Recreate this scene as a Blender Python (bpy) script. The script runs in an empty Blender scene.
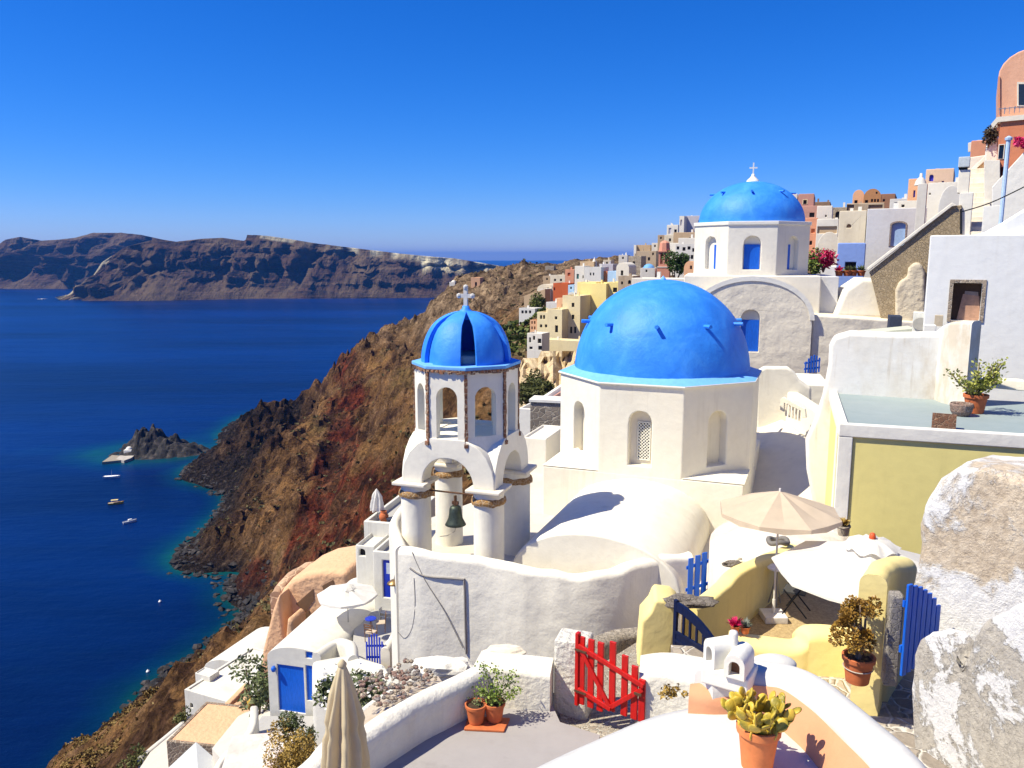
import bpy, bmesh, math, random
import numpy as np
from mathutils import Vector, Matrix, noise
from mathutils.geometry import tessellate_polygon
random.seed(7)
R = math.radians
PI = math.pi
SC = bpy.context.scene
COL = SC.collection
F = 800.0
T = math.atan(127/F)
H = 110.0
cT, sT = math.cos(T), math.sin(T)
def ray(px, py):
    dx = (px-512)/F; dy = (384-py)/F
    return Vector((dx, cT+dy*sT, -sT+dy*cT))
def P(px, py, Y):
    r = ray(px, py); return r*(Y/r.y)
def PZ(px, py, z):
    r = ray(px, py); return r*(z/r.z)
def proj(v):
    y = v.y*cT - v.z*sT; u = v.y*sT + v.z*cT
    return (512+F*v.x/y, 384-F*u/y)

# ---------------------------------------------------------------- camera, light, sky
cam = bpy.data.cameras.new('camera'); co = bpy.data.objects.new('camera', cam); COL.objects.link(co)
cam.sensor_width = 36; cam.lens = 36*F/1024; cam.clip_start = 0.1; cam.clip_end = 90000
co.rotation_euler = (PI/2-T, 0, 0); SC.camera = co
SUN_EL, SUN_AZ = R(54), R(-104)     # azimuth from +Y (view direction), clockwise: -90 is straight left
sd = Vector((math.sin(SUN_AZ)*math.cos(SUN_EL), math.cos(SUN_AZ)*math.cos(SUN_EL), math.sin(SUN_EL)))
sl = bpy.data.lights.new('sun', 'SUN'); sl.energy = 4.3; sl.angle = R(0.5); sl.color = (1, .92, .72)
so = bpy.data.objects.new('sun', sl); COL.objects.link(so)
so.rotation_euler = sd.to_track_quat('Z', 'Y').to_euler(); so.location = (-50, -30, 80)
w = bpy.data.worlds.new('World'); SC.world = w; w.use_nodes = True
nt = w.node_tree; bg = nt.nodes['Background']
sky = nt.nodes.new('ShaderNodeTexSky'); sky.sky_type = 'NISHITA'; sky.sun_disc = False
sky.sun_elevation = SUN_EL; sky.sun_rotation = SUN_AZ; sky.air_density = 1.0; sky.dust_density = 0.0; sky.ozone_density = 4.0; sky.altitude = 400
hs = nt.nodes.new('ShaderNodeHueSaturation'); hs.inputs['Saturation'].default_value = 1.25
hs.inputs['Hue'].default_value = 0.505
nt.links.new(sky.outputs[0], hs.inputs['Color'])
# clear dry-air sky: the red channel falls off faster towards the zenith
sp = nt.nodes.new('ShaderNodeSeparateColor'); cb = nt.nodes.new('ShaderNodeCombineColor'); nt.links.new(hs.outputs[0], sp.inputs[0])
pw_ = nt.nodes.new('ShaderNodeMath'); pw_.operation = 'POWER'; pw_.inputs[1].default_value = 1.56; nt.links.new(sp.outputs[0], pw_.inputs[0])
for src, k_, o_ in ((pw_.outputs[0], .150, 0), (sp.outputs[1], .53, 1), (sp.outputs[2], 1.0, 2)):
    q_ = nt.nodes.new('ShaderNodeMath'); q_.operation = 'MULTIPLY'; q_.inputs[1].default_value = k_; nt.links.new(src, q_.inputs[0]); nt.links.new(q_.outputs[0], cb.inputs[o_])
nt.links.new(cb.outputs[0], bg.inputs['Color'])
bg.inputs['Strength'].default_value = 0.088
SC.view_settings.view_transform = 'Standard'; SC.view_settings.look = 'None'
SC.view_settings.exposure = 0.8; SC.view_settings.gamma = 1
SC.render.engine = 'CYCLES'
SC.cycles.use_denoising = True
try: SC.cycles.denoiser = 'OPENIMAGEDENOISE'
except Exception: pass
SC.cycles.max_bounces = 8; SC.cycles.diffuse_bounces = 6; SC.cycles.glossy_bounces = 2
SC.cycles.transparent_max_bounces = 8; SC.cycles.volume_bounces = 0
SC.cycles.use_adaptive_sampling = True; SC.cycles.sample_clamp_indirect = 6

# ---------------------------------------------------------------- materials
MATS = {}
def rgb(c): return (c[0], c[1], c[2], 1)
def new_mat(name):
    m = bpy.data.materials.new(name); m.use_nodes = True
    b = m.node_tree.nodes['Principled BSDF']
    return m, m.node_tree, b
def N(nt, t, **kw):
    n = nt.nodes.new(t)
    for k, v in kw.items():
        if hasattr(n, k): setattr(n, k, v)
        else: n.inputs[k].default_value = v
    return n
def ramp(nt, src, stops, interp='LINEAR'):
    r = nt.nodes.new('ShaderNodeValToRGB'); r.color_ramp.interpolation = interp
    el = r.color_ramp.elements
    while len(el) < len(stops): el.new(0.5)
    for e, (p, c) in zip(el, stops):
        e.position = p; e.color = rgb(c) if not isinstance(c, (int, float)) else (c, c, c, 1)
    nt.links.new(src, r.inputs[0]); return r
def mixc(nt, fac, a, b, mode='MIX'):
    m = nt.nodes.new('ShaderNodeMix'); m.data_type = 'RGBA'; m.blend_type = mode
    for s, v in ((m.inputs[0], fac), (m.inputs[6], a), (m.inputs[7], b)):
        if isinstance(v, bpy.types.NodeSocket): nt.links.new(v, s)
        elif isinstance(v, (int, float)): s.default_value = v
        else: s.default_value = rgb(v)
    return m.outputs[2]
def tex_noise(nt, co, scale, detail=5, rough=.6, dist=0):
    n = nt.nodes.new('ShaderNodeTexNoise'); n.inputs['Scale'].default_value = scale
    n.inputs['Detail'].default_value = detail; n.inputs['Roughness'].default_value = rough
    n.inputs['Distortion'].default_value = dist
    nt.links.new(co, n.inputs['Vector']); return n.outputs['Fac']
def bump(nt, b, h, strength=.3, dist=.05, prev=None):
    n = nt.nodes.new('ShaderNodeBump'); n.inputs['Strength'].default_value = strength; n.inputs['Distance'].default_value = dist
    nt.links.new(h, n.inputs['Height'])
    if prev is not None: nt.links.new(prev, n.inputs['Normal'])
    nt.links.new(n.outputs[0], b.inputs['Normal']); return n.outputs[0]
def geo(nt): return nt.nodes.new('ShaderNodeNewGeometry').outputs['Position']
def plaster(name, c, dirt=None, amt=.35, scale=.8, bs=.25, rough=.85, bd=.03, bscale=3, c2=None, edge=(.5, .7)):
    """painted lime plaster: soft tone variation, streaky wear in a second colour, lumpy surface"""
    if name in MATS: return MATS[name]
    if min(c) > .6: c = (c[0]*.92, c[1]*.92, c[2]*.885); c2 = (c2[0]*.92, c2[1]*.92, c2[2]*.885) if c2 else None
    m, nt, b = new_mat(name); g = geo(nt)
    dirt = dirt or tuple(x*.72 for x in c)
    mp = N(nt, 'ShaderNodeMapping'); mp.inputs['Scale'].default_value = (1, 1, .45); nt.links.new(g, mp.inputs[0])
    n1 = tex_noise(nt, mp.outputs[0], scale, 8, .65)
    r1 = ramp(nt, n1, [(edge[0], 0), (edge[1], amt)])
    n2 = tex_noise(nt, g, scale*6, 6, .7)
    r2 = ramp(nt, n2, [(.3, .93), (.7, 1.0)])
    base = mixc(nt, r1.outputs[0], c, dirt)
    if c2:
        n3 = tex_noise(nt, g, scale*.35, 4, .6); r3 = ramp(nt, n3, [(.42, 0), (.62, 1)]); base = mixc(nt, r3.outputs[0], base, c2)
    ms_ = N(nt, 'ShaderNodeMapping'); ms_.inputs['Scale'].default_value = (1, 1, .07); nt.links.new(g, ms_.inputs[0])
    st_ = ramp(nt, tex_noise(nt, ms_.outputs[0], scale*5.5, 5, .7), [(.54, 0), (.72, min(.8, amt*1.3))]); mk_ = N(nt, 'ShaderNodeMath'); mk_.operation = 'MULTIPLY'; nt.links.new(st_.outputs[0], mk_.inputs[0]); nt.links.new(ramp(nt, tex_noise(nt, g, scale*.9, 4, .6), [(.42, .1), (.6, 1)]).outputs[0], mk_.inputs[1])
    base = mixc(nt, mk_.outputs[0], base, tuple(x*.9 for x in dirt))
    out = mixc(nt, 1.0, base, r2.outputs[0], 'MULTIPLY')
    nt.links.new(out, b.inputs['Base Color']); b.inputs['Roughness'].default_value = rough
    b.inputs['Specular IOR Level'].default_value = .25
    h1 = tex_noise(nt, g, bscale, 3, .5); p = bump(nt, b, h1, bs, bd*2)
    h2 = tex_noise(nt, g, bscale*9, 5, .7); bump(nt, b, h2, bs, bd*.35, p)
    MATS[name] = m; return m
def rubble(name, ca, cb, mortar, scale=4, bs=.8, mix=.5, vor=.04):
    if name in MATS: return MATS[name]
    m, nt, b = new_mat(name); g = geo(nt)
    wn = tex_noise(nt, g, scale*.8, 3); 
    v = N(nt, 'ShaderNodeTexVoronoi'); v.feature = 'F1'; v.inputs['Scale'].default_value = scale
    ad = N(nt, 'ShaderNodeVectorMath'); ad.operation = 'ADD'
    nn = N(nt, 'ShaderNodeTexNoise'); nn.inputs['Scale'].default_value = scale*.9; nt.links.new(g, nn.inputs['Vector'])
    ms = N(nt, 'ShaderNodeVectorMath'); ms.operation = 'SCALE'; ms.inputs['Scale'].default_value = .5/scale*1.2
    nt.links.new(nn.outputs['Color'], ms.inputs[0]); nt.links.new(g, ad.inputs[0]); nt.links.new(ms.outputs[0], ad.inputs[1])
    nt.links.new(ad.outputs[0], v.inputs['Vector'])
    v2 = N(nt, 'ShaderNodeTexVoronoi'); v2.feature = 'DISTANCE_TO_EDGE'; v2.inputs['Scale'].default_value = scale; nt.links.new(ad.outputs[0], v2.inputs['Vector'])
    sep = N(nt, 'ShaderNodeSeparateColor'); nt.links.new(v.outputs['Color'], sep.inputs[0])
    c1 = mixc(nt, sep.outputs[0], ca, cb)
    r = ramp(nt, v2.outputs['Distance'], [(vor*.5, 0), (vor*2.2, 1)])
    base = mixc(nt, r.outputs[0], mortar, c1)
    n2 = tex_noise(nt, g, scale*5, 6, .7); r2 = ramp(nt, n2, [(.3, .75), (.7, 1.1)])
    out = mixc(nt, 1, base, r2.outputs[0], 'MULTIPLY')
    nt.links.new(out, b.inputs['Base Color']); b.inputs['Roughness'].default_value = .95; b.inputs['Specular IOR Level'].default_value = .1
    p = bump(nt, b, r.outputs[0], bs, .04); bump(nt, b, n2, bs*.7, .03, p)
    MATS[name] = m; return m
def simple(name, c, rough=.6, metal=0, var=.12, scale=8, bs=.1, spec=.3, grain=False):
    if name in MATS: return MATS[name]
    m, nt, b = new_mat(name); g = geo(nt)
    if grain: mg = N(nt, 'ShaderNodeMapping'); mg.inputs['Scale'].default_value = (9, 9, .8); nt.links.new(g, mg.inputs[0]); g = mg.outputs[0]
    n = tex_noise(nt, g, scale, 5, .65); r = ramp(nt, n, [(.3, 1-var), (.7, 1+var)])
    out = mixc(nt, 1, c, r.outputs[0], 'MULTIPLY'); nt.links.new(out, b.inputs['Base Color'])
    b.inputs['Roughness'].default_value = rough; b.inputs['Metallic'].default_value = metal
    b.inputs['Specular IOR Level'].default_value = spec
    if bs: bump(nt, b, n, bs, .02)
    MATS[name] = m; return m

# ---------------------------------------------------------------- object helpers
ROOT = {}
def tag(o, label=None, cat=None, group=None, kind=None):
    if label: o['label'] = label
    if cat: o['category'] = cat
    if group: o['group'] = group
    if kind: o['kind'] = kind
    return o
def thing(name, label, cat, loc=(0, 0, 0), rz=0, group=None):
    o = bpy.data.objects.new(name, None); COL.objects.link(o); o.location = loc; o.rotation_euler = (0, 0, rz)
    o.empty_display_size = .3
    ROOT[o.name] = Matrix.Translation(Vector(loc)) @ Matrix.Rotation(rz, 4, 'Z')
    return tag(o, label, cat, group)
class MB:
    def __init__(s): s.bm = bmesh.new()
    def face(s, pts):
        vs = [s.bm.verts.new(p) for p in pts]
        try: return s.bm.faces.new(vs)
        except ValueError: return None
    def box(s, a, b):
        (x0, y0, z0), (x1, y1, z1) = a, b
        v = [s.bm.verts.new(p) for p in ((x0,y0,z0),(x1,y0,z0),(x1,y1,z0),(x0,y1,z0),(x0,y0,z1),(x1,y0,z1),(x1,y1,z1),(x0,y1,z1))]
        for f in ((3,2,1,0),(4,5,6,7),(0,1,5,4),(1,2,6,5),(2,3,7,6),(3,0,4,7)): s.bm.faces.new([v[i] for i in f])
        return s
    def obox(s, c, size, rz=0, tilt=None):
        M = Matrix.Translation(Vector(c)) @ Matrix.Rotation(rz, 4, 'Z')
        if tilt is not None: M = M @ tilt
        x, y, z = [q/2 for q in size]
        v = [s.bm.verts.new(M @ Vector(p)) for p in ((-x,-y,-z),(x,-y,-z),(x,y,-z),(-x,y,-z),(-x,-y,z),(x,-y,z),(x,y,z),(-x,y,z))]
        for f in ((3,2,1,0),(4,5,6,7),(0,1,5,4),(1,2,6,5),(2,3,7,6),(3,0,4,7)): s.bm.faces.new([v[i] for i in f])
        return s
    def prism(s, pts, ext):
        """closed polygon pts pushed along ext, as a solid"""
        ext = Vector(ext); a = [s.bm.verts.new(Vector(p)) for p in pts]; b = [s.bm.verts.new(Vector(p)+ext) for p in pts]
        n = len(a)
        s.bm.faces.new(a[::-1]); s.bm.faces.new(b)
        for i in range(n): s.bm.faces.new((a[i], a[(i+1) % n], b[(i+1) % n], b[i]))
        return s
    def facade(s, outer, holes, O, U, V, Nn, depth):
        """flat wall piece with openings; every opening gets reveals going in by depth. 2-D loops in metres"""
        O, U, V, Nn = Vector(O), Vector(U), Vector(V), Vector(Nn)
        loops = [outer]+holes
        tri = tessellate_polygon([[Vector((x, y, 0)) for x, y in l] for l in loops])
        allp = [p for l in loops for p in l]
        vs = [s.bm.verts.new(O+U*x+V*y) for x, y in allp]
        for t in tri:
            try: s.bm.faces.new([vs[i] for i in t])
            except ValueError: pass
        k = len(outer)
        for h in holes:
            n = len(h); front = vs[k:k+n]; back = [s.bm.verts.new(v.co-Nn*depth) for v in front]
            for i in range(n): s.bm.faces.new((front[i], front[(i+1) % n], back[(i+1) % n], back[i]))
            k += n
        return s
    def tube(s, pts, r, n=8, cap=True):
        pts = [Vector(p) for p in pts]; rs = r if isinstance(r, (list, tuple)) else [r]*len(pts); rings = []
        for i, p in enumerate(pts):
            d = (pts[min(i+1, len(pts)-1)]-pts[max(i-1, 0)]).normalized()
            a = d.cross(Vector((0, 0, 1)))
            if a.length < .1: a = d.cross(Vector((1, 0, 0)))
            a.normalize(); b = d.cross(a)
            rings.append([s.bm.verts.new(p+(a*math.cos(2*PI*k/n)+b*math.sin(2*PI*k/n))*rs[i]) for k in range(n)])
        for A, B in zip(rings, rings[1:]):
            for k in range(n): s.bm.faces.new((A[k], A[(k+1) % n], B[(k+1) % n], B[k]))
        if cap: s.bm.faces.new(rings[0][::-1]); s.bm.faces.new(rings[-1])
        return s
    def lathe(s, c, prof, n=24, a0=0, a1=2*PI, sx=1, sy=1):
        c = Vector(c); full = abs(a1-a0-2*PI) < 1e-6; m = n if full else n+1; rings = []
        for r, z in prof:
            if r < 1e-5 and full: rings.append([s.bm.verts.new(c+Vector((0, 0, z)))]*m); continue
            rings.append([s.bm.verts.new(c+Vector((r*sx*math.cos(a0+(a1-a0)*k/n), r*sy*math.sin(a0+(a1-a0)*k/n), z))) for k in range(m)])
        for A, B in zip(rings, rings[1:]):
            for k in range(n if full else n):
                k2 = (k+1) % m
                q = []
                for v in (A[k], A[k2], B[k2], B[k]):
                    if v not in q: q.append(v)
                if len(q) > 2:
                    try: s.bm.faces.new(q)
                    except ValueError: pass
        return s
    def ngon_prism(s, c, r, z0, z1, n=8, rot=0, r1=None):
        c = Vector(c); r1 = r if r1 is None else r1
        a = [s.bm.verts.new(c+Vector((r*math.cos(rot+2*PI*k/n), r*math.sin(rot+2*PI*k/n), z0))) for k in range(n)]
        b = [s.bm.verts.new(c+Vector((r1*math.cos(rot+2*PI*k/n), r1*math.sin(rot+2*PI*k/n), z1))) for k in range(n)]
        s.bm.faces.new(a[::-1]); s.bm.faces.new(b)
        for k in range(n): s.bm.faces.new((a[k], a[(k+1) % n], b[(k+1) % n], b[k]))
        return s
    def blob(s, c, r, sub=2, amp=.25, sc=1.5, scale=(1, 1, 1)):
        res = bmesh.ops.create_icosphere(s.bm, subdivisions=sub, radius=1)
        off = Vector((random.uniform(-50, 50),)*3); c = Vector(c)
        for v in res['verts']:
            d = v.co.copy(); q = 1+amp*noise.noise(d*sc+off)*2
            v.co = Vector((d.x*scale[0], d.y*scale[1], d.z*scale[2]))*r*q + c
        return s
    def xform(s, M, verts=None):
        for v in (verts or s.bm.verts): v.co = M @ v.co
        return s
    def lump(s, amp, sc=.6):
        for v in s.bm.verts:
            v.co += Vector((noise.noise(v.co*sc), noise.noise(v.co*sc+Vector((31, 7, 3))), noise.noise(v.co*sc+Vector((5, 71, 13)))))*amp
        return s
    def build(s, name, mat, parent=None, local=False, smooth=False, loc=None, rz=0, bevel=0, seg=2, weld=True, ang=40):
        if weld: bmesh.ops.remove_doubles(s.bm, verts=s.bm.verts, dist=1e-4)
        bmesh.ops.recalc_face_normals(s.bm, faces=s.bm.faces)
        if parent is not None: M = ROOT[parent.name]
        else: M = Matrix.Translation(Vector(loc or (0, 0, 0))) @ Matrix.Rotation(rz, 4, 'Z')
        if not local:
            Mi = M.inverted()
            for v in s.bm.verts: v.co = Mi @ v.co
        me = bpy.data.meshes.new(name); s.bm.to_mesh(me); s.bm.free()
        o = bpy.data.objects.new(name, me); COL.objects.link(o)
        mats = mat if isinstance(mat, (list, tuple)) else [mat]
        for m_ in mats: me.materials.append(m_)
        if parent is not None: o.parent = parent
        else: o.location = loc or (0, 0, 0); o.rotation_euler = (0, 0, rz)
        ROOT[o.name] = M
        if smooth: me.polygons.foreach_set('use_smooth', [True]*len(me.polygons))
        if bevel:
            bv = o.modifiers.new('bevel', 'BEVEL'); bv.width = bevel; bv.segments = seg; bv.limit_method = 'ANGLE'; bv.angle_limit = R(ang)
            me.polygons.foreach_set('use_smooth', [True]*len(me.polygons))
            wn = o.modifiers.new('wn', 'WEIGHTED_NORMAL'); wn.keep_sharp = False
        return o
def arch(x, y0, w, h, n=10, rise=None):
    """closed loop of a round-topped opening: centre x, sill y0, width w, total height h"""
    r = w/2; rise = r if rise is None else rise; pts = [(x-r, y0), (x+r, y0)]
    for k in range(n+1):
        a = PI*k/n; pts.append((x+r*math.cos(a), y0+h-rise+rise*math.sin(a)))
    return pts
def rect(x0, y0, x1, y1): return [(x0, y0), (x1, y0), (x1, y1), (x0, y1)]
def catmull(pts, n=6):
    pts = [Vector(p) for p in pts]; out = []
    for i in range(len(pts)-1):
        p0, p1, p2, p3 = pts[max(i-1, 0)], pts[i], pts[i+1], pts[min(i+2, len(pts)-1)]
        for k in range(n):
            t = k/n; out.append(.5*((2*p1)+(p2-p0)*t+(2*p0-5*p1+4*p2-p3)*t*t+(3*p1-p0-3*p2+p3)*t**3))
    out.append(pts[-1]); return out
def fbm(v, o=4, h=.9, l=2.1): return noise.fractal(v, h, l, o)
# ---------------------------------------------------------------- terrain
CP = []
def cp(px, py, Y): v = P(px, py, Y); CP.append((v.x, v.y, v.z))
def cz(px, py, z=-H): v = PZ(px, py, z); CP.append((v.x, v.y, v.z))
SHORE = [(40, 800), (100, 755), (145, 695), (185, 666), (223, 637), (238, 622), (224, 596), (180, 571), (178, 553), (213, 522), (226, 502), (207, 487), (184, 478), (192, 465), (215, 455), (222, 436), (232, 425), (250, 416)]
for s_ in SHORE: cz(*s_)
SH3 = [PZ(a, b, -H) for a, b in SHORE]
for v in SH3[::2]: CP.append((v.x-28, v.y+4, -H-14))
for v in [(-230, 610), (-150, 680), (-60, 760), (60, 860), (-120, 30), (-140, -10), (-260, 300), (-260, 450)]: CP.append((v[0], v[1], -H-22))
for a in [(272, 418, 520), (315, 403, 480), (340, 383, 440), (350, 362, 415), (385, 343, 405), (420, 328, 400), (428, 310, 395), (436, 296, 390), (452, 285, 385), (482, 278, 385), (520, 271, 385), (545, 267, 385), (560, 266, 380)]: cp(*a)
for a in [(245, 440, -98), (262, 468, -97), (245, 495, -101), (262, 520, -94), (222, 530, -105), (290, 440, -80), (300, 480, -76), (255, 428, -92)]: cz(*a)
# far side of the spur falls to the sea again
for v in [(-40, 520, -80), (-90, 560, -112), (20, 560, -60), (60, 640, -100), (-10, 470, -45), (60, 470, -15), (130, 400, -14), (200, 300, -16), (200, 150, -12), (120, 250, -9), (60, 250, -3), (70, 150, -3)]: CP.append(v)
for a in [(330, 440, 430), (380, 400, 370), (330, 480, 335), (300, 540, 280), (250, 570, 270), (255, 600, 240), (300, 600, 205), (360, 500, 245), (390, 440, 290), (400, 380, 350), (470, 320, 340), (503, 348, 225), (518, 308, 235), (541, 338, 175),
          (350, 560, 175), (300, 640, 150), (230, 680, 165), (180, 700, 175), (150, 730, 150), (100, 738, 150), (60, 768, 142), (330, 590, 130), (540, 400, 150), (520, 374, 150), (527, 320, 190), (534, 350, 152), (548, 352, 160), (570, 350, 165), (450, 500, 120), (400, 560, 110), (340, 580, 105), (250, 660, 100), (190, 725, 95), (120, 768, 95),
          (600, 300, 200), (640, 290, 170), (640, 277, 250), (600, 279, 300), (690, 264, 180), (660, 300, 120), (560, 430, 100), (560, 470, 70), (760, 266, 110), (830, 246, 100), (880, 250, 90), (950, 250, 75)]: cp(*a)
for v in [(0, 3, -10.5), (-8, 8, -14), (-16, 5, -24), (-30, 5, -38), (0, 20, -14), (8, 20, -12), (14, 15, -10), (22, 15, -7), (30, 20, -5), (10, 35, -13), (0, 35, -17), (-7, 36, -22), (-10, 30, -24), (-14, 40, -28), (-20, 45, -36), (-30, 30, -42), (-30, 60, -50),
          (20, 45, -5), (32, 45, -4), (0, 55, -17), (15, 60, -7), (40, 60, -3), (60, 60, -2), (60, 20, 0), (60, -20, 4), (0, -20, -8), (-40, -20, -50), (40, 90, -1), (80, 90, -4), (5, 80, -16), (-10, 80, -32), (-30, 90, -60), (30, 130, -2), (15, 45, -9)]: CP.append(v)
A = np.array(CP); XY = A[:, :2]/100.0; Zc = A[:, 2]
def kern(r2): return np.where(r2 > 0, .5*r2*np.log(r2+1e-12), 0)
n_ = len(A); D = ((XY[:, None]-XY[None])**2).sum(-1); K = kern(D)+np.eye(n_)*.002
Pm = np.hstack([np.ones((n_, 1)), XY]); L = np.zeros((n_+3, n_+3)); L[:n_, :n_] = K; L[:n_, n_:] = Pm; L[n_:, :n_] = Pm.T
W = np.linalg.solve(L, np.hstack([Zc, [0, 0, 0]]))
def tz(X, Y):
    q = np.stack([np.ravel(X), np.ravel(Y)], 1)/100.0; out = np.empty(len(q))
    for i in range(0, len(q), 20000):
        c = q[i:i+20000]; d = ((c[:, None]-XY[None])**2).sum(-1)
        out[i:i+20000] = kern(d)@W[:n_]+W[n_]+c@W[n_+1:]
    return out.reshape(np.shape(X))
def ground(x, y): return float(tz(np.array([x]), np.array([y]))[0])

xs = np.concatenate([np.arange(-290, -210, 2.5), np.arange(-210, 40, 1.35), np.arange(40, 260, 5.0)])
ys = np.concatenate([np.arange(-30, 60, 2.2), np.arange(60, 300, 1.5), np.arange(300, 500, 1.7), np.arange(500, 620, 3), np.arange(620, 900, 8)])
GX, GY = np.meshgrid(xs, ys); Z0 = tz(GX, GY); Zb = Z0.copy()
red = np.zeros(Z0.shape); dark = np.zeros(Z0.shape)
REDL = [[(348, 366), (352, 395), (340, 430), (330, 465), (316, 500), (300, 540), (290, 575)], [(372, 470), (345, 510), (318, 545), (300, 590)], [(262, 575), (235, 595), (225, 608)], [(400, 475), (380, 500), (360, 520), (340, 548)], [(350, 440), (330, 490), (310, 520)]]
nr, nc = Z0.shape; verts = []; redv = []; topv = []
segs = [[(Vector((a[0], a[1])), Vector((b[0], b[1]))) for a, b in zip(l, l[1:])] for l in REDL]
def segd(p, a, b):
    ab = b-a; t = max(0, min(1, (p-a).dot(ab)/ab.length_squared)); return (p-(a+ab*t)).length
for i in range(nr):
    for j in range(nc):
        x, y, z = GX[i, j], GY[i, j], Z0[i, j]; far = min(1, max(0, (math.hypot(x, y)-70)/90))
        v = Vector((x, y, z)); h = 0
        hs_ = min(1, max(0, (z+H+2)/14))
        if far > 0 and z > -H-8:
            big = fbm(v*.013, 4, .8)                                   # gullies and ribs down the slope
            # down-slope ribs: noise stretched along the fall line (towards -x +y)
            u = Vector((x*.35-y*.35, (x+y)*.9, z*.2))
            rib = abs(noise.noise(u*.035))*2-.5+abs(noise.noise(u*.09+Vector((9, 2, 1))))*.9
            mid = fbm(v*.07, 4, .7); fine = fbm(v*.3, 3, .6)
            rdg = 1-abs(noise.noise(v*.055+Vector((7, 1, 4))))*3.2; rd2 = 1-abs(noise.noise(v*.14+Vector((1, 5, 2))))*3
            h = (big*5*hs_+rib*3.0*hs_+mid*2.4*max(.15, hs_)+fine*1.1*max(.3, hs_)+max(0, rdg)*3.6*hs_+max(0, rd2)*1.7*max(.2, hs_))*far
            # rocky outcrops: sharp cliffs where a second noise is high
            oc = noise.noise(v*.022+Vector((4, 8, 2)))
            crag = max(0, min(1, (oc-.12)*7))
            h += crag*(abs(fbm(v*.11+Vector((3, 3, 3)), 4, .5))*6)*far*max(.2, hs_)
            # cliffs along the spur's sea edge
            if y > 340 and x < 0: h += max(0, fbm(v*.05, 4, .4))*4*far*hs_
            if x < -95 and y > 400:
                h += abs(noise.noise(v*.045))*11*hs_+abs(noise.noise(v*.12))*4.5*max(.3, hs_)
        if y < 345: h *= 1-.78*min(1, max(0, (x+14)/16)); h -= .8*min(1, max(0, (x+14)/16))
        if y > 330 and z > -45: h = h*.55-1.2
        Z0[i, j] = z+h; v.z = z+h
        verts.append(v); pr = Vector(proj(v)) if y > 30 else Vector((-99, -99)); m = 0
        if y > 100 and pr.x < 560:
            wob = fbm(v*.05, 3)*14
            for l_ in segs:
                for a, b in l_:
                    d = segd(pr, a, b)
                    if d < 30: m = max(m, min(1, max(0, (19+wob-d)/7)))
        redv.append(m)
faces = [(i*nc+j, i*nc+j+1, (i+1)*nc+j+1, (i+1)*nc+j) for i in range(nr-1) for j in range(nc-1) if max(verts[i*nc+j].z, verts[(i+1)*nc+j+1].z) > -H-13]
me = bpy.data.meshes.new('hillside'); me.from_pydata(verts, [], faces)
at = me.attributes.new('red', 'FLOAT', 'POINT'); at.data.foreach_set('value', redv)
me.polygons.foreach_set('use_smooth', [False]*len(faces))
m, nt, b = new_mat('cliff_rock'); g = geo(nt)
n1 = tex_noise(nt, g, .035, 6, .65); n2 = tex_noise(nt, g, .22, 8, .75); n3 = tex_noise(nt, g, 1.3, 6, .75)
earth = ramp(nt, n1, [(.30, (.09, .055, .03)), (.44, (.24, .145, .065)), (.55, (.35, .215, .09)), (.68, (.22, .18, .08))])
rock = ramp(nt, n2, [(.34, (.016, .013, .013)), (.48, (.06, .042, .03)), (.6, (.24, .165, .10)), (.76, (.38, .28, .17))])
c = mixc(nt, ramp(nt, n2, [(.42, .2), (.60, .85)]).outputs[0], earth.outputs[0], rock.outputs[0])
ra = N(nt, 'ShaderNodeAttribute'); ra.attribute_name = 'red'
redc = ramp(nt, n2, [(.36, (.025, .012, .010)), (.5, (.12, .034, .02)), (.62, (.22, .062, .03)), (.75, (.32, .12, .055))])
rm_ = N(nt, 'ShaderNodeMath'); rm_.operation = 'MULTIPLY'; nt.links.new(ra.outputs['Fac'], rm_.inputs[0]); nt.links.new(ramp(nt, tex_noise(nt, g, .07, 6, .7), [(.40, .3), (.53, 1)]).outputs[0], rm_.inputs[1])
c = mixc(nt, rm_.outputs[0], c, redc.outputs[0])
sp = N(nt, 'ShaderNodeSeparateXYZ'); nt.links.new(g, sp.inputs[0])
dk = tex_noise(nt, g, .045, 7, .72, .8); c = mixc(nt, ramp(nt, dk, [(.50, 0), (.57, .85)]).outputs[0], c, ramp(nt, n2, [(.4, (.022, .015, .013)), (.6, (.085, .048, .034)), (.75, (.16, .10, .065))]).outputs[0])
# black lava boulders at the shore, pale scree on the castle hill
mr = N(nt, 'ShaderNodeMapRange'); mr.inputs[1].default_value = -H+12; mr.inputs[2].default_value = -H+1; nt.links.new(sp.outputs['Z'], mr.inputs[0])
n4 = tex_noise(nt, g, .6, 4, .7)
sh = ramp(nt, n4, [(.4, (.010, .010, .012)), (.6, (.045, .038, .035)), (.75, (.13, .11, .09))])
c = mixc(nt, mr.outputs[0], c, sh.outputs[0])
mr2 = N(nt, 'ShaderNodeMapRange'); mr2.inputs[1].default_value = 300; mr2.inputs[2].default_value = 340; nt.links.new(sp.outputs['Y'], mr2.inputs[0])
mr3 = N(nt, 'ShaderNodeMapRange'); mr3.inputs[1].default_value = -48; mr3.inputs[2].default_value = -25; nt.links.new(sp.outputs['Z'], mr3.inputs[0])
mm = N(nt, 'ShaderNodeMath'); mm.operation = 'MULTIPLY'; nt.links.new(mr2.outputs[0], mm.inputs[0]); nt.links.new(mr3.outputs[0], mm.inputs[1])
mrx = N(nt, 'ShaderNodeMapRange'); mrx.inputs[1].default_value = -6; mrx.inputs[2].default_value = 8; nt.links.new(sp.outputs['X'], mrx.inputs[0])
mry = N(nt, 'ShaderNodeMapRange'); mry.inputs[1].default_value = 45; mry.inputs[2].default_value = 70; nt.links.new(sp.outputs['Y'], mry.inputs[0])
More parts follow.
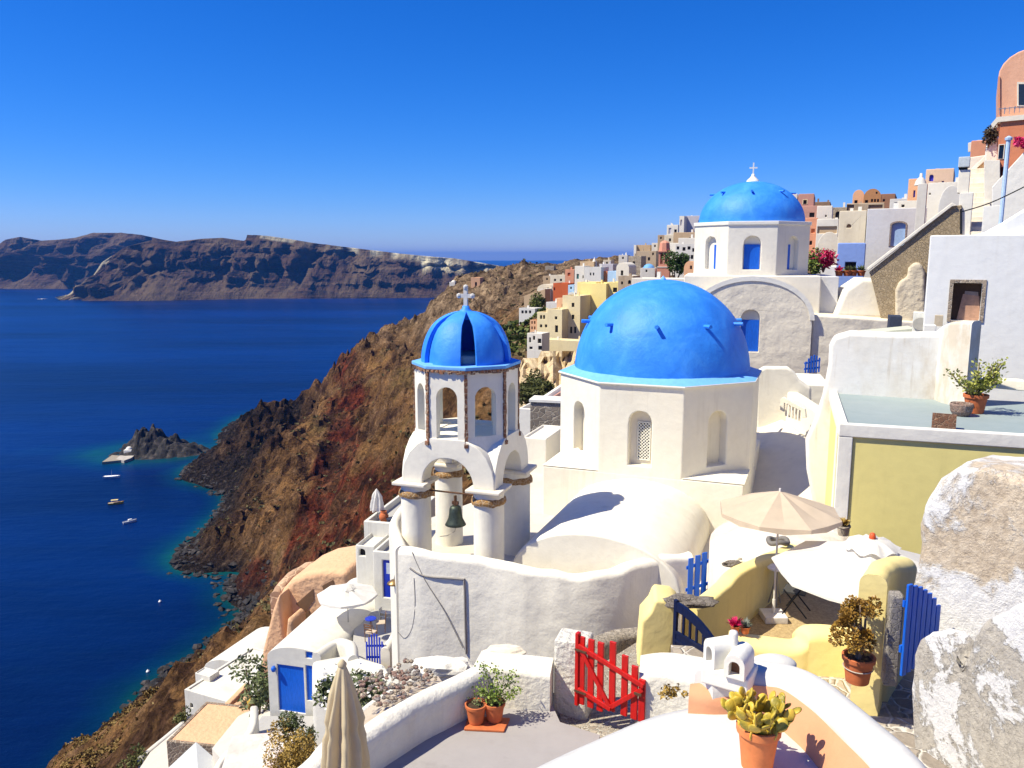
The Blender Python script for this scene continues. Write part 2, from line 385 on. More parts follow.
mxy = N(nt, 'ShaderNodeMath'); mxy.operation = 'MULTIPLY'; nt.links.new(mrx.outputs[0], mxy.inputs[0]); nt.links.new(mry.outputs[0], mxy.inputs[1])
mmx = N(nt, 'ShaderNodeMath'); mmx.operation = 'MAXIMUM'; nt.links.new(mm.outputs[0], mmx.inputs[0]); nt.links.new(mxy.outputs[0], mmx.inputs[1]); mm = mmx
pale = ramp(nt, n2, [(.36, (.06, .045, .03)), (.5, (.24, .19, .13)), (.66, (.42, .35, .25))])
c = mixc(nt, mm.outputs[0], c, pale.outputs[0])
# black headland
mr4 = N(nt, 'ShaderNodeMapRange'); mr4.inputs[1].default_value = -95; mr4.inputs[2].default_value = -120; nt.links.new(sp.outputs['X'], mr4.inputs[0])
mr5 = N(nt, 'ShaderNodeMapRange'); mr5.inputs[1].default_value = -70; mr5.inputs[2].default_value = -84; nt.links.new(sp.outputs['Z'], mr5.inputs[0])
m2 = N(nt, 'ShaderNodeMath'); m2.operation = 'MULTIPLY'; nt.links.new(mr4.outputs[0], m2.inputs[0]); nt.links.new(mr5.outputs[0], m2.inputs[1])
m3 = N(nt, 'ShaderNodeMath'); m3.operation = 'MULTIPLY'; nt.links.new(m2.outputs[0], m3.inputs[0]); nt.links.new(ramp(nt, n1, [(.35, .5), (.5, 1)]).outputs[0], m3.inputs[1])
c = mixc(nt, m3.outputs[0], c, sh.outputs[0])
c = mixc(nt, 1, c, ramp(nt, tex_noise(nt, g, .09, 5, .75), [(.36, .7), (.6, 1.6)]).outputs[0], 'MULTIPLY')
c = mixc(nt, 1, c, ramp(nt, n3, [(.32, .35), (.62, 1.45)]).outputs[0], 'MULTIPLY')
c = mixc(nt, 1, c, (.84, .72, .62), 'MULTIPLY')
nt.links.new(c, b.inputs['Base Color']); b.inputs['Roughness'].default_value = 1; b.inputs['Specular IOR Level'].default_value = .05
vr = N(nt, 'ShaderNodeTexVoronoi'); vr.feature = 'F1'; vr.inputs['Scale'].default_value = .16; vr.inputs['Detail'].default_value = 3; vr.inputs['Roughness'].default_value = .7; nt.links.new(g, vr.inputs['Vector'])
p = bump(nt, b, vr.outputs['Distance'], .75, 3.2); p = bump(nt, b, n2, .9, 4.5, p); p = bump(nt, b, n3, .9, 1.1, p); bump(nt, b, tex_noise(nt, g, 4, 4, .7), .6, .3, p)
me.materials.append(m); ROCK = m
o = bpy.data.objects.new('hillside', me); COL.objects.link(o); tag(o, 'brown and red volcanic slope dropping to the sea', kind='structure')

# loose shore boulders: part of the ground nobody could count
mb = MB()
for k in range(2600):
    i = random.randrange(1, len(SH3)-1); t = random.random(); a, b_ = SH3[i], SH3[i+1]; q = a.lerp(b_, t)
    q = q+Vector((random.uniform(-3, 13), random.uniform(-5, 8), 0)); zz = ground(q.x, q.y)
    if zz < -H-4: continue
    r_ = random.choice((.35, .5, .7, .9, 1.2, 1.7))*random.uniform(.6, 1.2)
    mb.blob((q.x, q.y, max(zz, -H-.6)+r_*.3), r_, 1, .5, 1.6, (1, random.uniform(.7, 1.2), .7))
m, nt, b = new_mat('black_boulders'); g = geo(nt)
nt.links.new(ramp(nt, tex_noise(nt, g, .4, 4), [(.38, (.008, .008, .009)), (.56, (.030, .025, .023)), (.74, (.10, .08, .068))]).outputs[0], b.inputs['Base Color']); b.inputs['Roughness'].default_value = .95
LAVA = m
tag(mb.build('shore_boulders', m, weld=False), 'black lava boulders along the shoreline', 'boulders', kind='stuff')
# low dry scrub on the slope
def scrub(name, n, cond, size, cols, label, seed=3):
    rnd = random.Random(seed); mb = MB(); k = 0; tries = 0
    while k < n and tries < n*40:
        tries += 1; px, py, Y = cond(rnd)
        v = P(px, py, Y); zz = surf(v.x, v.y)
        if zz is None or zz < -H+3: continue
        k += 1; r_ = size*rnd.uniform(.5, 1.4)
        for q in range(9):
            a = rnd.uniform(0, 2*PI); rr = r_*rnd.uniform(0, .9); c_ = Vector((v.x+rr*math.cos(a), v.y+rr*math.sin(a), zz+r_*rnd.uniform(0.05, .6)))
            d = Vector((rnd.uniform(-1, 1), rnd.uniform(-1, 1), rnd.uniform(.1, 1))).normalized()*r_*.42; e = d.cross(Vector((rnd.uniform(-1, 1), rnd.uniform(-1, 1), rnd.uniform(-1, 1)))).normalized()*r_*.34
            mb.face((c_-d-e, c_-d+e, c_+d*.9+e*.6, c_+d*.9-e*.6))
    return tag(mb.build(name, cols, weld=False), label, 'scrub', kind='stuff')
def surf(x, y):
    if x < xs[0] or x > xs[-2] or y < ys[0] or y > ys[-2]: return None
    j = int(np.searchsorted(xs, x))-1; i = int(np.searchsorted(ys, y))-1
    return float(Z0[i, j])
def leafmat(name, a, b_, c_, sc=2.0, spec=.2, rough=.6, trans=.0):
    if name in MATS: return MATS[name]
    m, nt, b = new_mat(name); g = geo(nt)
    nt.links.new(ramp(nt, tex_noise(nt, g, sc, 4, .7), [(.32, a), (.5, b_), (.68, c_)]).outputs[0], b.inputs['Base Color'])
    b.inputs['Roughness'].default_value = rough; b.inputs['Specular IOR Level'].default_value = spec
    MATS[name] = m; return m
SCRUB = leafmat('scrub', (.05, .05, .02), (.11, .095, .035), (.2, .15, .06), .3)
GREEN = leafmat('green_scrub', (.03, .045, .012), (.085, .11, .02), (.17, .18, .035), .3)
scrub('slope_scrub', 2600, lambda r: (r.uniform(130, 540), r.uniform(290, 740), r.uniform(110, 400)), .85, SCRUB, 'low dry olive scrub dotted over the brown slope')
scrub('hillside_greenery', 1100, lambda r: (r.uniform(500, 552), r.uniform(320, 372), r.uniform(165, 225)), 1.0, GREEN, 'green ground cover on the slope below the yellow houses', 5)
scrub('dry_grass_bank', 4500, lambda r: (r.uniform(50, 160), r.uniform(700, 768), r.uniform(105, 150)), .4, leafmat('dry_grass', (.11, .07, .02), (.2, .13, .035), (.3, .2, .06), .3), 'golden dry grass on the bank above the shore at the bottom left', 6)

# ---------------------------------------------------------------- sea
def expo(a, b, n): return np.geomspace(a, b, n)
sx = np.concatenate([-expo(300, 26000, 24)[::-1], np.arange(-290, 60, 4.0), expo(60, 26000, 22)])
sy = np.concatenate([[-600, -200, -50], np.arange(0, 640, 4.0), expo(650, 25500, 34)])
SX, SY = np.meshgrid(sx, sy); SZ = np.full(SX.shape, -H)
inb = (SX > -300) & (SX < 70) & (SY >= 0) & (SY < 640)
dep = np.full(SX.shape, -60.0); dep[inb] = tz(SX[inb], SY[inb])+H
sv = np.clip(1+dep/9.0, 0, 1)**1.3
ISL = PZ(150, 452, -H)
di = np.hypot((SX-ISL.x)/1.3, (SY-ISL.y)); sv = np.maximum(sv, np.clip(1-(di-24)/20, 0, 1)*.75)
di2 = np.hypot((SX-(ISL.x-45))/2.6, (SY-ISL.y-4)); sv = np.maximum(sv, np.clip(1-di2/26, 0, 1)*.2)
di3 = np.hypot((SX-(ISL.x+35))/1.6, (SY-ISL.y-42)); sv = np.maximum(sv, np.clip(1-di3/30, 0, 1)*.6)
me = bpy.data.meshes.new('sea'); a_, b_ = SX.shape
me.from_pydata([(float(x), float(y), -H) for x, y in zip(SX.ravel(), SY.ravel())], [], [(i*b_+j, i*b_+j+1, (i+1)*b_+j+1, (i+1)*b_+j) for i in range(a_-1) for j in range(b_-1)])
sv = sv*.8
at = me.attributes.new('shallow', 'FLOAT', 'POINT'); at.data.foreach_set('value', sv.ravel())
m, nt, b = new_mat('sea_water'); g = geo(nt)
ra = N(nt, 'ShaderNodeAttribute'); ra.attribute_name = 'shallow'
nz = tex_noise(nt, g, .05, 5, .7)
ad = N(nt, 'ShaderNodeMath'); ad.operation = 'MULTIPLY_ADD'; nt.links.new(nz, ad.inputs[0]); ad.inputs[1].default_value = .5
sb = N(nt, 'ShaderNodeMath'); sb.operation = 'SUBTRACT'; nt.links.new(ra.outputs['Fac'], sb.inputs[0]); sb.inputs[1].default_value = .25; nt.links.new(sb.outputs[0], ad.inputs[2])
cs = ramp(nt, ad.outputs[0], [(.05, (.0001, .012, .082)), (.42, (.0003, .026, .078)), (.75, (.002, .06, .065)), (.95, (.03, .13, .07))])
mp = N(nt, 'ShaderNodeMapping'); mp.inputs['Scale'].default_value = (.25, 1, 1); mp.inputs['Rotation'].default_value = (0, 0, R(-12)); nt.links.new(g, mp.inputs[0])
big = tex_noise(nt, mp.outputs[0], .007, 5, .6)
c = mixc(nt, 1, cs.outputs[0], ramp(nt, big, [(.35, .62), (.65, 1.5)]).outputs[0], 'MULTIPLY')
fo = tex_noise(nt, g, .35, 6, .75); fm = N(nt, 'ShaderNodeMath'); fm.operation = 'MULTIPLY'; nt.links.new(ramp(nt, fo, [(.60, 0), (.68, 1)]).outputs[0], fm.inputs[0]); nt.links.new(ramp(nt, ra.outputs['Fac'], [(.66, 0), (.76, .8)]).outputs[0], fm.inputs[1]); c = mixc(nt, fm.outputs[0], c, (.5, .55, .52))
nt.links.new(c, b.inputs['Base Color']); b.inputs['Roughness'].default_value = .32; b.inputs['IOR'].default_value = 1.33; b.inputs['Specular IOR Level'].default_value = .12
mp2 = N(nt, 'ShaderNodeMapping'); mp2.inputs['Scale'].default_value = (.5, 1, 1); mp2.inputs['Rotation'].default_value = (0, 0, R(-20)); nt.links.new(g, mp2.inputs[0])
p = bump(nt, b, tex_noise(nt, mp2.outputs[0], .16, 6, .7), .5, 1.2); bump(nt, b, tex_noise(nt, mp.outputs[0], .03, 4, .6), .5, 3, p)
me.materials.append(m); o = bpy.data.objects.new('sea', me); COL.objects.link(o); tag(o, 'deep blue calm sea turning turquoise by the shore', kind='structure')

# ---------------------------------------------------------------- islands across the water
m, nt, b = new_mat('island_rock'); g = geo(nt); sp = N(nt, 'ShaderNodeSeparateXYZ'); nt.links.new(g, sp.inputs[0])
mp = N(nt, 'ShaderNodeMapping'); mp.inputs['Scale'].default_value = (.12, .12, 1.6); nt.links.new(g, mp.inputs[0])
s1 = tex_noise(nt, mp.outputs[0], .03, 7, .7)
mpv = N(nt, 'ShaderNodeMapping'); mpv.inputs['Scale'].default_value = (1, .3, .25); nt.links.new(g, mpv.inputs[0])
s2 = tex_noise(nt, mpv.outputs[0], .014, 7, .7)
c = ramp(nt, s1, [(.34, (.022, .018, .022)), (.45, (.085, .05, .04)), (.54, (.04, .028, .028)), (.64, (.15, .095, .07)), (.78, (.2, .15, .12))]).outputs[0]
c = mixc(nt, ramp(nt, s2, [(.45, 0), (.6, .8)]).outputs[0], c, (.13, .09, .065))
wa = N(nt, 'ShaderNodeAttribute'); wa.attribute_name = 'pale'
c = mixc(nt, wa.outputs['Fac'], c, (.55, .48, .38))
c = mixc(nt, 1, c, (1.15, 1.2, 1.05), 'MULTIPLY')
nt.links.new(c, b.inputs['Base Color']); b.inputs['Roughness'].default_value = 1; b.inputs['Specular IOR Level'].default_value = 0
vr = N(nt, 'ShaderNodeTexVoronoi'); vr.inputs['Scale'].default_value = .028; vr.inputs['Detail'].default_value = 4; nt.links.new(mpv.outputs[0], vr.inputs['Vector'])
p = bump(nt, b, vr.outputs['Distance'], .8, 16); p = bump(nt, b, s1, .8, 14, p); bump(nt, b, tex_noise(nt, g, .02, 8, .75), .9, 18, p)
ISLM = m
def island(name, tops, bases, depth, label, seed, step=3.2, lo=-H, palef=None):
    """tops / bases: (px, py) outlines; a cliff face with terraces, then a plateau falling away behind"""
    tx = [t[0] for t in tops]; ty = [t[1] for t in tops]; bx = [t[0] for t in bases]; by = [t[1] for t in bases]
    us = np.arange(tx[0], tx[-1]+.1, step); nv = 46; vs = []; pal = []
    off = Vector((seed*31.7, seed*11.1, seed*5.3))
    for u in us:
        base = PZ(u, np.interp(u, bx, by), lo); Yb = base.y
        top = P(u, np.interp(u, tx, ty), Yb+depth*.75); hgt = max(2, top.z-lo)
        for k in range(nv):
            t = k/(nv-1)
            if t < .72:
                s = t/.72; y = Yb+depth*.75*s; z = lo-6+(hgt+6)*(s**.8*.55+.45*(s+.05*math.sin(s*25)))
            else:
                s = (t-.72)/.28; y = Yb+depth*(.75+1.4*s); z = lo+hgt-hgt*.10*s*s*6*.3-s*hgt*.2
            x = base.x*(y/Yb)
            v = Vector((x, y, z)); e = min(1, s*6) if t < .72 else 1
            if t < .9:
                g1 = fbm(Vector((x*.006, z*.002, seed)), 4, .7)*2; g2 = abs(noise.noise(Vector((x*.013, z*.004, seed+4))))
                env = math.sin(min(1, t/.72)*PI) if t < .72 else 0
                v.y += (g1*.6+g2*.9)*depth*.36*env+fbm(v*.02+off, 4, .6)*20*env+noise.noise(Vector((x*.0015, seed, v.z*.075)))*38*env
                v.z += (fbm(v*.011+off, 4, .6)*14+abs(noise.noise(v*.03))*8)*env
            if t < .72 and t > .6: v.z += fbm(v*.02+off, 3)*3
            vs.append(v); pal.append(palef(u, (v.z-lo)/hgt, v) if palef and t < .75 else 0)
    n0 = len(us); fc = [(i*nv+j, (i+1)*nv+j, (i+1)*nv+j+1, i*nv+j+1) for i in range(n0-1) for j in range(nv-1)]
    me = bpy.data.meshes.new(name); me.from_pydata(vs, [], fc); at = me.attributes.new('pale', 'FLOAT', 'POINT'); at.data.foreach_set('value', pal)
    me.materials.append(ISLM); o = bpy.data.objects.new(name, me); COL.objects.link(o); return tag(o, label, kind='structure')
def pf(u, h, v):
    if u < 300: return .55 if (h > .93 and noise.noise(Vector((v.x*.008, 0, 3))) > .1) else 0
    lim = .80 if u < 420 else .55
    q = noise.noise(Vector((v.x*.02, v.z*.006, 3)))+.5*noise.noise(Vector((v.x*.05, v.z*.01, 3)))
    return max(0, min(1, (h-lim)*6))*max(0, min(1, .62+q*1.9))*min(1, (u-300)/60)
island('island_cliffs', [(76, 300), (82, 292), (92, 280), (105, 262), (130, 246), (150, 241), (162, 238), (180, 241), (205, 238), (226, 237), (246, 240), (248.5, 240), (250, 234), (270, 235), (290, 238), (320, 243), (360, 248), (400, 253), (430, 256), (455, 258), (490, 264), (515, 268), (545, 271)],
       [(76, 301), (150, 301), (250, 299), (430, 298), (545, 296)], 330, 'long brown layered island cliffs across the bay', 1, 1.6, palef=pf)
island('far_island', [(-60, 256), (-20, 250), (0, 246), (10, 239), (25, 236), (45, 240), (62, 239), (80, 237), (98, 232), (125, 232), (145, 234), (175, 241), (210, 250), (240, 262)],
       [(-60, 289), (240, 289)], 600, 'farther blue hazy island cliffs at the left edge', 2, 2.2)

# rocky islet in the bay
def islet():
    c = ISL; n = 90; vs = []; fc = []
    for i in range(n):
        for j in range(n):
            u = (i/(n-1)-.5)*2; v = (j/(n-1)-.5)*2; x = u*41; y = v*24
            rr = math.hypot(u*1.05, v*1.2); e = max(0, 1-rr**2)
            q = Vector((x*.06, y*.06, 2)); 
            z = e*(8+11*max(0, 1-math.hypot((x-2)/14, y/12))+5*max(0, 1-math.hypot((x-20)/12, (y+2)/9)))
            z *= .75+.8*abs(noise.noise(q))+.3*fbm(q*3, 3)
            z += abs(noise.noise(Vector((x*.2, y*.2, 5))))*5*e
            if x < -12: z *= .45
            vs.append((c.x+x, c.y+y, -H-2.5+z*1.0))
    for i in range(n-1):
        for j in range(n-1): fc.append((i*n+j, (i+1)*n+j, (i+1)*n+j+1, i*n+j+1))
    me = bpy.data.meshes.new('islet'); me.from_pydata(vs, [], fc); me.materials.append(LAVA)
    o = bpy.data.objects.new('islet', me); COL.objects.link(o); tag(o, 'black craggy lava islet in the bay', kind='structure')
islet()
def spot(px, py, z): return PZ(px, py, z)
# white chapel and quay on the islet
WH = plaster('whitewash_far', (.78, .76, .72), (.6, .55, .48), .3, .5)
q = spot(124, 461, -H+1.2); t = thing('quay', 'pale concrete quay at the left end of the black islet', 'quay', q)
mb = MB(); mb.prism([spot(102, 462, -H+1.4), spot(122, 460, -H+1.4), spot(124, 456, -H+1.4), spot(112, 455, -H+1.4)], (0, 0, -3)); mb.build('landing', plaster('quay_concrete', (.30, .26, .20), amt=.4), t)
mb = MB(); mb.prism([spot(116, 459, -H+1.5), spot(124, 460.5, -H+1.5), spot(131, 458, -H+1.5), spot(140, 451, -H+1.5), spot(134, 449, -H+1.5), spot(126, 450, -H+1.5)], (0, 0, -3)); mb.build('terrace', plaster('islet_terrace', (.46, .42, .37), (.2, .18, .16), .8, .4), t)
q = spot(129, 454, -H+1.6); t = thing('chapel', 'tiny white chapel standing on the black islet', 'chapel', q)
MB().box((q.x-2.2, q.y-1.5, q.z-1), (q.x+2.2, q.y+3, q.z+2.6)).build('wall', WH, t, bevel=.2)
MB().lathe((q.x, q.y+.7, q.z+2.5), [(1.8, 0), (1.6, .8), (1, 1.4), (0, 1.7)], 12).build('dome', WH, t, smooth=True)

# boats
def boat(px, py, L, rz, label, hullm, deck, cover=None):
    q = spot(px, py, -H+.05); t = thing('boat', label, 'boat', q, rz, 'boats moored in the bay')
    n = 12; top = []; bot = []
    for k in range(n+1):
        s = k/n; x = (s-.5)*L; w_ = L*.15*(1-max(0, (s-.45)/.55)**2.2)*(.85+.15*min(1, s*4)); top.append((x, w_, .75+.35*s*s)); bot.append((x*.92, w_*.6, -.25))
    mb = MB()
    for sgn in (1, -1):
        for k in range(n): mb.face([(top[k][0], sgn*top[k][1], top[k][2]), (top[k+1][0], sgn*top[k+1][1], top[k+1][2]), (bot[k+1][0], sgn*bot[k+1][1], bot[k+1][2]), (bot[k][0], sgn*bot[k][1], bot[k][2])])
    mb.face([(top[0][0], top[0][1], top[0][2]), (top[0][0], -top[0][1], top[0][2]), (bot[0][0], -bot[0][1], bot[0][2]), (bot[0][0], bot[0][1], bot[0][2])])
    mb.build('hull', hullm, t, local=True, smooth=False)
    mb = MB(); mb.face([(x, y*.92, .55+.3*(x/L+.5)**2) for x, y, z in top]+[(x, -y*.92, .55+.3*(x/L+.5)**2) for x, y, z in top[::-1]]); mb.build('deck', deck, t, local=True)
    if cover == 'cabin':
        MB().box((-L*.12, -L*.08, .6), (L*.16, L*.08, 1.5)).build('cabin', simple('boat_white', (.8, .8, .78), .4), t, local=True, bevel=.15)
    if cover == 'awning':
        MB().box((-L*.3, -L*.12, 1.9), (L*.15, L*.12, 2.0)).build('awning', simple('boat_awning', (.62, .5, .2), .7), t, local=True, bevel=.05)
        for a in (-.28, .13):
            for c_ in (-.11, .11): MB().tube([(a*L, c_*L, .6), (a*L, c_*L, 1.95)], .04, 5).build('awning_post', simple('boat_white', (.8, .8, .78), .4), t, local=True)
    if cover == 'mast': MB().tube([(0, 0, .6), (0, 0, 4)], .05, 5).build('mast', simple('boat_white', (.8, .8, .78), .4), t, local=True)
bw = simple('boat_white', (.8, .8, .78), .4); by_ = simple('boat_yellow', (.55, .33, .06), .5); bd = simple('boat_deck', (.45, .40, .33), .7); bg_ = simple('boat_grey', (.25, .27, .3), .6)
boat(112, 477.5, 8.2, R(4), 'long narrow white boat nearest the black islet', bw, bw, 'mast')
boat(116, 504, 6.6, R(18), 'yellow wooden boat with an awning, middle one of the three', by_, bd, 'awning')
boat(130, 522.5, 5.6, R(40), 'small white motor boat with grey deck, lowest of the three', bw, bg_, 'cabin')
boat(42, 299.3, 26, R(0), 'distant white ferry crossing below the far island', bw, bw, 'cabin')
def buoy(px, py, lab):
    q = spot(px, py, -H); mb = MB(); mb.lathe(q, [(0, -.3), (.4, -.15), (.5, .2), (.36, .45), (.12, .55), (.1, .75), (0, .78)], 10)
    tag(mb.build('buoy', bw, loc=q, smooth=True), lab, 'buoy', 'white mooring buoys')
buoy(160, 602, 'white mooring buoy, the upper one off the shore'); buoy(148, 672, 'white mooring buoy, the lower one off the shore')
# ---------------------------------------------------------------- shared paints
WHITE = plaster('whitewash', (.84, .805, .725), (.64, .57, .46), .34, .55, .3, c2=(.84, .79, .70))
WHITE2 = plaster('whitewash_cool', (.84, .82, .77), (.64, .6, .52), .25, .7, .3)
CREAM = plaster('cream_plaster', (.76, .70, .58), (.6, .5, .36), .5, .6, .3)
FARW = [plaster('far_white_a', (.80, .755, .68), (.55, .5, .42), .3, .6), plaster('far_white_b', (.72, .70, .67), (.5, .46, .4), .4, .4), plaster('far_cream', (.68, .60, .45), (.45, .36, .24), .4, .5)]
PEACH = plaster('peach_plaster', (.72, .42, .24), (.58, .30, .17), .4, .6)
PINK = plaster('pink_plaster', (.50, .27, .21), (.36, .18, .14), .4, .5)
ORANGE = plaster('orange_plaster', (.60, .20, .08), (.42, .12, .06), .5, .5)
REDP = plaster('red_orange_plaster', (.52, .11, .035), (.36, .08, .03), .4, .5)
YEL = plaster('ochre_yellow_plaster', (.82, .68, .28), (.7, .55, .22), .35, .5)
BEIGE = plaster('beige_plaster', (.76, .65, .40), (.6, .49, .3), .5, .5)
BLUEW = plaster('pale_blue_plaster', (.22, .34, .72), (.2, .3, .6), .3, .5)
STONE = rubble('rubble_wall', (.30, .22, .15), (.16, .12, .085), (.34, .28, .20), 2.6)
STONEP = rubble('pale_rubble', (.5, .43, .33), (.33, .27, .2), (.42, .36, .28), 2.2)
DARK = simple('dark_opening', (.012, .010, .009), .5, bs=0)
GLASS = simple('dark_glass', (.02, .025, .03), .12, bs=0, spec=.6)
BLUE = simple('blue_paint', (.008, .11, .58), .42, var=.22, scale=4, bs=.25, grain=True)
NAVY = simple('navy_paint', (.003, .009, .045), .45, var=.25, scale=4, bs=.25, grain=True)
RED = simple('red_paint', (.50, .012, .010), .42, var=.22, scale=5, bs=.3, grain=True)
BROWNW = simple('brown_wood', (.16, .09, .05), .7, var=.3, scale=6, bs=.3)
TERRA = simple('terracotta', (.50, .14, .05), .75, var=.2, scale=7, bs=.25)
SOIL = simple('potting_soil', (.05, .032, .02), .95, var=.4, scale=20, bs=.6)
METAL = simple('grey_metal', (.35, .35, .35), .4, .6, bs=0)
CONC = plaster('grey_concrete', (.36, .34, .31), (.26, .24, .21), .5, .7)
FLOOR = plaster('terrace_screed', (.60, .56, .48), (.38, .36, .33), .4, .4, .15)
# blue dome paint: flat colour with patchy brushing, slight chalkiness
def domepaint():
    m, nt, b = new_mat('dome_blue'); g = geo(nt)
    c = ramp(nt, tex_noise(nt, g, .9, 6, .65, .6), [(.32, (.025, .21, .76)), (.5, (.035, .25, .84)), (.68, (.06, .31, .88))]).outputs[0]
    f = tex_noise(nt, g, 7, 6, .75); c = mixc(nt, ramp(nt, f, [(.58, 0), (.74, .35)]).outputs[0], c, (.10, .33, .80))
    nt.links.new(c, b.inputs['Base Color']); b.inputs['Roughness'].default_value = .55; b.inputs['Specular IOR Level'].default_value = .3
    p = bump(nt, b, tex_noise(nt, g, 2.2, 4, .6), .35, .09); bump(nt, b, tex_noise(nt, g, 18, 5, .7), .25, .02, p)
    return m
DOME = domepaint()
RIM = simple('pale_blue_rim', (.16, .42, .82), .6, var=.1, scale=5)

def plane_hit(px, py, O, rz):
    n = Vector((math.sin(rz), -math.cos(rz), 0)); r = ray(px, py); return r*(Vector(O).dot(n)/r.dot(n))
def loc2(M, v): return M.inverted() @ v
CNT = {}
def opening(kind, x0, x1, z0, z1):
    if kind.startswith('arch'): return arch((x0+x1)/2, z0, x1-x0, z1-z0, 8)
    if kind.startswith('seg'): return arch((x0+x1)/2, z0, x1-x0, z1-z0, 8, (x1-x0)*.22)
    return rect(x0, z0, x1, z1)
def bld(name, label, px0, px1, pyt, pyb, Y, d, rz, mat, ops=(), roof='flat', down=4, rim=.25, roofmat=None, rise=None, cat='house', group=None, reveal=.22, bevel=.06, wallname='wall', lump=0, topright=None):
    """a plastered block placed from the picture onto a vertical plane at depth Y turned by rz.
    ops: (side, kind, px0, px1, py0, py1, material, part name[, frame material])"""
    O = P(px0, pyb, Y); q = plane_hit(px1, (pyt+pyb)/2, O, rz); w_ = (Vector((q.x, q.y, 0))-Vector((O.x, O.y, 0))).length
    top = plane_hit(px0, pyt, O, rz); h = top.z-O.z
    t = thing(name, label, cat, O, rz, group); M = ROOT[t.name]
    sides = {'f': (Vector((0, 0, 0)), Vector((1, 0, 0)), Vector((0, -1, 0)), w_), 'l': (Vector((0, d, 0)), Vector((0, -1, 0)), Vector((-1, 0, 0)), d), 'r': (Vector((w_, 0, 0)), Vector((0, 1, 0)), Vector((1, 0, 0)), d), 'b': (Vector((w_, d, 0)), Vector((-1, 0, 0)), Vector((0, 1, 0)), w_)}
    holes = {k: [] for k in sides}; rec = []
    for op in ops:
        side, kind, a, b_, c_, e, pm, pn = op[:8]; fm = op[8] if len(op) > 8 else None
        so_, u, n, L_ = sides[side]; wo = M @ so_; wn = M.to_3x3() @ n; wu = M.to_3x3() @ u
        def uv(px, py):
            r = ray(px, py); p = r*(wo.dot(wn)/r.dot(wn)); return (p-wo).dot(wu), p.z-O.z
        cx, cy = (a+b_)/2, (c_+e)/2
        x0 = uv(a, cy)[0]; x1 = uv(b_, cy)[0]; z1 = uv(cx, c_)[1]; z0 = uv(cx, e)[1]
        if x1 < x0: x0, x1 = x1, x0
        x0 = max(.05, x0); x1 = min(L_-.05, x1); z1 = min(z1, h-.06 if (roof != 'vault' or side != 'f') else z1)
        if x1-x0 < .08 or z1-z0 < .08: continue
        holes[side].append(opening(kind, x0, x1, z0, z1)); rec.append((side, kind, x0, x1, z0, z1, pm, pn, fm))
    mb = MB()
    rise = (rise if rise is not None else w_*.42) if roof == 'vault' else 0
    for k, (so_, u, n, L_) in sides.items():
        hh = h-rise if roof == 'vault' else h
        if roof == 'vault' and k in 'fb': outer = [(0, -down), (L_, -down)]+[(L_/2+L_/2*math.cos(PI*i/14), hh+rise*math.sin(PI*i/14)) for i in range(15)]
        elif topright is not None and k in 'fb':
            outer = [(0, -down), (L_, -down), (L_, h+topright if k == 'f' else h), (0, h if k == 'f' else h+topright)]
        elif topright is not None and k == 'r': outer = rect(0, -down, L_, h+topright)
        else: outer = rect(0, -down, L_, hh)
        mb.facade(outer, holes[k], so_, u, (0, 0, 1), n, reveal)
    if roof == 'vault':
        for i in range(14):
            a0, a1 = PI*i/14, PI*(i+1)/14; f = lambda a, y: (w_/2+w_/2*math.cos(a), y, h-rise+rise*math.sin(a))
            mb.face((f(a0, 0), f(a0, d), f(a1, d), f(a1, 0)))
    elif topright is not None:
        mb.face(((0, 0, h), (w_, 0, h+topright), (w_, d, h+topright), (0, d, h)))
    else:
        k_ = min(.22, w_*.1, d*.1); z2 = h-rim
        o4 = [(0, 0), (w_, 0), (w_, d), (0, d)]; i4 = [(k_, k_), (w_-k_, k_), (w_-k_, d-k_), (k_, d-k_)]
        for i in range(4):
            j = (i+1) % 4
            mb.face(((*o4[i], h), (*o4[j], h), (*i4[j], h), (*i4[i], h))); mb.face(((*i4[i], h), (*i4[j], h), (*i4[j], z2), (*i4[i], z2)))
        if roofmat is None: mb.face([(*p, z2) for p in i4])
    mb.build(wallname, mat, t, local=True, bevel=bevel)
    if roofmat is not None and roof == 'flat': MB().face if False else None; m2 = MB(); m2.face([(*p, z2) for p in i4]); m2.build('roof', roofmat, t, local=True)
    if group == 'houses of the village on the ridge' and roof == 'flat' and w_ > 2.2:
        rq = random.Random(int(px0*10)); 
        for _ in range(rq.choice((1, 1, 2))):
            cx_, cy_ = rq.uniform(.15, .8)*w_, rq.uniform(.2, .7)*d; s__ = rq.uniform(.25, .4); MB().box((cx_, cy_, h-rim-.05), (cx_+s__, cy_+s__, h+rq.uniform(.3, .8))).build('chimney', WHITE2 if rq.random() < .5 else mat, t, local=True)
    if roof == 'dome':
        r_ = min(w_, d)*.42; MB().lathe((w_/2, d/2, h-rim-.05), [(r_*math.cos(PI/2*i/10), r_*.95*math.sin(PI/2*i/10)) for i in range(11)], 24).build('dome', roofmat or DOME, t, local=True, smooth=True)
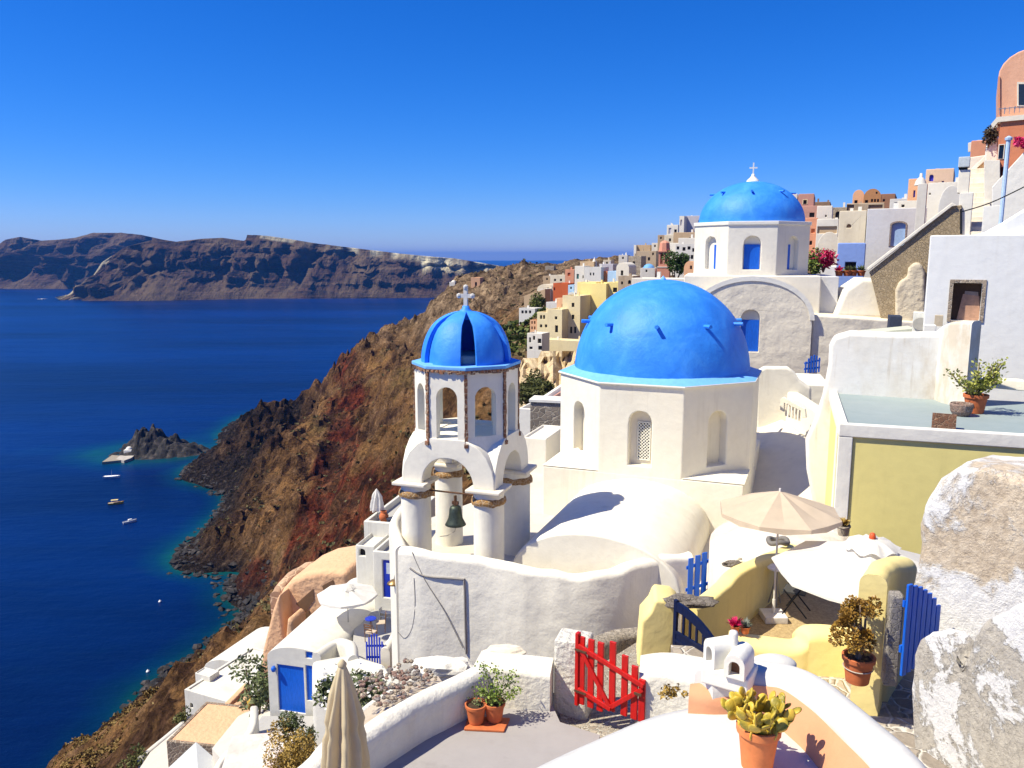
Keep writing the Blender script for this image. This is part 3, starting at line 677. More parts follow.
    for side, kind, x0, x1, z0, z1, pm, pn, fm in rec:
        so_, u, n, L_ = sides[side]; dep = reveal-.03
        def W(x, z, k_): return so_+u*x+Vector((0, 0, z))-n*k_
        m2 = MB(); lp = opening(kind, x0-.01, x1+.01, z0-.01, z1+.01); m2.prism([W(x, z, dep) for x, z in lp], -n*.05)
        if pm in (BLUE, NAVY) and x1-x0 > .3:
            pass
        po = m2.build(pn, pm, t, local=True)
        if fm is not None:
            f_ = min(.12, (x1-x0)*.18); m3 = MB(); o1 = opening(kind, x0-f_, x1+f_, z0-f_*.3, z1+f_); i1 = opening(kind, x0, x1, z0+.002, z1)
            m3.facade(o1, [i1], W(0, 0, -.04), u, (0, 0, 1), n, .045)
            nn = len(o1)
            for i in range(nn):
                a, b_ = o1[i], o1[(i+1) % nn]; m3.face((W(a[0], a[1], -.04), W(b_[0], b_[1], -.04), W(b_[0], b_[1], .01), W(a[0], a[1], .01)))
            fo = m3.build('frame', fm, t, local=True)
            fo.parent = po
    return t

# ---------------------------------------------------------------- the near church
RZ1 = R(-21)
C1 = Vector((6.0, 32.0, -9.85)); t = thing('domed_church', 'white octagonal church with the largest blue dome, in the middle of the picture', 'church', C1, RZ1)
RR = 4.04; AP = RR*math.cos(PI/8); S8 = 2*RR*math.sin(PI/8); zb, ze = 1.95, 5.25
mb = MB()
for k in range(8):
    a = -PI/2+k*PI/4; n = Vector((math.cos(a), math.sin(a), 0)); u = Vector((-math.sin(a), math.cos(a), 0)); O = n*AP-u*S8/2
    hl = []
    if k in (0, 1, 7): hl = [arch(S8/2, zb+.32, .84, 2.05)]
    mb.facade(rect(0, zb-.5, S8, ze), hl, O, u, (0, 0, 1), n, .42 if k else .34)
mb.build('drum', WHITE, t, local=True, bevel=.05)
# square base with sloping corner squinches
q = AP+.012
MB().box((-q, -q, -2.5), (q, q, zb)).build('base', WHITE, t, local=True, bevel=.08)
for sx_, sy_ in ((-1, -1), (1, -1), (1, 1), (-1, 1)):
    mb = MB(); c_ = Vector((sx_*q, sy_*q, zb)); p1 = Vector((sx_*q, sy_*RR*math.sin(PI/8), zb)); p2 = Vector((sx_*RR*math.sin(PI/8), sy_*q, zb)); mid = (p1+p2)/2+Vector((0, 0, .55 if sx_ < 0 else .10))
    i1 = p1*.93; i1.z = zb+.02; 
    mb.face((c_+Vector((0, 0, .01)), p1+Vector((0, 0, .01)), mid)); mb.face((c_+Vector((0, 0, .01)), mid, p2+Vector((0, 0, .01)))); mb.face((p1, p2, mid)); mb.build('corner_slope', WHITE, t, local=True)
def oct_slab(r, z0, z1, name, mat, t, r1=None): return MB().ngon_prism((0, 0, 0), r, z0, z1, 8, -PI/2-PI/8, r1).build(name, mat, t, local=True, bevel=.02)
oct_slab(RR+.10, ze, ze+.07, 'cornice', WHITE2, t)
# the painted rim climbs from the octagon to the round dome
mb = MB(); n = 64; a_ = []; b_ = []
for k in range(n):
    an = 2*PI*k/n; loc_ = (an+PI/2+PI/8) % (PI/4)-PI/8; ro = (RR+.07)*math.cos(PI/8)/math.cos(loc_); a_.append((ro*math.cos(an), ro*math.sin(an), ze+.075)); b_.append((3.35*math.cos(an), 3.35*math.sin(an), ze+.30))
for k in range(n): j = (k+1) % n; mb.face((a_[k], a_[j], b_[j], b_[k]))
mb.build('rim', RIM, t, local=True, smooth=True)
prof = [(3.46*math.cos(PI/2*i/22)**.96, ze+.10+3.62*math.sin(PI/2*i/22)) for i in range(22)]+[(0, ze+3.72)]
mb = MB(); mb.lathe((0, 0, 0), prof, 80)
for v in mb.bm.verts: v.co += Vector((v.co.x, v.co.y, 0)).normalized()*noise.noise(v.co*.9)*.035 if v.co.xy.length > .1 else Vector()
dm = mb.build('dome', DOME, t, local=True, smooth=True)
for k in range(10):
    a = -PI/2+R(7)+k*2*PI/10; el = R(33); d_ = Vector((math.cos(a), math.sin(a), 0)); p0 = d_*3.46*math.cos(el)+Vector((0, 0, ze+.1+3.62*math.sin(el)))
    s = MB().tube([p0-d_*.2, p0+d_*.34+Vector((0, 0, .02))], .075, 7).build('spout', DOME, t, local=True, smooth=False); s.parent = dm
MB().lathe((0, 0, ze+3.68), [(.12, 0), (.1, .08), (.05, .14), (0, .2)], 10).build('finial', RIM, t, local=True)
# window fillings
def face_frame(k, M0=None):
    a = -PI/2+k*PI/4; n = Vector((math.cos(a), math.sin(a), 0)); u = Vector((-math.sin(a), math.cos(a), 0)); return n*AP-u*S8/2, u, n
for k in (0, 1, 7):
    O, u, n = face_frame(k); dep = .41 if k else .33
    pl = MB(); pl.prism([O+u*x+Vector((0, 0, z))-n*dep for x, z in arch(S8/2, zb+.30, .88, 2.1)], -n*.06)
    nc_ = {0: 'window', 1: 'niche', 7: 'niche'}[k]; po = pl.build(nc_, WHITE if k else CREAM, t, local=True)
    if k == 0:
        # pierced screen of diagonal bars over a dark panel
        x0, x1, z0, z1 = S8/2-.14, S8/2+.33, zb+.50, zb+1.92
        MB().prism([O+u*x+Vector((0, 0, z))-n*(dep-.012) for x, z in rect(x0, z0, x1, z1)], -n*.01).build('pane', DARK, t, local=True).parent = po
        m2 = MB(); wv = x1-x0; hv = z1-z0; st = .118
        def bar(p, q_, off):
            A_ = O+u*p[0]+Vector((0, 0, p[1]))-n*(dep-.03-off); B_ = O+u*q_[0]+Vector((0, 0, q_[1]))-n*(dep-.03-off); m2.tube([A_, B_], .017, 4)
        kk = -hv
        while kk < wv:
            a0 = max(0, kk); b0 = a0-kk; a1 = min(wv, kk+hv); b1 = a1-kk
            if a1-a0 > .02: bar((x0+a0, z0+b0), (x0+a1, z0+b1), 0); bar((x1-a0, z0+b0), (x1-a1, z0+b1), .012)
            kk += st
        for aa, bb in (((x0, z0), (x1, z0)), ((x1, z0), (x1, z1)), ((x1, z1), (x0, z1)), ((x0, z1), (x0, z0))): bar(aa, bb, .01)
        m2.build('lattice', WHITE2, t, local=True).parent = po
    if k == 1:
        for zz in (.45, 1.0, 1.52):
            c_ = O+u*(S8/2-.36)+Vector((0, 0, zb+.3+zz))-n*(dep-.004)
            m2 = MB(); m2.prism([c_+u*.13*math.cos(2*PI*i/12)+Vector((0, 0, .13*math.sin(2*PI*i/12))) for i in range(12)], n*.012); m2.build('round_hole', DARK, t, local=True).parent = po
# barrel vault running out from the drum towards the camera
mb = MB(); yv0, yv1 = -AP, -AP-6.35; hw, vz, vr = 2.62, .15, 1.62; n = 28; m_ = 14; grid = []
for j in range(m_+1):
    y = yv0+(yv1-yv0)*j/m_; row = []
    for i in range(n+1):
        a = PI*i/n; row.append(mb.bm.verts.new((hw*math.cos(a)*(1+.0*j), y, vz+vr*math.sin(a)**.9+noise.noise(Vector((i*.3, y*.4, 1)))*.03)))
    grid.append(row)
for j in range(m_):
    for i in range(n): mb.bm.faces.new((grid[j][i], grid[j][i+1], grid[j+1][i+1], grid[j+1][i]))
f0 = [mb.bm.verts.new((hw, yv1, -1.5)), mb.bm.verts.new((-hw, yv1, -1.5))]
mb.bm.faces.new(grid[-1]+[f0[1], f0[0]])
g0 = [mb.bm.verts.new((hw, yv0, -1.5)), mb.bm.verts.new((-hw, yv0, -1.5))]
mb.bm.faces.new((grid[0][0], *[r[0] for r in grid[1:]], f0[0], g0[0])); mb.bm.faces.new((grid[0][-1], *[r[-1] for r in grid[1:]], f0[1], g0[1]))
mb.build('barrel_vault', WHITE, t, local=True, bevel=.07, ang=50)

# ---------------------------------------------------------------- the second church
RZ2 = R(-14)
C2 = Vector((15.24, 52.0, -6.6)); t = thing('domed_church', 'smaller blue domed church with a white cross, up the hill behind the largest dome', 'church', C2, RZ2)
RR2 = 3.72; AP2 = RR2*math.cos(PI/8); S82 = 2*RR2*math.sin(PI/8); zb2, ze2 = 5.5, 8.5
mb = MB(); dr = None
for k in range(8):
    a = -PI/2+k*PI/4; n = Vector((math.cos(a), math.sin(a), 0)); u = Vector((-math.sin(a), math.cos(a), 0)); O = n*AP2-u*S82/2
    hl = [arch(S82/2, zb2+.35, 1.0 if k == 0 else .9, 2.0)] if k in (0, 1, 7) else []
    mb.facade(rect(0, zb2-.5, S82, ze2), hl, O, u, (0, 0, 1), n, .3)
mb.build('drum', WHITE, t, local=True, bevel=.05)
for k in (0, 1, 7):
    a = -PI/2+k*PI/4; n = Vector((math.cos(a), math.sin(a), 0)); u = Vector((-math.sin(a), math.cos(a), 0)); O = n*AP2-u*S82/2; dep = .28; hwk = .5 if k == 0 else .45
    po = MB().prism([O+u*x+Vector((0, 0, z))-n*dep for x, z in arch(S82/2, zb2+.33, 2*hwk+.04, 2.04)], -n*.05).build('window', WHITE, t, local=True)
    x0, x1 = (S82/2-.46, S82/2+.46) if k == 0 else ((S82/2+.08, S82/2+.43) if k == 7 else (S82/2-.43, S82/2-.0))
    MB().prism([O+u*x+Vector((0, 0, z))-n*(dep-.05) for x, z in rect(x0, zb2+.37, x1, zb2+1.85)], -n*.04).build('shutter', BLUE, t, local=True).parent = po
q2 = AP2+.2
MB().box((-q2-.3, -q2, -4), (q2+.35, q2, zb2)).build('base', WHITE, t, local=True, bevel=.08)
MB().ngon_prism((0, 0, 0), RR2+.08, ze2, ze2+.22, 8, -PI/2-PI/8).build('cornice', WHITE2, t, local=True, bevel=.03)
mb = MB(); mb.lathe((0, 0, ze2+.2), [(3.26*math.cos(PI/2*i/20), 2.62*math.sin(PI/2*i/20)) for i in range(20)]+[(0, 2.62)], 72)
dm = mb.build('dome', DOME, t, local=True, smooth=True)
for k in range(8):
    a = -PI/2+R(-3)+k*PI/4; el = R(45); d_ = Vector((math.cos(a), math.sin(a), 0)); p0 = d_*3.26*math.cos(el)+Vector((0, 0, ze2+.2+2.62*math.sin(el)))
    MB().tube([p0-d_*.2, p0+d_*.32], .07, 7).build('spout', DOME, t, local=True).parent = dm
MB().lathe((0, 0, ze2+2.78), [(.42, 0), (.36, .12), (.2, .26), (.1, .4), (.09, .5), (0, .52)], 14).build('finial', WHITE2, t, local=True, smooth=True)
mb = MB(); z0 = ze2+3.25; mb.box((-.04, -.035, z0), (.04, .035, z0+.72)); mb.box((-.24, -.033, z0+.36), (.24, .033, z0+.45)); mb.build('cross', WHITE2, t, local=True)
# projecting vaulted porch front with a gable wall
GRAYW = plaster('weathered_white', (.84, .77, .65), (.46, .42, .36), .5, .5, .6, bd=.06, bscale=1.6)
gy = -q2-2.3; hw2 = 3.35; mb = MB(); arc = [(hw2*math.cos(PI*i/20), 3.05+2.35*math.sin(PI*i/20)) for i in range(21)]
mb.facade([(-hw2, -4), (hw2, -4)]+arc, [arch(-.02, 1.15, 1.05, 2.45)], (0, gy, 0), (1, 0, 0), (0, 0, 1), (0, -1, 0), .25)
for (x0, z0), (x1, z1) in zip(arc, arc[1:]): mb.face(((x0, gy, z0), (x1, gy, z1), (x1, -q2+.1, z1), (x0, -q2+.1, z0)))
mb.face(((-hw2, gy, -4), (-hw2, gy, 3.05), (-hw2, -q2, 3.05), (-hw2, -q2, -4))); mb.face(((hw2, gy, -4), (hw2, gy, 3.05), (hw2, -q2, 3.05), (hw2, -q2, -4)))
mb.build('porch_vault', GRAYW, t, local=True, bevel=.05)
# raised whitewashed border of the gable
mb = MB(); n_ = len(arc); o_ = [((hw2+.12)*math.cos(PI*i/20), 3.05+2.47*math.sin(PI*i/20)) for i in range(21)]; i_ = [((hw2-.14)*math.cos(PI*i/20), 3.05+2.2*math.sin(PI*i/20)) for i in range(21)]
for k in range(20):
    A_ = [(o_[k], i_[k]), (o_[k+1], i_[k+1])]
    mb.prism([(A_[0][0][0], gy+.1, A_[0][0][1]), (A_[1][0][0], gy+.1, A_[1][0][1]), (A_[1][1][0], gy+.1, A_[1][1][1]), (A_[0][1][0], gy+.1, A_[0][1][1])], (0, -.16, 0))
mb.build('gable_rim', WHITE2, t, local=True)
po = MB().prism([(x, gy+.22, z) for x, z in arch(-.02, 1.13, 1.09, 2.49)], (0, .05, 0)).build('window', CREAM, t, local=True)
MB().prism([(x, gy+.17, z) for x, z in rect(-.52, 1.17, .48, 3.0)], (0, .04, 0)).build('shutter', BLUE, t, local=True).parent = po
# lower rough side wing, running right
mb = MB(); mb.prism([(hw2+.003, gy+.25, -4), (9.4, gy+.25, -4), (9.4, gy+.25, 2.55), (8.9, gy+.25, 3.05), (hw2+.003, gy+.25, 3.35)], (0, 5.5, 0)); mb.build('side_wing', GRAYW, t, local=True, bevel=.12)
mb = MB(); mb.box((q2+.36, -q2+.6, 0), (q2+1.4, q2, zb2-.05)); mb.build('side_wall', plaster('bluish_white', (.6, .6, .6), amt=.3), t, local=True, bevel=.05)
mb = MB(); A_ = [(4.75, 3.1), (9.0, 3.0), (8.7, 4.2), (8.35, 5.3), (6.2, 5.38), (5.3, 4.7)]
mb.prism([(x, -q2-.2, z) for x, z in A_], (0, 3.2, 0)); mb.build('side_vault', WHITE, t, local=True, bevel=.25, seg=3)

# ---------------------------------------------------------------- the bell tower
RZT = R(-20); CT = Vector((-1.45, 25.2, -9.85)); t = thing('bell_tower', 'white open bell tower on four round pillars with a ribbed blue cupola and a cross', 'tower', CT, RZT)
TW = plaster('tower_white', (.90, .86, .77), (.62, .57, .5), .3, .8, .25); BR = rubble('brown_stone', (.34, .16, .09), (.22, .11, .07), (.48, .38, .28), 7, .6); OCH = rubble('ochre_band', (.42, .24, .09), (.26, .15, .07), (.55, .42, .28), 9, .6)
hp = 1.24
for sx_, sy_ in ((-1, -1), (1, -1), (1, 1), (-1, 1)):
    pl = MB().lathe((sx_*hp, sy_*hp, -2.8), [(.52, 0), (.50, 2.2), (.475, 3.2), (.47, 5.2), (.47, 5.62)], 26).build('pillar', TW, t, local=True, smooth=True)
    m2 = MB(); m2.lathe((sx_*hp, sy_*hp, 2.42), [(.47, 0), (.535, .02), (.55, .1), (.52, .19), (.47, .22)], 26)
    for v in m2.bm.verts: v.co.z += noise.noise(v.co*5)*.05; v.co.x += noise.noise(v.co*7)*.02
    m2.build('band', OCH, t, local=True).parent = pl
    m2 = MB(); m2.box((sx_*hp-.56, sy_*hp-.56, 2.82), (sx_*hp+.56, sy_*hp+.56, 2.93)); m2.build('capital', CREAM, t, local=True, bevel=.03).parent = pl
zo = 4.36; Rt = 1.66; APt = Rt*math.cos(PI/8); St = 2*Rt*math.sin(PI/8)
ri = .86; zs = 2.93
ext = [(-1.545, zs), (-1.54, zs+.28), (-1.47, zs+.6), (-1.28, zs+.96), (-1.0, zs+1.24), (-St/2-.01, zs+1.44)]
prof2 = ext+[(-x, z) for x, z in ext[::-1]]+[(ri*math.cos(PI*i/16)*1.0, zs+ri*math.sin(PI*i/16)) for i in range(17)]
for k in range(4):
    a = -PI/2+k*PI/2; n = Vector((math.cos(a), math.sin(a), 0)); u = Vector((-math.sin(a), math.cos(a), 0)); yo = APt+.035
    th = .66 if k % 2 == 0 else .655
    m2 = MB(); pts = [u*x*(1 if k % 2 == 0 else .997)+n*yo+Vector((0, 0, z)) for x, z in prof2]
    tri = tessellate_polygon([pts]); A_ = [m2.bm.verts.new(p) for p in pts]; B_ = [m2.bm.verts.new(p-n*th) for p in pts]
    for f in tri: m2.bm.faces.new([A_[i] for i in f]); m2.bm.faces.new([B_[i] for i in f][::-1])
    for i in range(len(pts)): j = (i+1) % len(pts); m2.bm.faces.new((A_[i], A_[j], B_[j], B_[i]))
    m2.build('arch', TW, t, local=True, bevel=.03)
# corner squinches between arches and the octagon
for sx_, sy_ in ((-1, -1), (1, -1), (1, 1), (-1, 1)):
    pts = [(St/2*sx_, APt*sy_, zo+.1), (APt*sx_, St/2*sy_, zo+.1), (St/2*sx_, APt*sy_, zo-.3), (APt*sx_, St/2*sy_, zo-.3), (.75*sx_, .75*sy_, zo), (1.3*sx_, 1.36*sy_, zs+.02), (1.36*sx_, 1.3*sy_, zs+.02), (1.0*sx_, 1.0*sy_, zs+.1)]
    m2 = MB(); vs = [m2.bm.verts.new(p) for p in pts]; bmesh.ops.convex_hull(m2.bm, input=vs); m2.build('squinch', TW, t, local=True)
# octagonal lantern with eight arched openings
mb = MB(); zt = 6.48
for k in range(8):
    a = -PI/2+k*PI/4; n = Vector((math.cos(a), math.sin(a), 0)); u = Vector((-math.sin(a), math.cos(a), 0)); O = n*APt-u*St/2
    hole = arch(St/2, zo+.0, .70, 1.62); mb.facade(rect(0, zo-.6, St, zt), [hole], O, u, (0, 0, 1), n, .26)
    ai = APt-.26; si = 2*ai*math.tan(PI/8); Oi = n*ai-u*si/2; mb.facade(rect(0, zo-.02, si, zt), [[(x-St/2+si/2, z) for x, z in hole]], Oi, u, (0, 0, 1), n, .001)
mb.build('lantern', TW, t, local=True, weld=False)
MB().ngon_prism((0, 0, 0), Rt-.05, zo-.14, zo-.02, 8, -PI/2-PI/8).build('floor', TW, t, local=True)
for k in range(8):
    a = -PI/2-PI/8+k*PI/4; c_ = Vector((Rt*math.cos(a), Rt*math.sin(a), 0)); m2 = MB(); z = zo-.1; out = c_.normalized()
    while z < zt-.02:
        dz = random.uniform(.1, .2); m2.obox(c_*(1.0+random.uniform(-.01, .008))+Vector((0, 0, z+dz/2)), (.07, random.uniform(.085, .125), dz*.97), a); z += dz
    m2.obox(c_*1.02+Vector((0, 0, zo-.14)), (.10, .13, .12), a)
    m2.build('edge_stones', BR, t, local=True, weld=False)
mb = MB(); n = 72
for k in range(n):
    a = 2*PI*k/n; lc = (a+PI/2+PI/8) % (PI/4)-PI/8; ro = (Rt+.05)*math.cos(PI/8)/math.cos(lc); dz = random.uniform(.05, .12); mb.obox((ro*math.cos(a)*.985, ro*math.sin(a)*.985, zt-dz/2+.02), (.12, random.uniform(.1, .15), dz), a)
mb.build('stone_course', BR, t, local=True, weld=False)
MB().ngon_prism((0, 0, 0), Rt+.07, zt+.02, zt+.13, 8, -PI/2-PI/8).build('cornice', RIM, t, local=True, bevel=.02)
# cupola: six broad curved ribs, open between, meeting in a cap
H_ = 1.57; Rc = 1.40
def cup(s, rr=Rc): # s 0..1 from base to crown
    return rr*max(0, math.cos(s*PI/2*.97))**.84*(1-.22*max(0, (s-.55)/.45)**1.5), zt+.13+H_*math.sin(s*PI/2)**1.05
for k in range(6):
    ac = R(-22+60*k)-PI/2-RZT+R(-2); m2 = MB(); WH_ = R(24); m = 18; gr = []
    for i in range(m+1):
        s = i/m; r_, z = cup(s); row = []
        ww = R(20)*(1 if s < .55 else 1+((s-.55)/.45)*.52)
        for rr_ in (r_+.0, max(r_-.13, 0.01)):
            for j in range(5):
                a = ac-ww+2*ww*j/4; bul = .03*math.cos((j-2)/2*PI/2)
                row.append(m2.bm.verts.new(((rr_+bul)*math.cos(a), (rr_+bul)*math.sin(a), z-(0 if rr_ == r_ else .03))))
        gr.append(row)
    for A_, B_ in zip(gr, gr[1:]):
        for j in range(4): m2.bm.faces.new((A_[j], A_[j+1], B_[j+1], B_[j])); m2.bm.faces.new((A_[5+j], B_[5+j], B_[6+j], A_[6+j]))
        m2.bm.faces.new((A_[0], B_[0], B_[5], A_[5])); m2.bm.faces.new((A_[4], A_[9], B_[9], B_[4]))
    m2.build('rib', DOME, t, local=True, bevel=.02, ang=60)
MB().lathe((0, 0, zt+.13+H_-.2), [(.40, -.06), (.34, .08), (.2, .2), (.12, .27), (.1, .36), (0, .37)], 18).build('cap', DOME, t, local=True, smooth=True)
MB().lathe((0, 0, zt+.13), [(.85, 0), (.85, .2), (.8, .24), (0, .26)], 20).build('inner_ring', CREAM, t, local=True, smooth=False)
a_g = R(8)-PI/2-RZT; MB().lathe((0, 0, 0), [(cup(i/10)[0]*.9, cup(i/10)[1]-.05) for i in range(11)], 40, a_g+R(20), a_g+2*PI-R(20)).build('inner_shell', DOME, t, local=True, smooth=True)
mb = MB(); z0 = zt+.13+H_+.12; yy = .045
mb.box((-.06, -yy, z0), (.06, yy, z0+.6)); mb.box((-.23, -yy+.004, z0+.29), (.23, yy-.004, z0+.41))
for x, z in ((-.23, .35), (.23, .35), (0, .62)): mb.lathe((x, 0, z0+z), [(0, -.085), (.075, -.05), (.085, 0), (.075, .05), (0, .085)], 8)
mb.build('cross', plaster('cross_stone', (.60, .58, .54), amt=.5, scale=4), t, local=True, weld=False)
# bell hung between the front pillars
M = ROOT[t.name]; pb = M @ Vector((.12, -hp, 2.55)); t2 = thing('bell', 'green bronze bell hanging on a rod between the front tower pillars', 'bell', pb-Vector((0, 0, .95)), RZT)
BRZ = simple('bronze', (.06, .075, .06), .5, .6, var=.3, scale=9)
MB().lathe((0, 0, 0), [(.0, .55), (.05, .62), (.1, .62), (.16, .58), (.19, .5), (.2, .36), (.23, .2), (.29, .08), (.33, .0), (.31, -.01), (.28, .03), (.2, .2), (.15, .5), (0, .52)], 26).build('body', BRZ, t2, local=True, smooth=True)
mb = MB(); mb.tube([(0, 0, .6), (0, 0, .93)], .05, 8); mb.obox((0, 0, .7), (.2, .08, .1)); mb.build('hanger', simple('rusty_iron', (.12, .06, .035), .8, .3, var=.4), t2, local=True)
MB().tube([(0, 0, .45), (.01, 0, .1), (.01, 0, -.06)], [.015, .02, .045], 8).build('clapper', simple('rusty_iron', (.12, .06, .035)), t2, local=True)
MB().tube([(.01, 0, -.05), (-.05, .05, -.25), (-.35, .1, -.45), (-.6, .1, -.5)], .012, 5).build('pull_rope', simple('rope', (.4, .36, .3)), t2, local=True)
a_ = M @ Vector((-hp+.4, -hp, 2.62)); b_ = M @ Vector((hp-.4, -hp, 2.62)); MB().tube([a_, b_], .028, 6).build('bell_rod', simple('rusty_iron', (.12, .06, .035)), t)

# ---------------------------------------------------------------- paved platform of the church
zf = -9.85
mb = MB(); mb.prism([(-3.4, 23.0, zf), (-.6, 22.1, zf), (1.6, 21.5, zf), (5.4, 22.4, zf), (9.6, 22.0, zf), (13.5, 24, zf), (13.5, 38, zf), (1.5, 38, zf), (-1.5, 31.5, zf), (-4.2, 28, zf)], (0, 0, -7))
tag(mb.build('church_terrace', FLOOR), 'pale paved terrace around the church and bell tower', kind='structure')
# ---------------------------------------------------------------- near walls
STUCCO = plaster('rough_whitewash', (.82, .79, .73), (.62, .56, .46), .4, .9, .55, bd=.05, bscale=4)
STUCCOG = plaster('rough_stucco', (.82, .78, .70), (.64, .57, .46), .5, 1.2, .4, bd=.03, bscale=11)
PYEL = plaster('pale_yellow_plaster', (.86, .72, .31), (.78, .62, .27), .4, .6, .3)
OLIVE = plaster('olive_yellow_plaster', (.80, .70, .27), (.74, .64, .25), .4, .5, .12)
def sweep(pts, base, th, name, mat, label=None, cat=None, n=5, round_=.5, amp=.03, parent=None, smooth_pts=True, group=None, kind=None, flare=0, uneven=0):
    """wall swept along its top centre line; rounded top, base heights per point (or one value)"""
    P3 = [Vector(p) for p in pts]
    if not isinstance(base, (list, tuple)): base = [base]*len(P3)
    ths = th if isinstance(th, (list, tuple)) else [th]*len(P3)
    Q = [Vector((p.x, p.y, p.z)) for p in P3]; B = [Vector((b, t_, 0)) for b, t_ in zip(base, ths)]
    if smooth_pts: Q = catmull(Q, n); B = catmull(B, n)
    else:
        def lin(L_, n):
            out = []
            for a, b in zip(L_, L_[1:]): out += [a.lerp(b, k/n) for k in range(n)]
            return out+[L_[-1]]
        Q = lin(Q, n); B = lin(B, n)
    mb = MB(); rows = []
    for i, q in enumerate(Q):
        d = Q[min(i+1, len(Q)-1)]-Q[max(i-1, 0)]; d.z = 0; d.normalize(); s = Vector((d.y, -d.x, 0)); b, w = B[i].x, B[i].y/2
        rr = min(w*round_*2, w); off = [(-w*(1+flare), b), (-w, (b+q.z-rr)*.5), (-w, q.z-rr)]
        for k in range(1, 6): a = PI/2*k/5; off.append((-w+rr*(1-math.cos(a)), q.z-rr+rr*math.sin(a)))
        if w-rr > .01: pass
        for k in range(4, -1, -1): a = PI/2*k/5; off.append((w-rr*(1-math.cos(a)), q.z-rr+rr*math.sin(a)))
        off += [(w, (b+q.z-rr)*.5), (w*(1+flare), b)]
        row = []
        for o_, z in off:
            v = Vector((q.x, q.y, 0))+s*o_; v.z = z
            k_ = noise.noise(v*.9)*amp+noise.noise(v*2.7)*amp*.4; v += s*k_*(1 if o_ > 0 else -1); v.z += (noise.noise(Vector((v.x, v.y, 3))*1.3)*amp*1.2+noise.noise(Vector((v.x, v.y, 9))*4)*uneven) if z > b+.01 else 0
            row.append(mb.bm.verts.new(v))
        rows.append(row)
    for A_, B_ in zip(rows, rows[1:]):
        for k in range(len(A_)-1): mb.bm.faces.new((A_[k], A_[k+1], B_[k+1], B_[k]))
        mb.bm.faces.new((A_[-1], A_[0], B_[0], B_[-1]))
    mb.bm.faces.new(rows[0]); mb.bm.faces.new(rows[-1])
    bz = min(p for p in base); c_ = Q[len(Q)//2]
    o = mb.build(name, mat, parent, smooth=True, loc=None if parent is not None else (c_.x, c_.y, bz))
    m_ = o.modifiers.new('e', 'EDGE_SPLIT'); m_.split_angle = R(50)
    if label: tag(o, label, cat, group, kind)
    return o
def solid(name, mat, pts, ext, label=None, cat=None, bevel=.05, parent=None, kind=None, group=None, seg=2, amp=0):
    mb = MB(); mb.prism(pts, ext)
    c_ = sum((Vector(p) for p in pts), Vector())/len(pts); zmin = min(v.co.z for v in mb.bm.verts)
    o = mb.build(name, mat, parent, loc=None if parent is not None else (c_.x, c_.y, zmin), bevel=bevel, seg=seg)
    return tag(o, label, cat, group, kind)

# curved parapet in front of the church terrace
pts = [PZ(401, 545, -8.55), PZ(430, 551, -8.62), PZ(487, 558, -8.7), PZ(530, 567, -8.78), PZ(572, 573, -8.82), PZ(610, 569, -8.72), PZ(645, 559, -8.6), PZ(690, 552, -8.55)]
sweep(pts, [-14.2, -13.6, -13, -12.6, -12.3, -12, -11.6, -11.4], .42, 'retaining_wall', plaster('parapet_white', (.90, .86, .78), (.64, .59, .5), .4, .5, .4, bd=.05, bscale=1.8), 'long curving white wall below the bell tower, with cables on its face', 'wall', n=8, round_=.45, amp=.07)
# left end wall of the terrace turns back
sweep([PZ(401, 546, -8.55)+Vector((0, .1, 0)), Vector((-3.9, 25.5, -8.6)), Vector((-3.7, 27.8, -8.6))], -14, .36, 'side_wall', WHITE, 'low white wall turning back beside the left tower pillar', 'wall', amp=.03)
# cables on the wall
CAB = simple('cable_grey', (.28, .26, .24), .7, bs=0)
def onwall(px, py, dz=0):   # on the front face of the curved wall: interpolate its line
    best = None
    for a, b in zip(pts, pts[1:]):
        r = ray(px, py); d = Vector((b.x-a.x, b.y-a.y, 0)).normalized(); n = Vector((d.y, -d.x, 0)); h = r*((Vector((a.x, a.y, 0))+n*.235).dot(n)/r.dot(n))
        t_ = (h-a).dot(d)/((b-a).xy.length)
        if -.05 <= t_ <= 1.05: best = h; break
    return best if best is not None else P(px, py, 22)
def cable(pp, label, r=.014):
    q = [onwall(*a) for a in pp]; o = MB().tube(catmull(q, 4), r, 5).build('cable', CAB, loc=q[-1]); return tag(o, label, 'cable')
cable([(412, 552), (425, 580), (445, 612), (463, 648)], 'thin cable slanting down across the long curving wall')
cable([(410, 568), (425, 576), (460, 579), (464, 583), (465, 620), (466, 654)], 'pale pipe-like cable bent at a right angle on the long curving wall', .03)
cable([(414, 578), (415, 605), (412, 628), (405, 638), (398, 632)], 'looping cable at the left end of the long curving wall', .014)
# wall lamp at the left end of the wall
q = P(394, 583, 23.3); t = thing('wall_lamp', 'round brass lamp on a bracket at the left end of the curving wall', 'lamp', q)
MB().lathe(q, [(0, .12), (.08, .1), (.2, .02), (.22, -.02), (.05, 0)], 16).build('lamp_shade', simple('brass', (.28, .18, .08), .4, .7), t, smooth=True)
MB().tube([q+Vector((0, 0, .1)), q+Vector((.06, 0, .35)), q+Vector((.25, .05, .48)), q+Vector((.4, -.05, .42))], .02, 6).build('bracket', CAB, t)

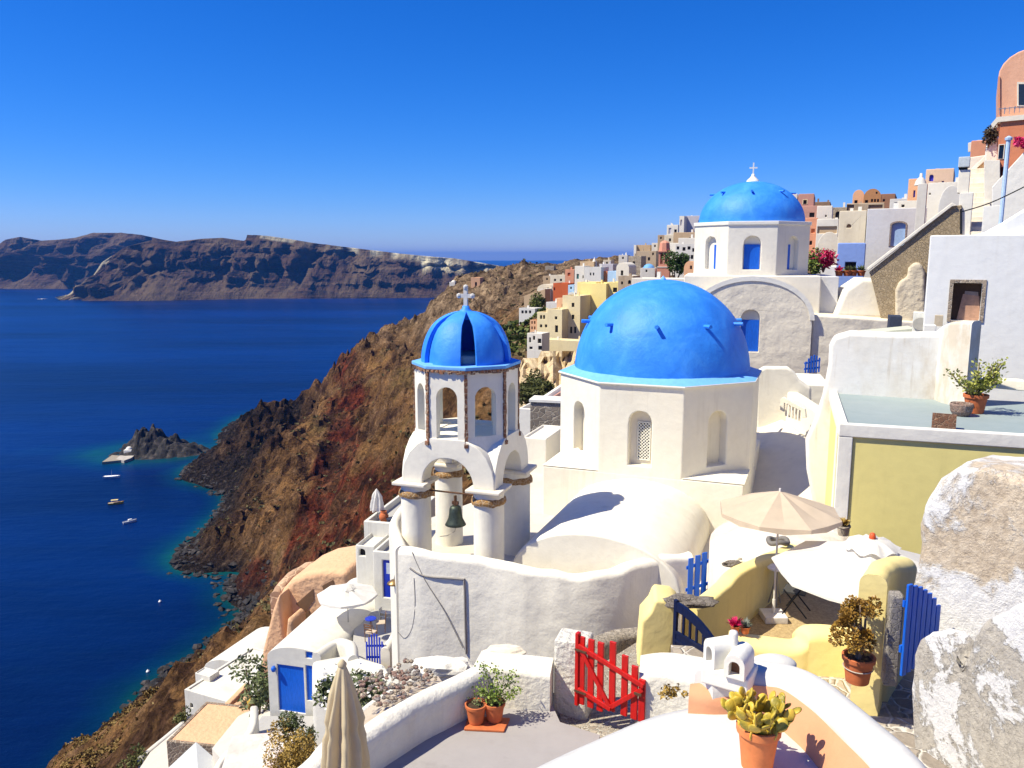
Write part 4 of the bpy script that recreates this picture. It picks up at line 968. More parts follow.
# ---------------------------------------------------------------- terrace in the foreground with the red gate
zt_ = -7.15
mb = MB(); L1 = [PZ(250, 860, zt_), PZ(455, 705, zt_), PZ(500, 684, zt_), PZ(550, 700, zt_), PZ(560, 722, zt_), PZ(600, 735, zt_), PZ(560, 900, zt_)]
mb.prism(L1, (0, 0, -4)); tag(mb.build('lower_terrace', plaster('grey_floor', (.34, .32, .32), (.27, .25, .24), .4, .5, .12)), 'smooth grey floor of the terrace with the terracotta pots', kind='structure')
pw = [PZ(245, 815, -6.5), PZ(300, 771, -6.5), PZ(350, 736, -6.5), PZ(405, 703, -6.5), PZ(450, 680, -6.5), PZ(484, 664, -6.5)]
pwl = sweep(pw, -10.5, [.36, .36, .36, .36, .36, .34], 'parapet', STUCCO, 'thick rough white parapet beside the grey terrace floor, running behind the folded cream umbrella', 'wall', n=8, round_=.5, amp=.04)
# back wall behind the pots
pb_ = [PZ(478, 657, -6.5), PZ(515, 661, -6.5), PZ(552, 665, -6.52)]
sweep(pb_, -8.4, .62, 'low_wall', STUCCOG, 'low rough wall with a flat white top behind the terracotta pots', 'wall', n=5, round_=.14, amp=.03)
# gate pillar
q = P(573, 716, 12.1); pil = plaster('pillar_white', (.82, .79, .73), (.6, .55, .46), .45, 1.5, .8, bd=.06, bscale=10)
mb = MB(); mb.obox((q.x+.02, q.y+.22, q.z+.30), (.56, .5, 2.0), R(-18)); tag(mb.build('gate_pillar', pil, loc=(q.x, q.y, q.z-.7), bevel=.05), 'square whitewashed pillar on the left of the red gate', 'pillar')
# red picket gate
g0 = P(579, 702, 11.85); g1 = P(644, 716, 11.2); du = Vector((g1.x-g0.x, g1.y-g0.y, 0)); Wg = du.length; rzg = math.atan2(du.y, du.x)
gz = g0.z+.0; t = thing('gate', 'bright red wooden picket gate beside the whitewashed pillar', 'gate', (g0.x, g0.y, gz), rzg)
tops = [1.13, 1.13, 1.13, 1.20, 1.04, .92, .74]; xs_ = [.04, .20, .36, .56, .76, .92, 1.04]
for x, zt2 in zip(xs_, tops):
    x = x/1.08*Wg; ww = .105 if x not in (0,) else .1
    MB().box((x-ww/2, -.02, -.02 if x < Wg*.5 else .05), (x+ww/2, .02, zt2)).build('slat', RED, t, local=True, bevel=.006)
def beam(p, q_, w, name, y0=-.065, y1=-.022):
    p = Vector((p[0], 0, p[1])); q_ = Vector((q_[0], 0, q_[1])); d = (q_-p).normalized(); nn = Vector((-d.z, 0, d.x))*w/2
    MB().prism([Vector((v.x, y0, v.z)) for v in (p-nn, q_-nn, q_+nn, p+nn)], (0, y1-y0, 0)).build(name, RED, t, local=True, bevel=.006)
beam((0, .98), (Wg, .66), .075, 'rail'); beam((0, .24), (Wg*.52, .10), .075, 'rail'); beam((.05, .92), (Wg*.5, .14), .07, 'brace', -.063, -.024); beam((Wg*.98, .60), (Wg*.52, .14), .07, 'brace', -.061, -.026)
MB().box((-.06, -.05, -.05), (-.0, .04, 1.18)).build('post', RED, t, local=True, bevel=.008)
for zh in (.9, .2): MB().box((-.05, -.075, zh), (.16, -.066, zh+.035)).build('hinge', simple('rusty_iron', (.12, .06, .035)), t, local=True)
MB().box((Wg-.14, -.08, .50), (Wg-.02, -.066, .54)).build('latch', simple('rusty_iron', (.12, .06, .035)), t, local=True)
# path and pebbled ground behind the red gate
mb = MB(); zp = -7.95
mb.prism([PZ(560, 745, -7.35), PZ(560, 690, -7.45), PZ(640, 640, -7.95), PZ(700, 640, -8.0), PZ(740, 660, -7.6), PZ(720, 760, -7.2)], (0, 0, -4)); tag(mb.build('pebble_path', rubble('pebble_paving', (.48, .42, .34), (.3, .25, .2), (.62, .58, .5), 9, .9)), 'pebbled path behind the red gate', kind='structure')
# small wall beyond the gate: white top, rough face
sweep([P(640, 663, 11.6), P(668, 660, 11.5), P(712, 668, 11.2)], -8.4, .75, 'path_wall', STUCCOG, 'short rough wall with a white top just right of the red gate', 'wall', n=4, round_=.2, amp=.03)
sweep([P(588, 642, 15.5), P(620, 632, 16.5), P(652, 628, 17)], -11, .5, 'pebble_wall', rubble('pebble_wall_mat', (.5, .44, .36), (.34, .29, .23), (.45, .4, .33), 8, .9), 'pebble studded wall seen through the red gate', 'wall', n=4, round_=.3)
# ---------------------------------------------------------------- yellow patio
zp2 = -7.6
mb = MB(); mb.prism([PZ(708, 655, zp2), PZ(700, 600, zp2), PZ(765, 570, zp2), PZ(850, 560, zp2), PZ(930, 620, zp2), PZ(900, 680, zp2)], (0, 0, -3)); tag(mb.build('patio_gravel', rubble('gravel', (.58, .44, .24), (.40, .29, .15), (.5, .37, .2), 22, .5)), 'brown gravel floor of the yellow walled patio', kind='structure')
sweep([P(690, 606, 14.3), P(705, 598, 14.7), P(722, 584, 15.2), P(733, 572, 15.6), P(757, 560, 16.6), P(795, 545, 18.2)], -9.6, [.34, .34, .36, .36, .36, .36], 'patio_wall', PYEL, 'stepped yellow wall climbing behind the parasol on the left side of the gravel patio', 'wall', n=6, round_=.25, amp=.02)
sweep([P(730, 634, 12.6), P(765, 640, 12.5), P(795, 642, 12.4), P(808, 628, 12.4), P(850, 630, 12.3), P(880, 634, 12.1)], -8.6, .5, 'patio_wall', PYEL, 'low yellow wall along the front of the gravel patio behind the small chimney', 'wall', n=6, round_=.3, amp=.02)
mb = MB(); q = P(655, 664, 13.9); mb.prism([P(637, 668, 13.9), P(668, 672, 13.9), P(681, 610, 13.9), P(672, 602, 13.9), P(655, 600, 13.9), P(650, 612, 13.9), P(641, 622, 13.9)], (.1, .8, 0)); tag(mb.build('gate_pillar', PYEL, loc=(q.x, q.y, q.z), bevel=.07), 'yellow pillar with a sloped shoulder on the left of the navy gate', 'pillar')
# navy gate
g0 = P(673, 655, 13.6); g1 = P(720, 668, 12.6); rzg = math.atan2(g1.y-g0.y, g1.x-g0.x); Wg = (g1-g0).xy.length
t = thing('gate', 'dark navy wooden gate with an arched top beside the yellow pillar', 'gate', (g0.x, g0.y, g0.z), rzg)
def tp(x): return 1.05-.42*(x/Wg)**2.2
MB().box((0, -.03, 0), (.08, .03, 1.08)).build('post', NAVY, t, local=True, bevel=.008)
MB().box((Wg-.08, -.03, 0), (Wg, .03, .66)).build('post', NAVY, t, local=True, bevel=.008)
mb = MB(); xs2 = [.08+(Wg-.16)*i/8 for i in range(9)]; mb.prism([(x, -.028, tp(x)) for x in xs2]+[(x, -.028, tp(x)-.17) for x in xs2[::-1]], (0, .056, 0)); mb.build('top_rail', NAVY, t, local=True)
MB().box((.08, -.02, .0), (Wg-.08, .02, .5)).build('panel', NAVY, t, local=True, bevel=.006)
for z in (.12, .3, .46): MB().box((.08, -.035, z), (Wg-.08, -.021, z+.05)).build('batten', NAVY, t, local=True)
for i in range(1, 6): x = .08+(Wg-.16)*i/6; MB().box((x-.02, -.016, .5), (x+.02, .016, tp(x)-.12)).build('bar', NAVY, t, local=True)
# rocky lump on top of the navy gate pillar
def rockobj(px, py, Y, r, mat, label, sc=(1, 1, .6), name='rock', cat='rock', group=None, amp=.3):
    q = P(px, py, Y); mb = MB(); mb.blob(q, r, 3, amp, 1.6, sc); return tag(mb.build(name, mat, loc=(q.x, q.y, q.z-r*sc[2]*.8)), label, cat, group)
ROCKG = rubble('grey_rock', (.25, .22, .19), (.15, .13, .12), (.3, .26, .22), 9, .9)
rockobj(690, 601, 13.9, .27, ROCKG, 'grey stones lying on the wall above the navy gate', (1.6, .8, .32))
# blue picket gate 1, at the end of the curving wall
def picket(x0, x1, yb0, yb1, Y0, Y1, hts, label, n, mat=BLUE, gap=.25, rails=(.25, .75), post=False):
    g0 = P(x0, yb0, Y0); g1 = P(x1, yb1, Y1); rz = math.atan2(g1.y-g0.y, g1.x-g0.x); Wg = (g1-g0).xy.length
    t = thing('gate', label, 'gate', g0, rz); st = Wg/n
    for i in range(n): zz = (g1.z-g0.z)*i/n; h = hts[i] if i < len(hts) else hts[-1]; MB().box((st*i+st*gap/2, -.02, zz), (st*(i+1)-st*gap/2, .015, zz+h)).build('slat', mat, t, local=True, bevel=.006)
    for r_ in rails:
        h0, h1 = hts[0]*r_, hts[-1]*r_+(g1.z-g0.z); MB().prism([(0, .018, h0), (Wg, .018, h1), (Wg, .018, h1+.09), (0, .018, h0+.09)], (0, .03, 0)).build('rail', mat, t, local=True)
    return t
picket(686, 713, 603, 595, 21.2, 21.6, [1.3, 1.33, 1.36, 1.36], 'bright blue slatted gate at the right end of the long curving wall', 4, gap=.3)
picket(900, 936, 676, 652, 9.45, 9.75, [1.22, 1.16, 1.10, 1.02, .93, .82, .68], 'bright blue corrugated gate between the grey rough pillar and the peeling wall', 7, gap=.12)
picket(804, 820, 373, 372, 38, 38, [.55, .7, .8, .85, .8, .7], 'small blue gate with an arched top at the end of the white alley', 6, gap=.4)
# yellow wall at right of the patio
RY = [P(902, 556, 12.6), P(886, 560, 11.6), P(879, 566, 10.8), P(874, 574, 10.1)]
sweep(RY, -7.9, [.5, .42, .36, .34], 'patio_wall', PYEL, 'tall pale yellow wall end beside the potted jade tree', 'wall', n=6, round_=.4, amp=.03)
q = P(893, 672, 9.7); mb = MB(); mb.obox((q.x, q.y+.1, q.z+.42), (.17, .2, 1.25), R(-10)); mb.lump(.03, 3); tag(mb.build('gate_post', rubble('concrete_rough', (.36, .33, .3), (.26, .24, .22), (.4, .37, .33), 14, .7), loc=(q.x, q.y, q.z-.2), bevel=.03), 'rough grey concrete post on the left of the blue corrugated gate', 'post')
# the big peeling wall
PEEL = None
def peel(name, bands, sc=1.1, thr=(.47, .52)):
    m, nt, b = new_mat(name); g = geo(nt)
    n1 = tex_noise(nt, g, sc, 8, .72, .4); n2 = tex_noise(nt, g, sc*.45, 5, .6); n3 = tex_noise(nt, g, sc*9, 7, .75)
    st = N(nt, 'ShaderNodeTexVoronoi'); st.feature = 'DISTANCE_TO_EDGE'; st.inputs['Scale'].default_value = 5.5
    wv = N(nt, 'ShaderNodeVectorMath'); wv.operation = 'ADD'; nn = N(nt, 'ShaderNodeTexNoise'); nn.inputs['Scale'].default_value = 4; nt.links.new(g, nn.inputs['Vector'])
    nt.links.new(g, wv.inputs[0]); nt.links.new(nn.outputs['Color'], wv.inputs[1]); nt.links.new(wv.outputs[0], st.inputs['Vector'])
    cr = ramp(nt, st.outputs['Distance'], [(.0, .45), (.035, 1)])
    stone = ramp(nt, n3, [(.3, bands[2]), (.5, bands[1]), (.7, bands[0])]).outputs[0]; stone = mixc(nt, ramp(nt, n2, [(.4, 0), (.55, .8)]).outputs[0], stone, cr.outputs[0], 'MULTIPLY')
    mask = ramp(nt, n1, [(thr[0], 0), (thr[1], 1)])
    wh = ramp(nt, n3, [(.3, (.66, .65, .64)), (.6, (.80, .79, .77))]).outputs[0]
    nt.links.new(mixc(nt, mask.outputs[0], stone, wh), b.inputs['Base Color']); b.inputs['Roughness'].default_value = .95; b.inputs['Specular IOR Level'].default_value = .1
    p = bump(nt, b, mask.outputs[0], .7, .03); p = bump(nt, b, n3, .8, .05, p); bump(nt, b, cr.outputs[0], .35, .02, p)
    return m
PEELA = peel('peeling_plaster_stone', [(.74, .64, .50), (.58, .48, .36), (.38, .30, .22)], .9, (.46, .53))
PEELB = peel('peeling_whitewash_cement', [(.62, .58, .50), (.50, .46, .40), (.36, .33, .28)], 1.3, (.47, .50))
def hump(name, mat, outline, Yl, Yr, thick, label, cat='wall', amp=.05, rnd=.11):
    """thick rounded wall piece: outline px,py on a plane from depth Yl (left) to Yr (right)"""
    xs3 = [a for a, b in outline]; x0, x1 = min(xs3), max(xs3)
    A_ = P(x0, 600, Yl); B_ = P(x1, 600, Yr); d = Vector((B_.x-A_.x, B_.y-A_.y, 0)).normalized(); rz = math.atan2(d.y, d.x)
    poly = [plane_hit(a, b, A_, rz) for a, b in outline]; mb = MB(); n = Vector((-d.y, d.x, 0)); mb.prism(poly, n*thick)
    c_ = poly[0].copy(); c_.z = min(p.z for p in poly)
    o = mb.build(name, mat, loc=c_, bevel=rnd, seg=5); o.modifiers['bevel'].angle_limit = R(50)
    s_ = o.modifiers.new('sub', 'SUBSURF'); s_.subdivision_type = 'SIMPLE'; s_.levels = 2; s_.render_levels = 2
    tx = bpy.data.textures.new(name+'_t', 'CLOUDS'); tx.noise_scale = .5; dp = o.modifiers.new('d', 'DISPLACE'); dp.texture = tx; dp.strength = amp*2; dp.mid_level = .5; dp.texture_coords = 'GLOBAL'
    return tag(o, label, cat)
hump('old_wall', PEELA, [(917, 780), (914, 640), (908, 600), (915, 560), (918, 525), (925, 500), (938, 478), (955, 467), (985, 470), (1030, 480), (1100, 490), (1100, 780)], 10.3, 8.6, 1.2, 'tall rounded old wall with plaster flaking off bare stone, at the right edge')
hump('stair_wall', PEELB, [(912, 800), (911, 700), (913, 655), (918, 640), (930, 632), (945, 634), (957, 648), (962, 660), (972, 640), (985, 622), (1010, 606), (1060, 590), (1100, 590), (1100, 860), (912, 860)], 8.8, 6.9, .35, 'low mottled wall with peeling whitewash and a rounded end in the bottom right corner', rnd=.08)
# stone path climbing on the right
STEP = rubble('step_stone', (.44, .38, .31), (.28, .24, .2), (.62, .58, .52), 3.2, .8)
steps = [(-6.35, 700, 655), (-6.1, 705, 672), (-5.85, 720, 695), (-5.6, 740, 722), (-5.35, 770, 752)]
t = thing('stone_steps', 'worn stone steps climbing between the white parapet and the mottled wall', 'steps', P(900, 720, 9))
for i, z in enumerate((-6.3, -6.08, -5.86, -5.64, -5.42, -5.2)):
    ya = [10.9, 10.1, 9.4, 8.7, 8.0, 7.2][i]
    mb = MB(); mb.prism([(3.3, ya, z), (5.4-.0*i, ya-.25, z), (5.6, 4.5, z), (2.6, 4.5, z)], (0, 0, -.25)); mb.lump(.02, 2); mb.build('step', STEP, t, bevel=.03)
mb = MB(); mb.prism([(2.8, 13.2, -6.75), (7.6, 12.6, -6.75), (7.5, 4.5, -6.75), (2.6, 4.5, -6.75)], (0, 0, -2)); tag(mb.build('lane', STEP), 'pebbled lane beneath the steps', kind='structure')

# ---------------------------------------------------------------- foreground roof with chimney and cactus
PB = plaster('peach_band', (.64, .31, .17), (.58, .28, .15), .3, .8, .3)
RW = plaster('roof_white', (.66, .655, .65), (.54, .51, .47), .4, .5, .3, bd=.05, bscale=2)
t = thing('white_roof', 'broad whitewashed roof with a peach painted edge in the bottom right foreground', 'roof', (1.6, 5, -8.5))
zr = -4.35; edge = [PZ(470, 830, zr), PZ(515, 772, zr), PZ(560, 745, zr), PZ(610, 722, zr), PZ(650, 708, zr), PZ(690, 698, zr), PZ(740, 690, zr), PZ(800, 690, zr), PZ(860, 720, zr), PZ(920, 770, zr), PZ(940, 900, zr)]
cen = Vector((1.5, 5.2, zr)); mb = MB(); ring = catmull(edge, 5); m = 12; gr = []
for k, e in enumerate(ring):
    row = []
    for i in range(m+1):
        s = i/m; v = cen.lerp(e, s); v.z = zr+.16*(1-s**2.4)-.12*s**6+noise.noise(v*1.1)*.035; row.append(mb.bm.verts.new(v))
    v = e.copy(); v.z = -9; v += (e-cen).normalized()*.05; v.z = -9; row.append(mb.bm.verts.new(v)); gr.append(row)
for A_, B_ in zip(gr, gr[1:]):
    for i in range(m+1):
        try: mb.bm.faces.new((A_[i], A_[i+1], B_[i+1], B_[i]))
        except ValueError: pass
mb.build('surface', RW, t, smooth=True)
# right parapet: white top with a peach inner face
ptp = [PZ(704, 672, -3.97), PZ(742, 663, -3.93), PZ(790, 669, -3.88), PZ(830, 692, -3.84), PZ(868, 725, -3.8), PZ(905, 760, -3.76), PZ(950, 820, -3.74)]
sweep(ptp, -8, [.3, .5, .46, .42, .42, .42, .42], 'parapet', RW, parent=t, n=6, round_=.42, amp=.03)
inn = catmull([p+Vector((-.0, 0, 0)) for p in ptp[1:]], 6); mb = MB(); prev = None
for i, q in enumerate(inn):
    d = inn[min(i+1, len(inn)-1)]-inn[max(i-1, 0)]; d.z = 0; d.normalize(); s = Vector((-d.y, d.x, 0))*-1
    if s.x > 0: s = -s
    a = Vector((q.x, q.y, 0))+s*.232; a2 = Vector((q.x, q.y, 0))+s*(.33+.03*noise.noise(q*3)); z1 = q.z-.10; row = [mb.bm.verts.new((a.x, a.y, z1)), mb.bm.verts.new((a2.x, a2.y, z1-.16)), mb.bm.verts.new((a2.x+s.x*.05, a2.y+s.y*.05, zr-.1))]
    if prev:
        for k in range(2): mb.bm.faces.new((prev[k], row[k], row[k+1], prev[k+1]))
    prev = row
mb.build('peach_band', PB, t, smooth=True)
# peach mound and plateau under the chimney
sweep([PZ(690, 684, -4.12), PZ(712, 683, -4.08), PZ(745, 683, -4.08), PZ(778, 690, -4.1)], -8, [.2, .3, .32, .3], 'peach_band', PB, parent=t, n=5, round_=.5, amp=.04, uneven=.01)
rb = P(774, 660, 7.5); mb = MB(); mb.blob((rb.x, rb.y, rb.z-.04), .2, 3, .04, 1, (1.15, .8, .42)); tag(mb.build('white_hump', RW, loc=(rb.x, rb.y, rb.z-.25), smooth=True), 'rounded white plaster hump to the right of the small chimney', 'hump')
# small chimney: two little vaulted mouths crossed, and a stub pipe
q = PZ(729, 671, -3.92); rzc = R(-32); t = thing('chimney', 'small white chimney with arched vents on the foreground roof', 'chimney', q, rzc); t.scale = (.78, .78, .78)
mb = MB(); mb.box((-.29, -.2, -.15), (.29, .26, .06)); mb.build('base', WHITE2, t, local=True, bevel=.03, seg=3)
def vent(M0, w, h, d, hole):
    m2 = MB(); o_ = arch(0, 0, w, h, 12); m2.facade(o_, [arch(0, .03, w*.52, h*.62, 8)], (0, -d/2, 0), (1, 0, 0), (0, 0, 1), (0, -1, 0), .12)
    for i in range(len(o_)):
        a, b = o_[i], o_[(i+1) % len(o_)]; m2.face(((a[0], -d/2, a[1]), (b[0], -d/2, b[1]), (b[0], d/2, b[1]), (a[0], d/2, a[1])))
    m2.face([(x, d/2, z) for x, z in o_]); m2.xform(M0); m2.build('vent', WHITE2, t, local=True, bevel=.02, seg=3)
    m2 = MB(); m2.prism([(x, -d/2+.115, z) for x, z in arch(0, .02, w*.54, h*.66, 8)], (0, .02, 0)); m2.xform(M0); m2.build('vent_opening', simple('vent_brown', (.16, .075, .04), .9, var=.3), t, local=True)  # flat brown panel set back in the vent mouth
vent(Matrix.Translation((.13, -.04, .05)), .25, .30, .42, 1)
vent(Matrix.Translation((-.11, .03, .06)) @ Matrix.Rotation(R(-40), 4, 'Z'), .25, .34, .36, 1)
MB().lathe((.02, .06, .2), [(.055, 0), (.055, .26), (.045, .30), (0, .31)], 14).build('pipe', WHITE2, t, local=True, smooth=True)
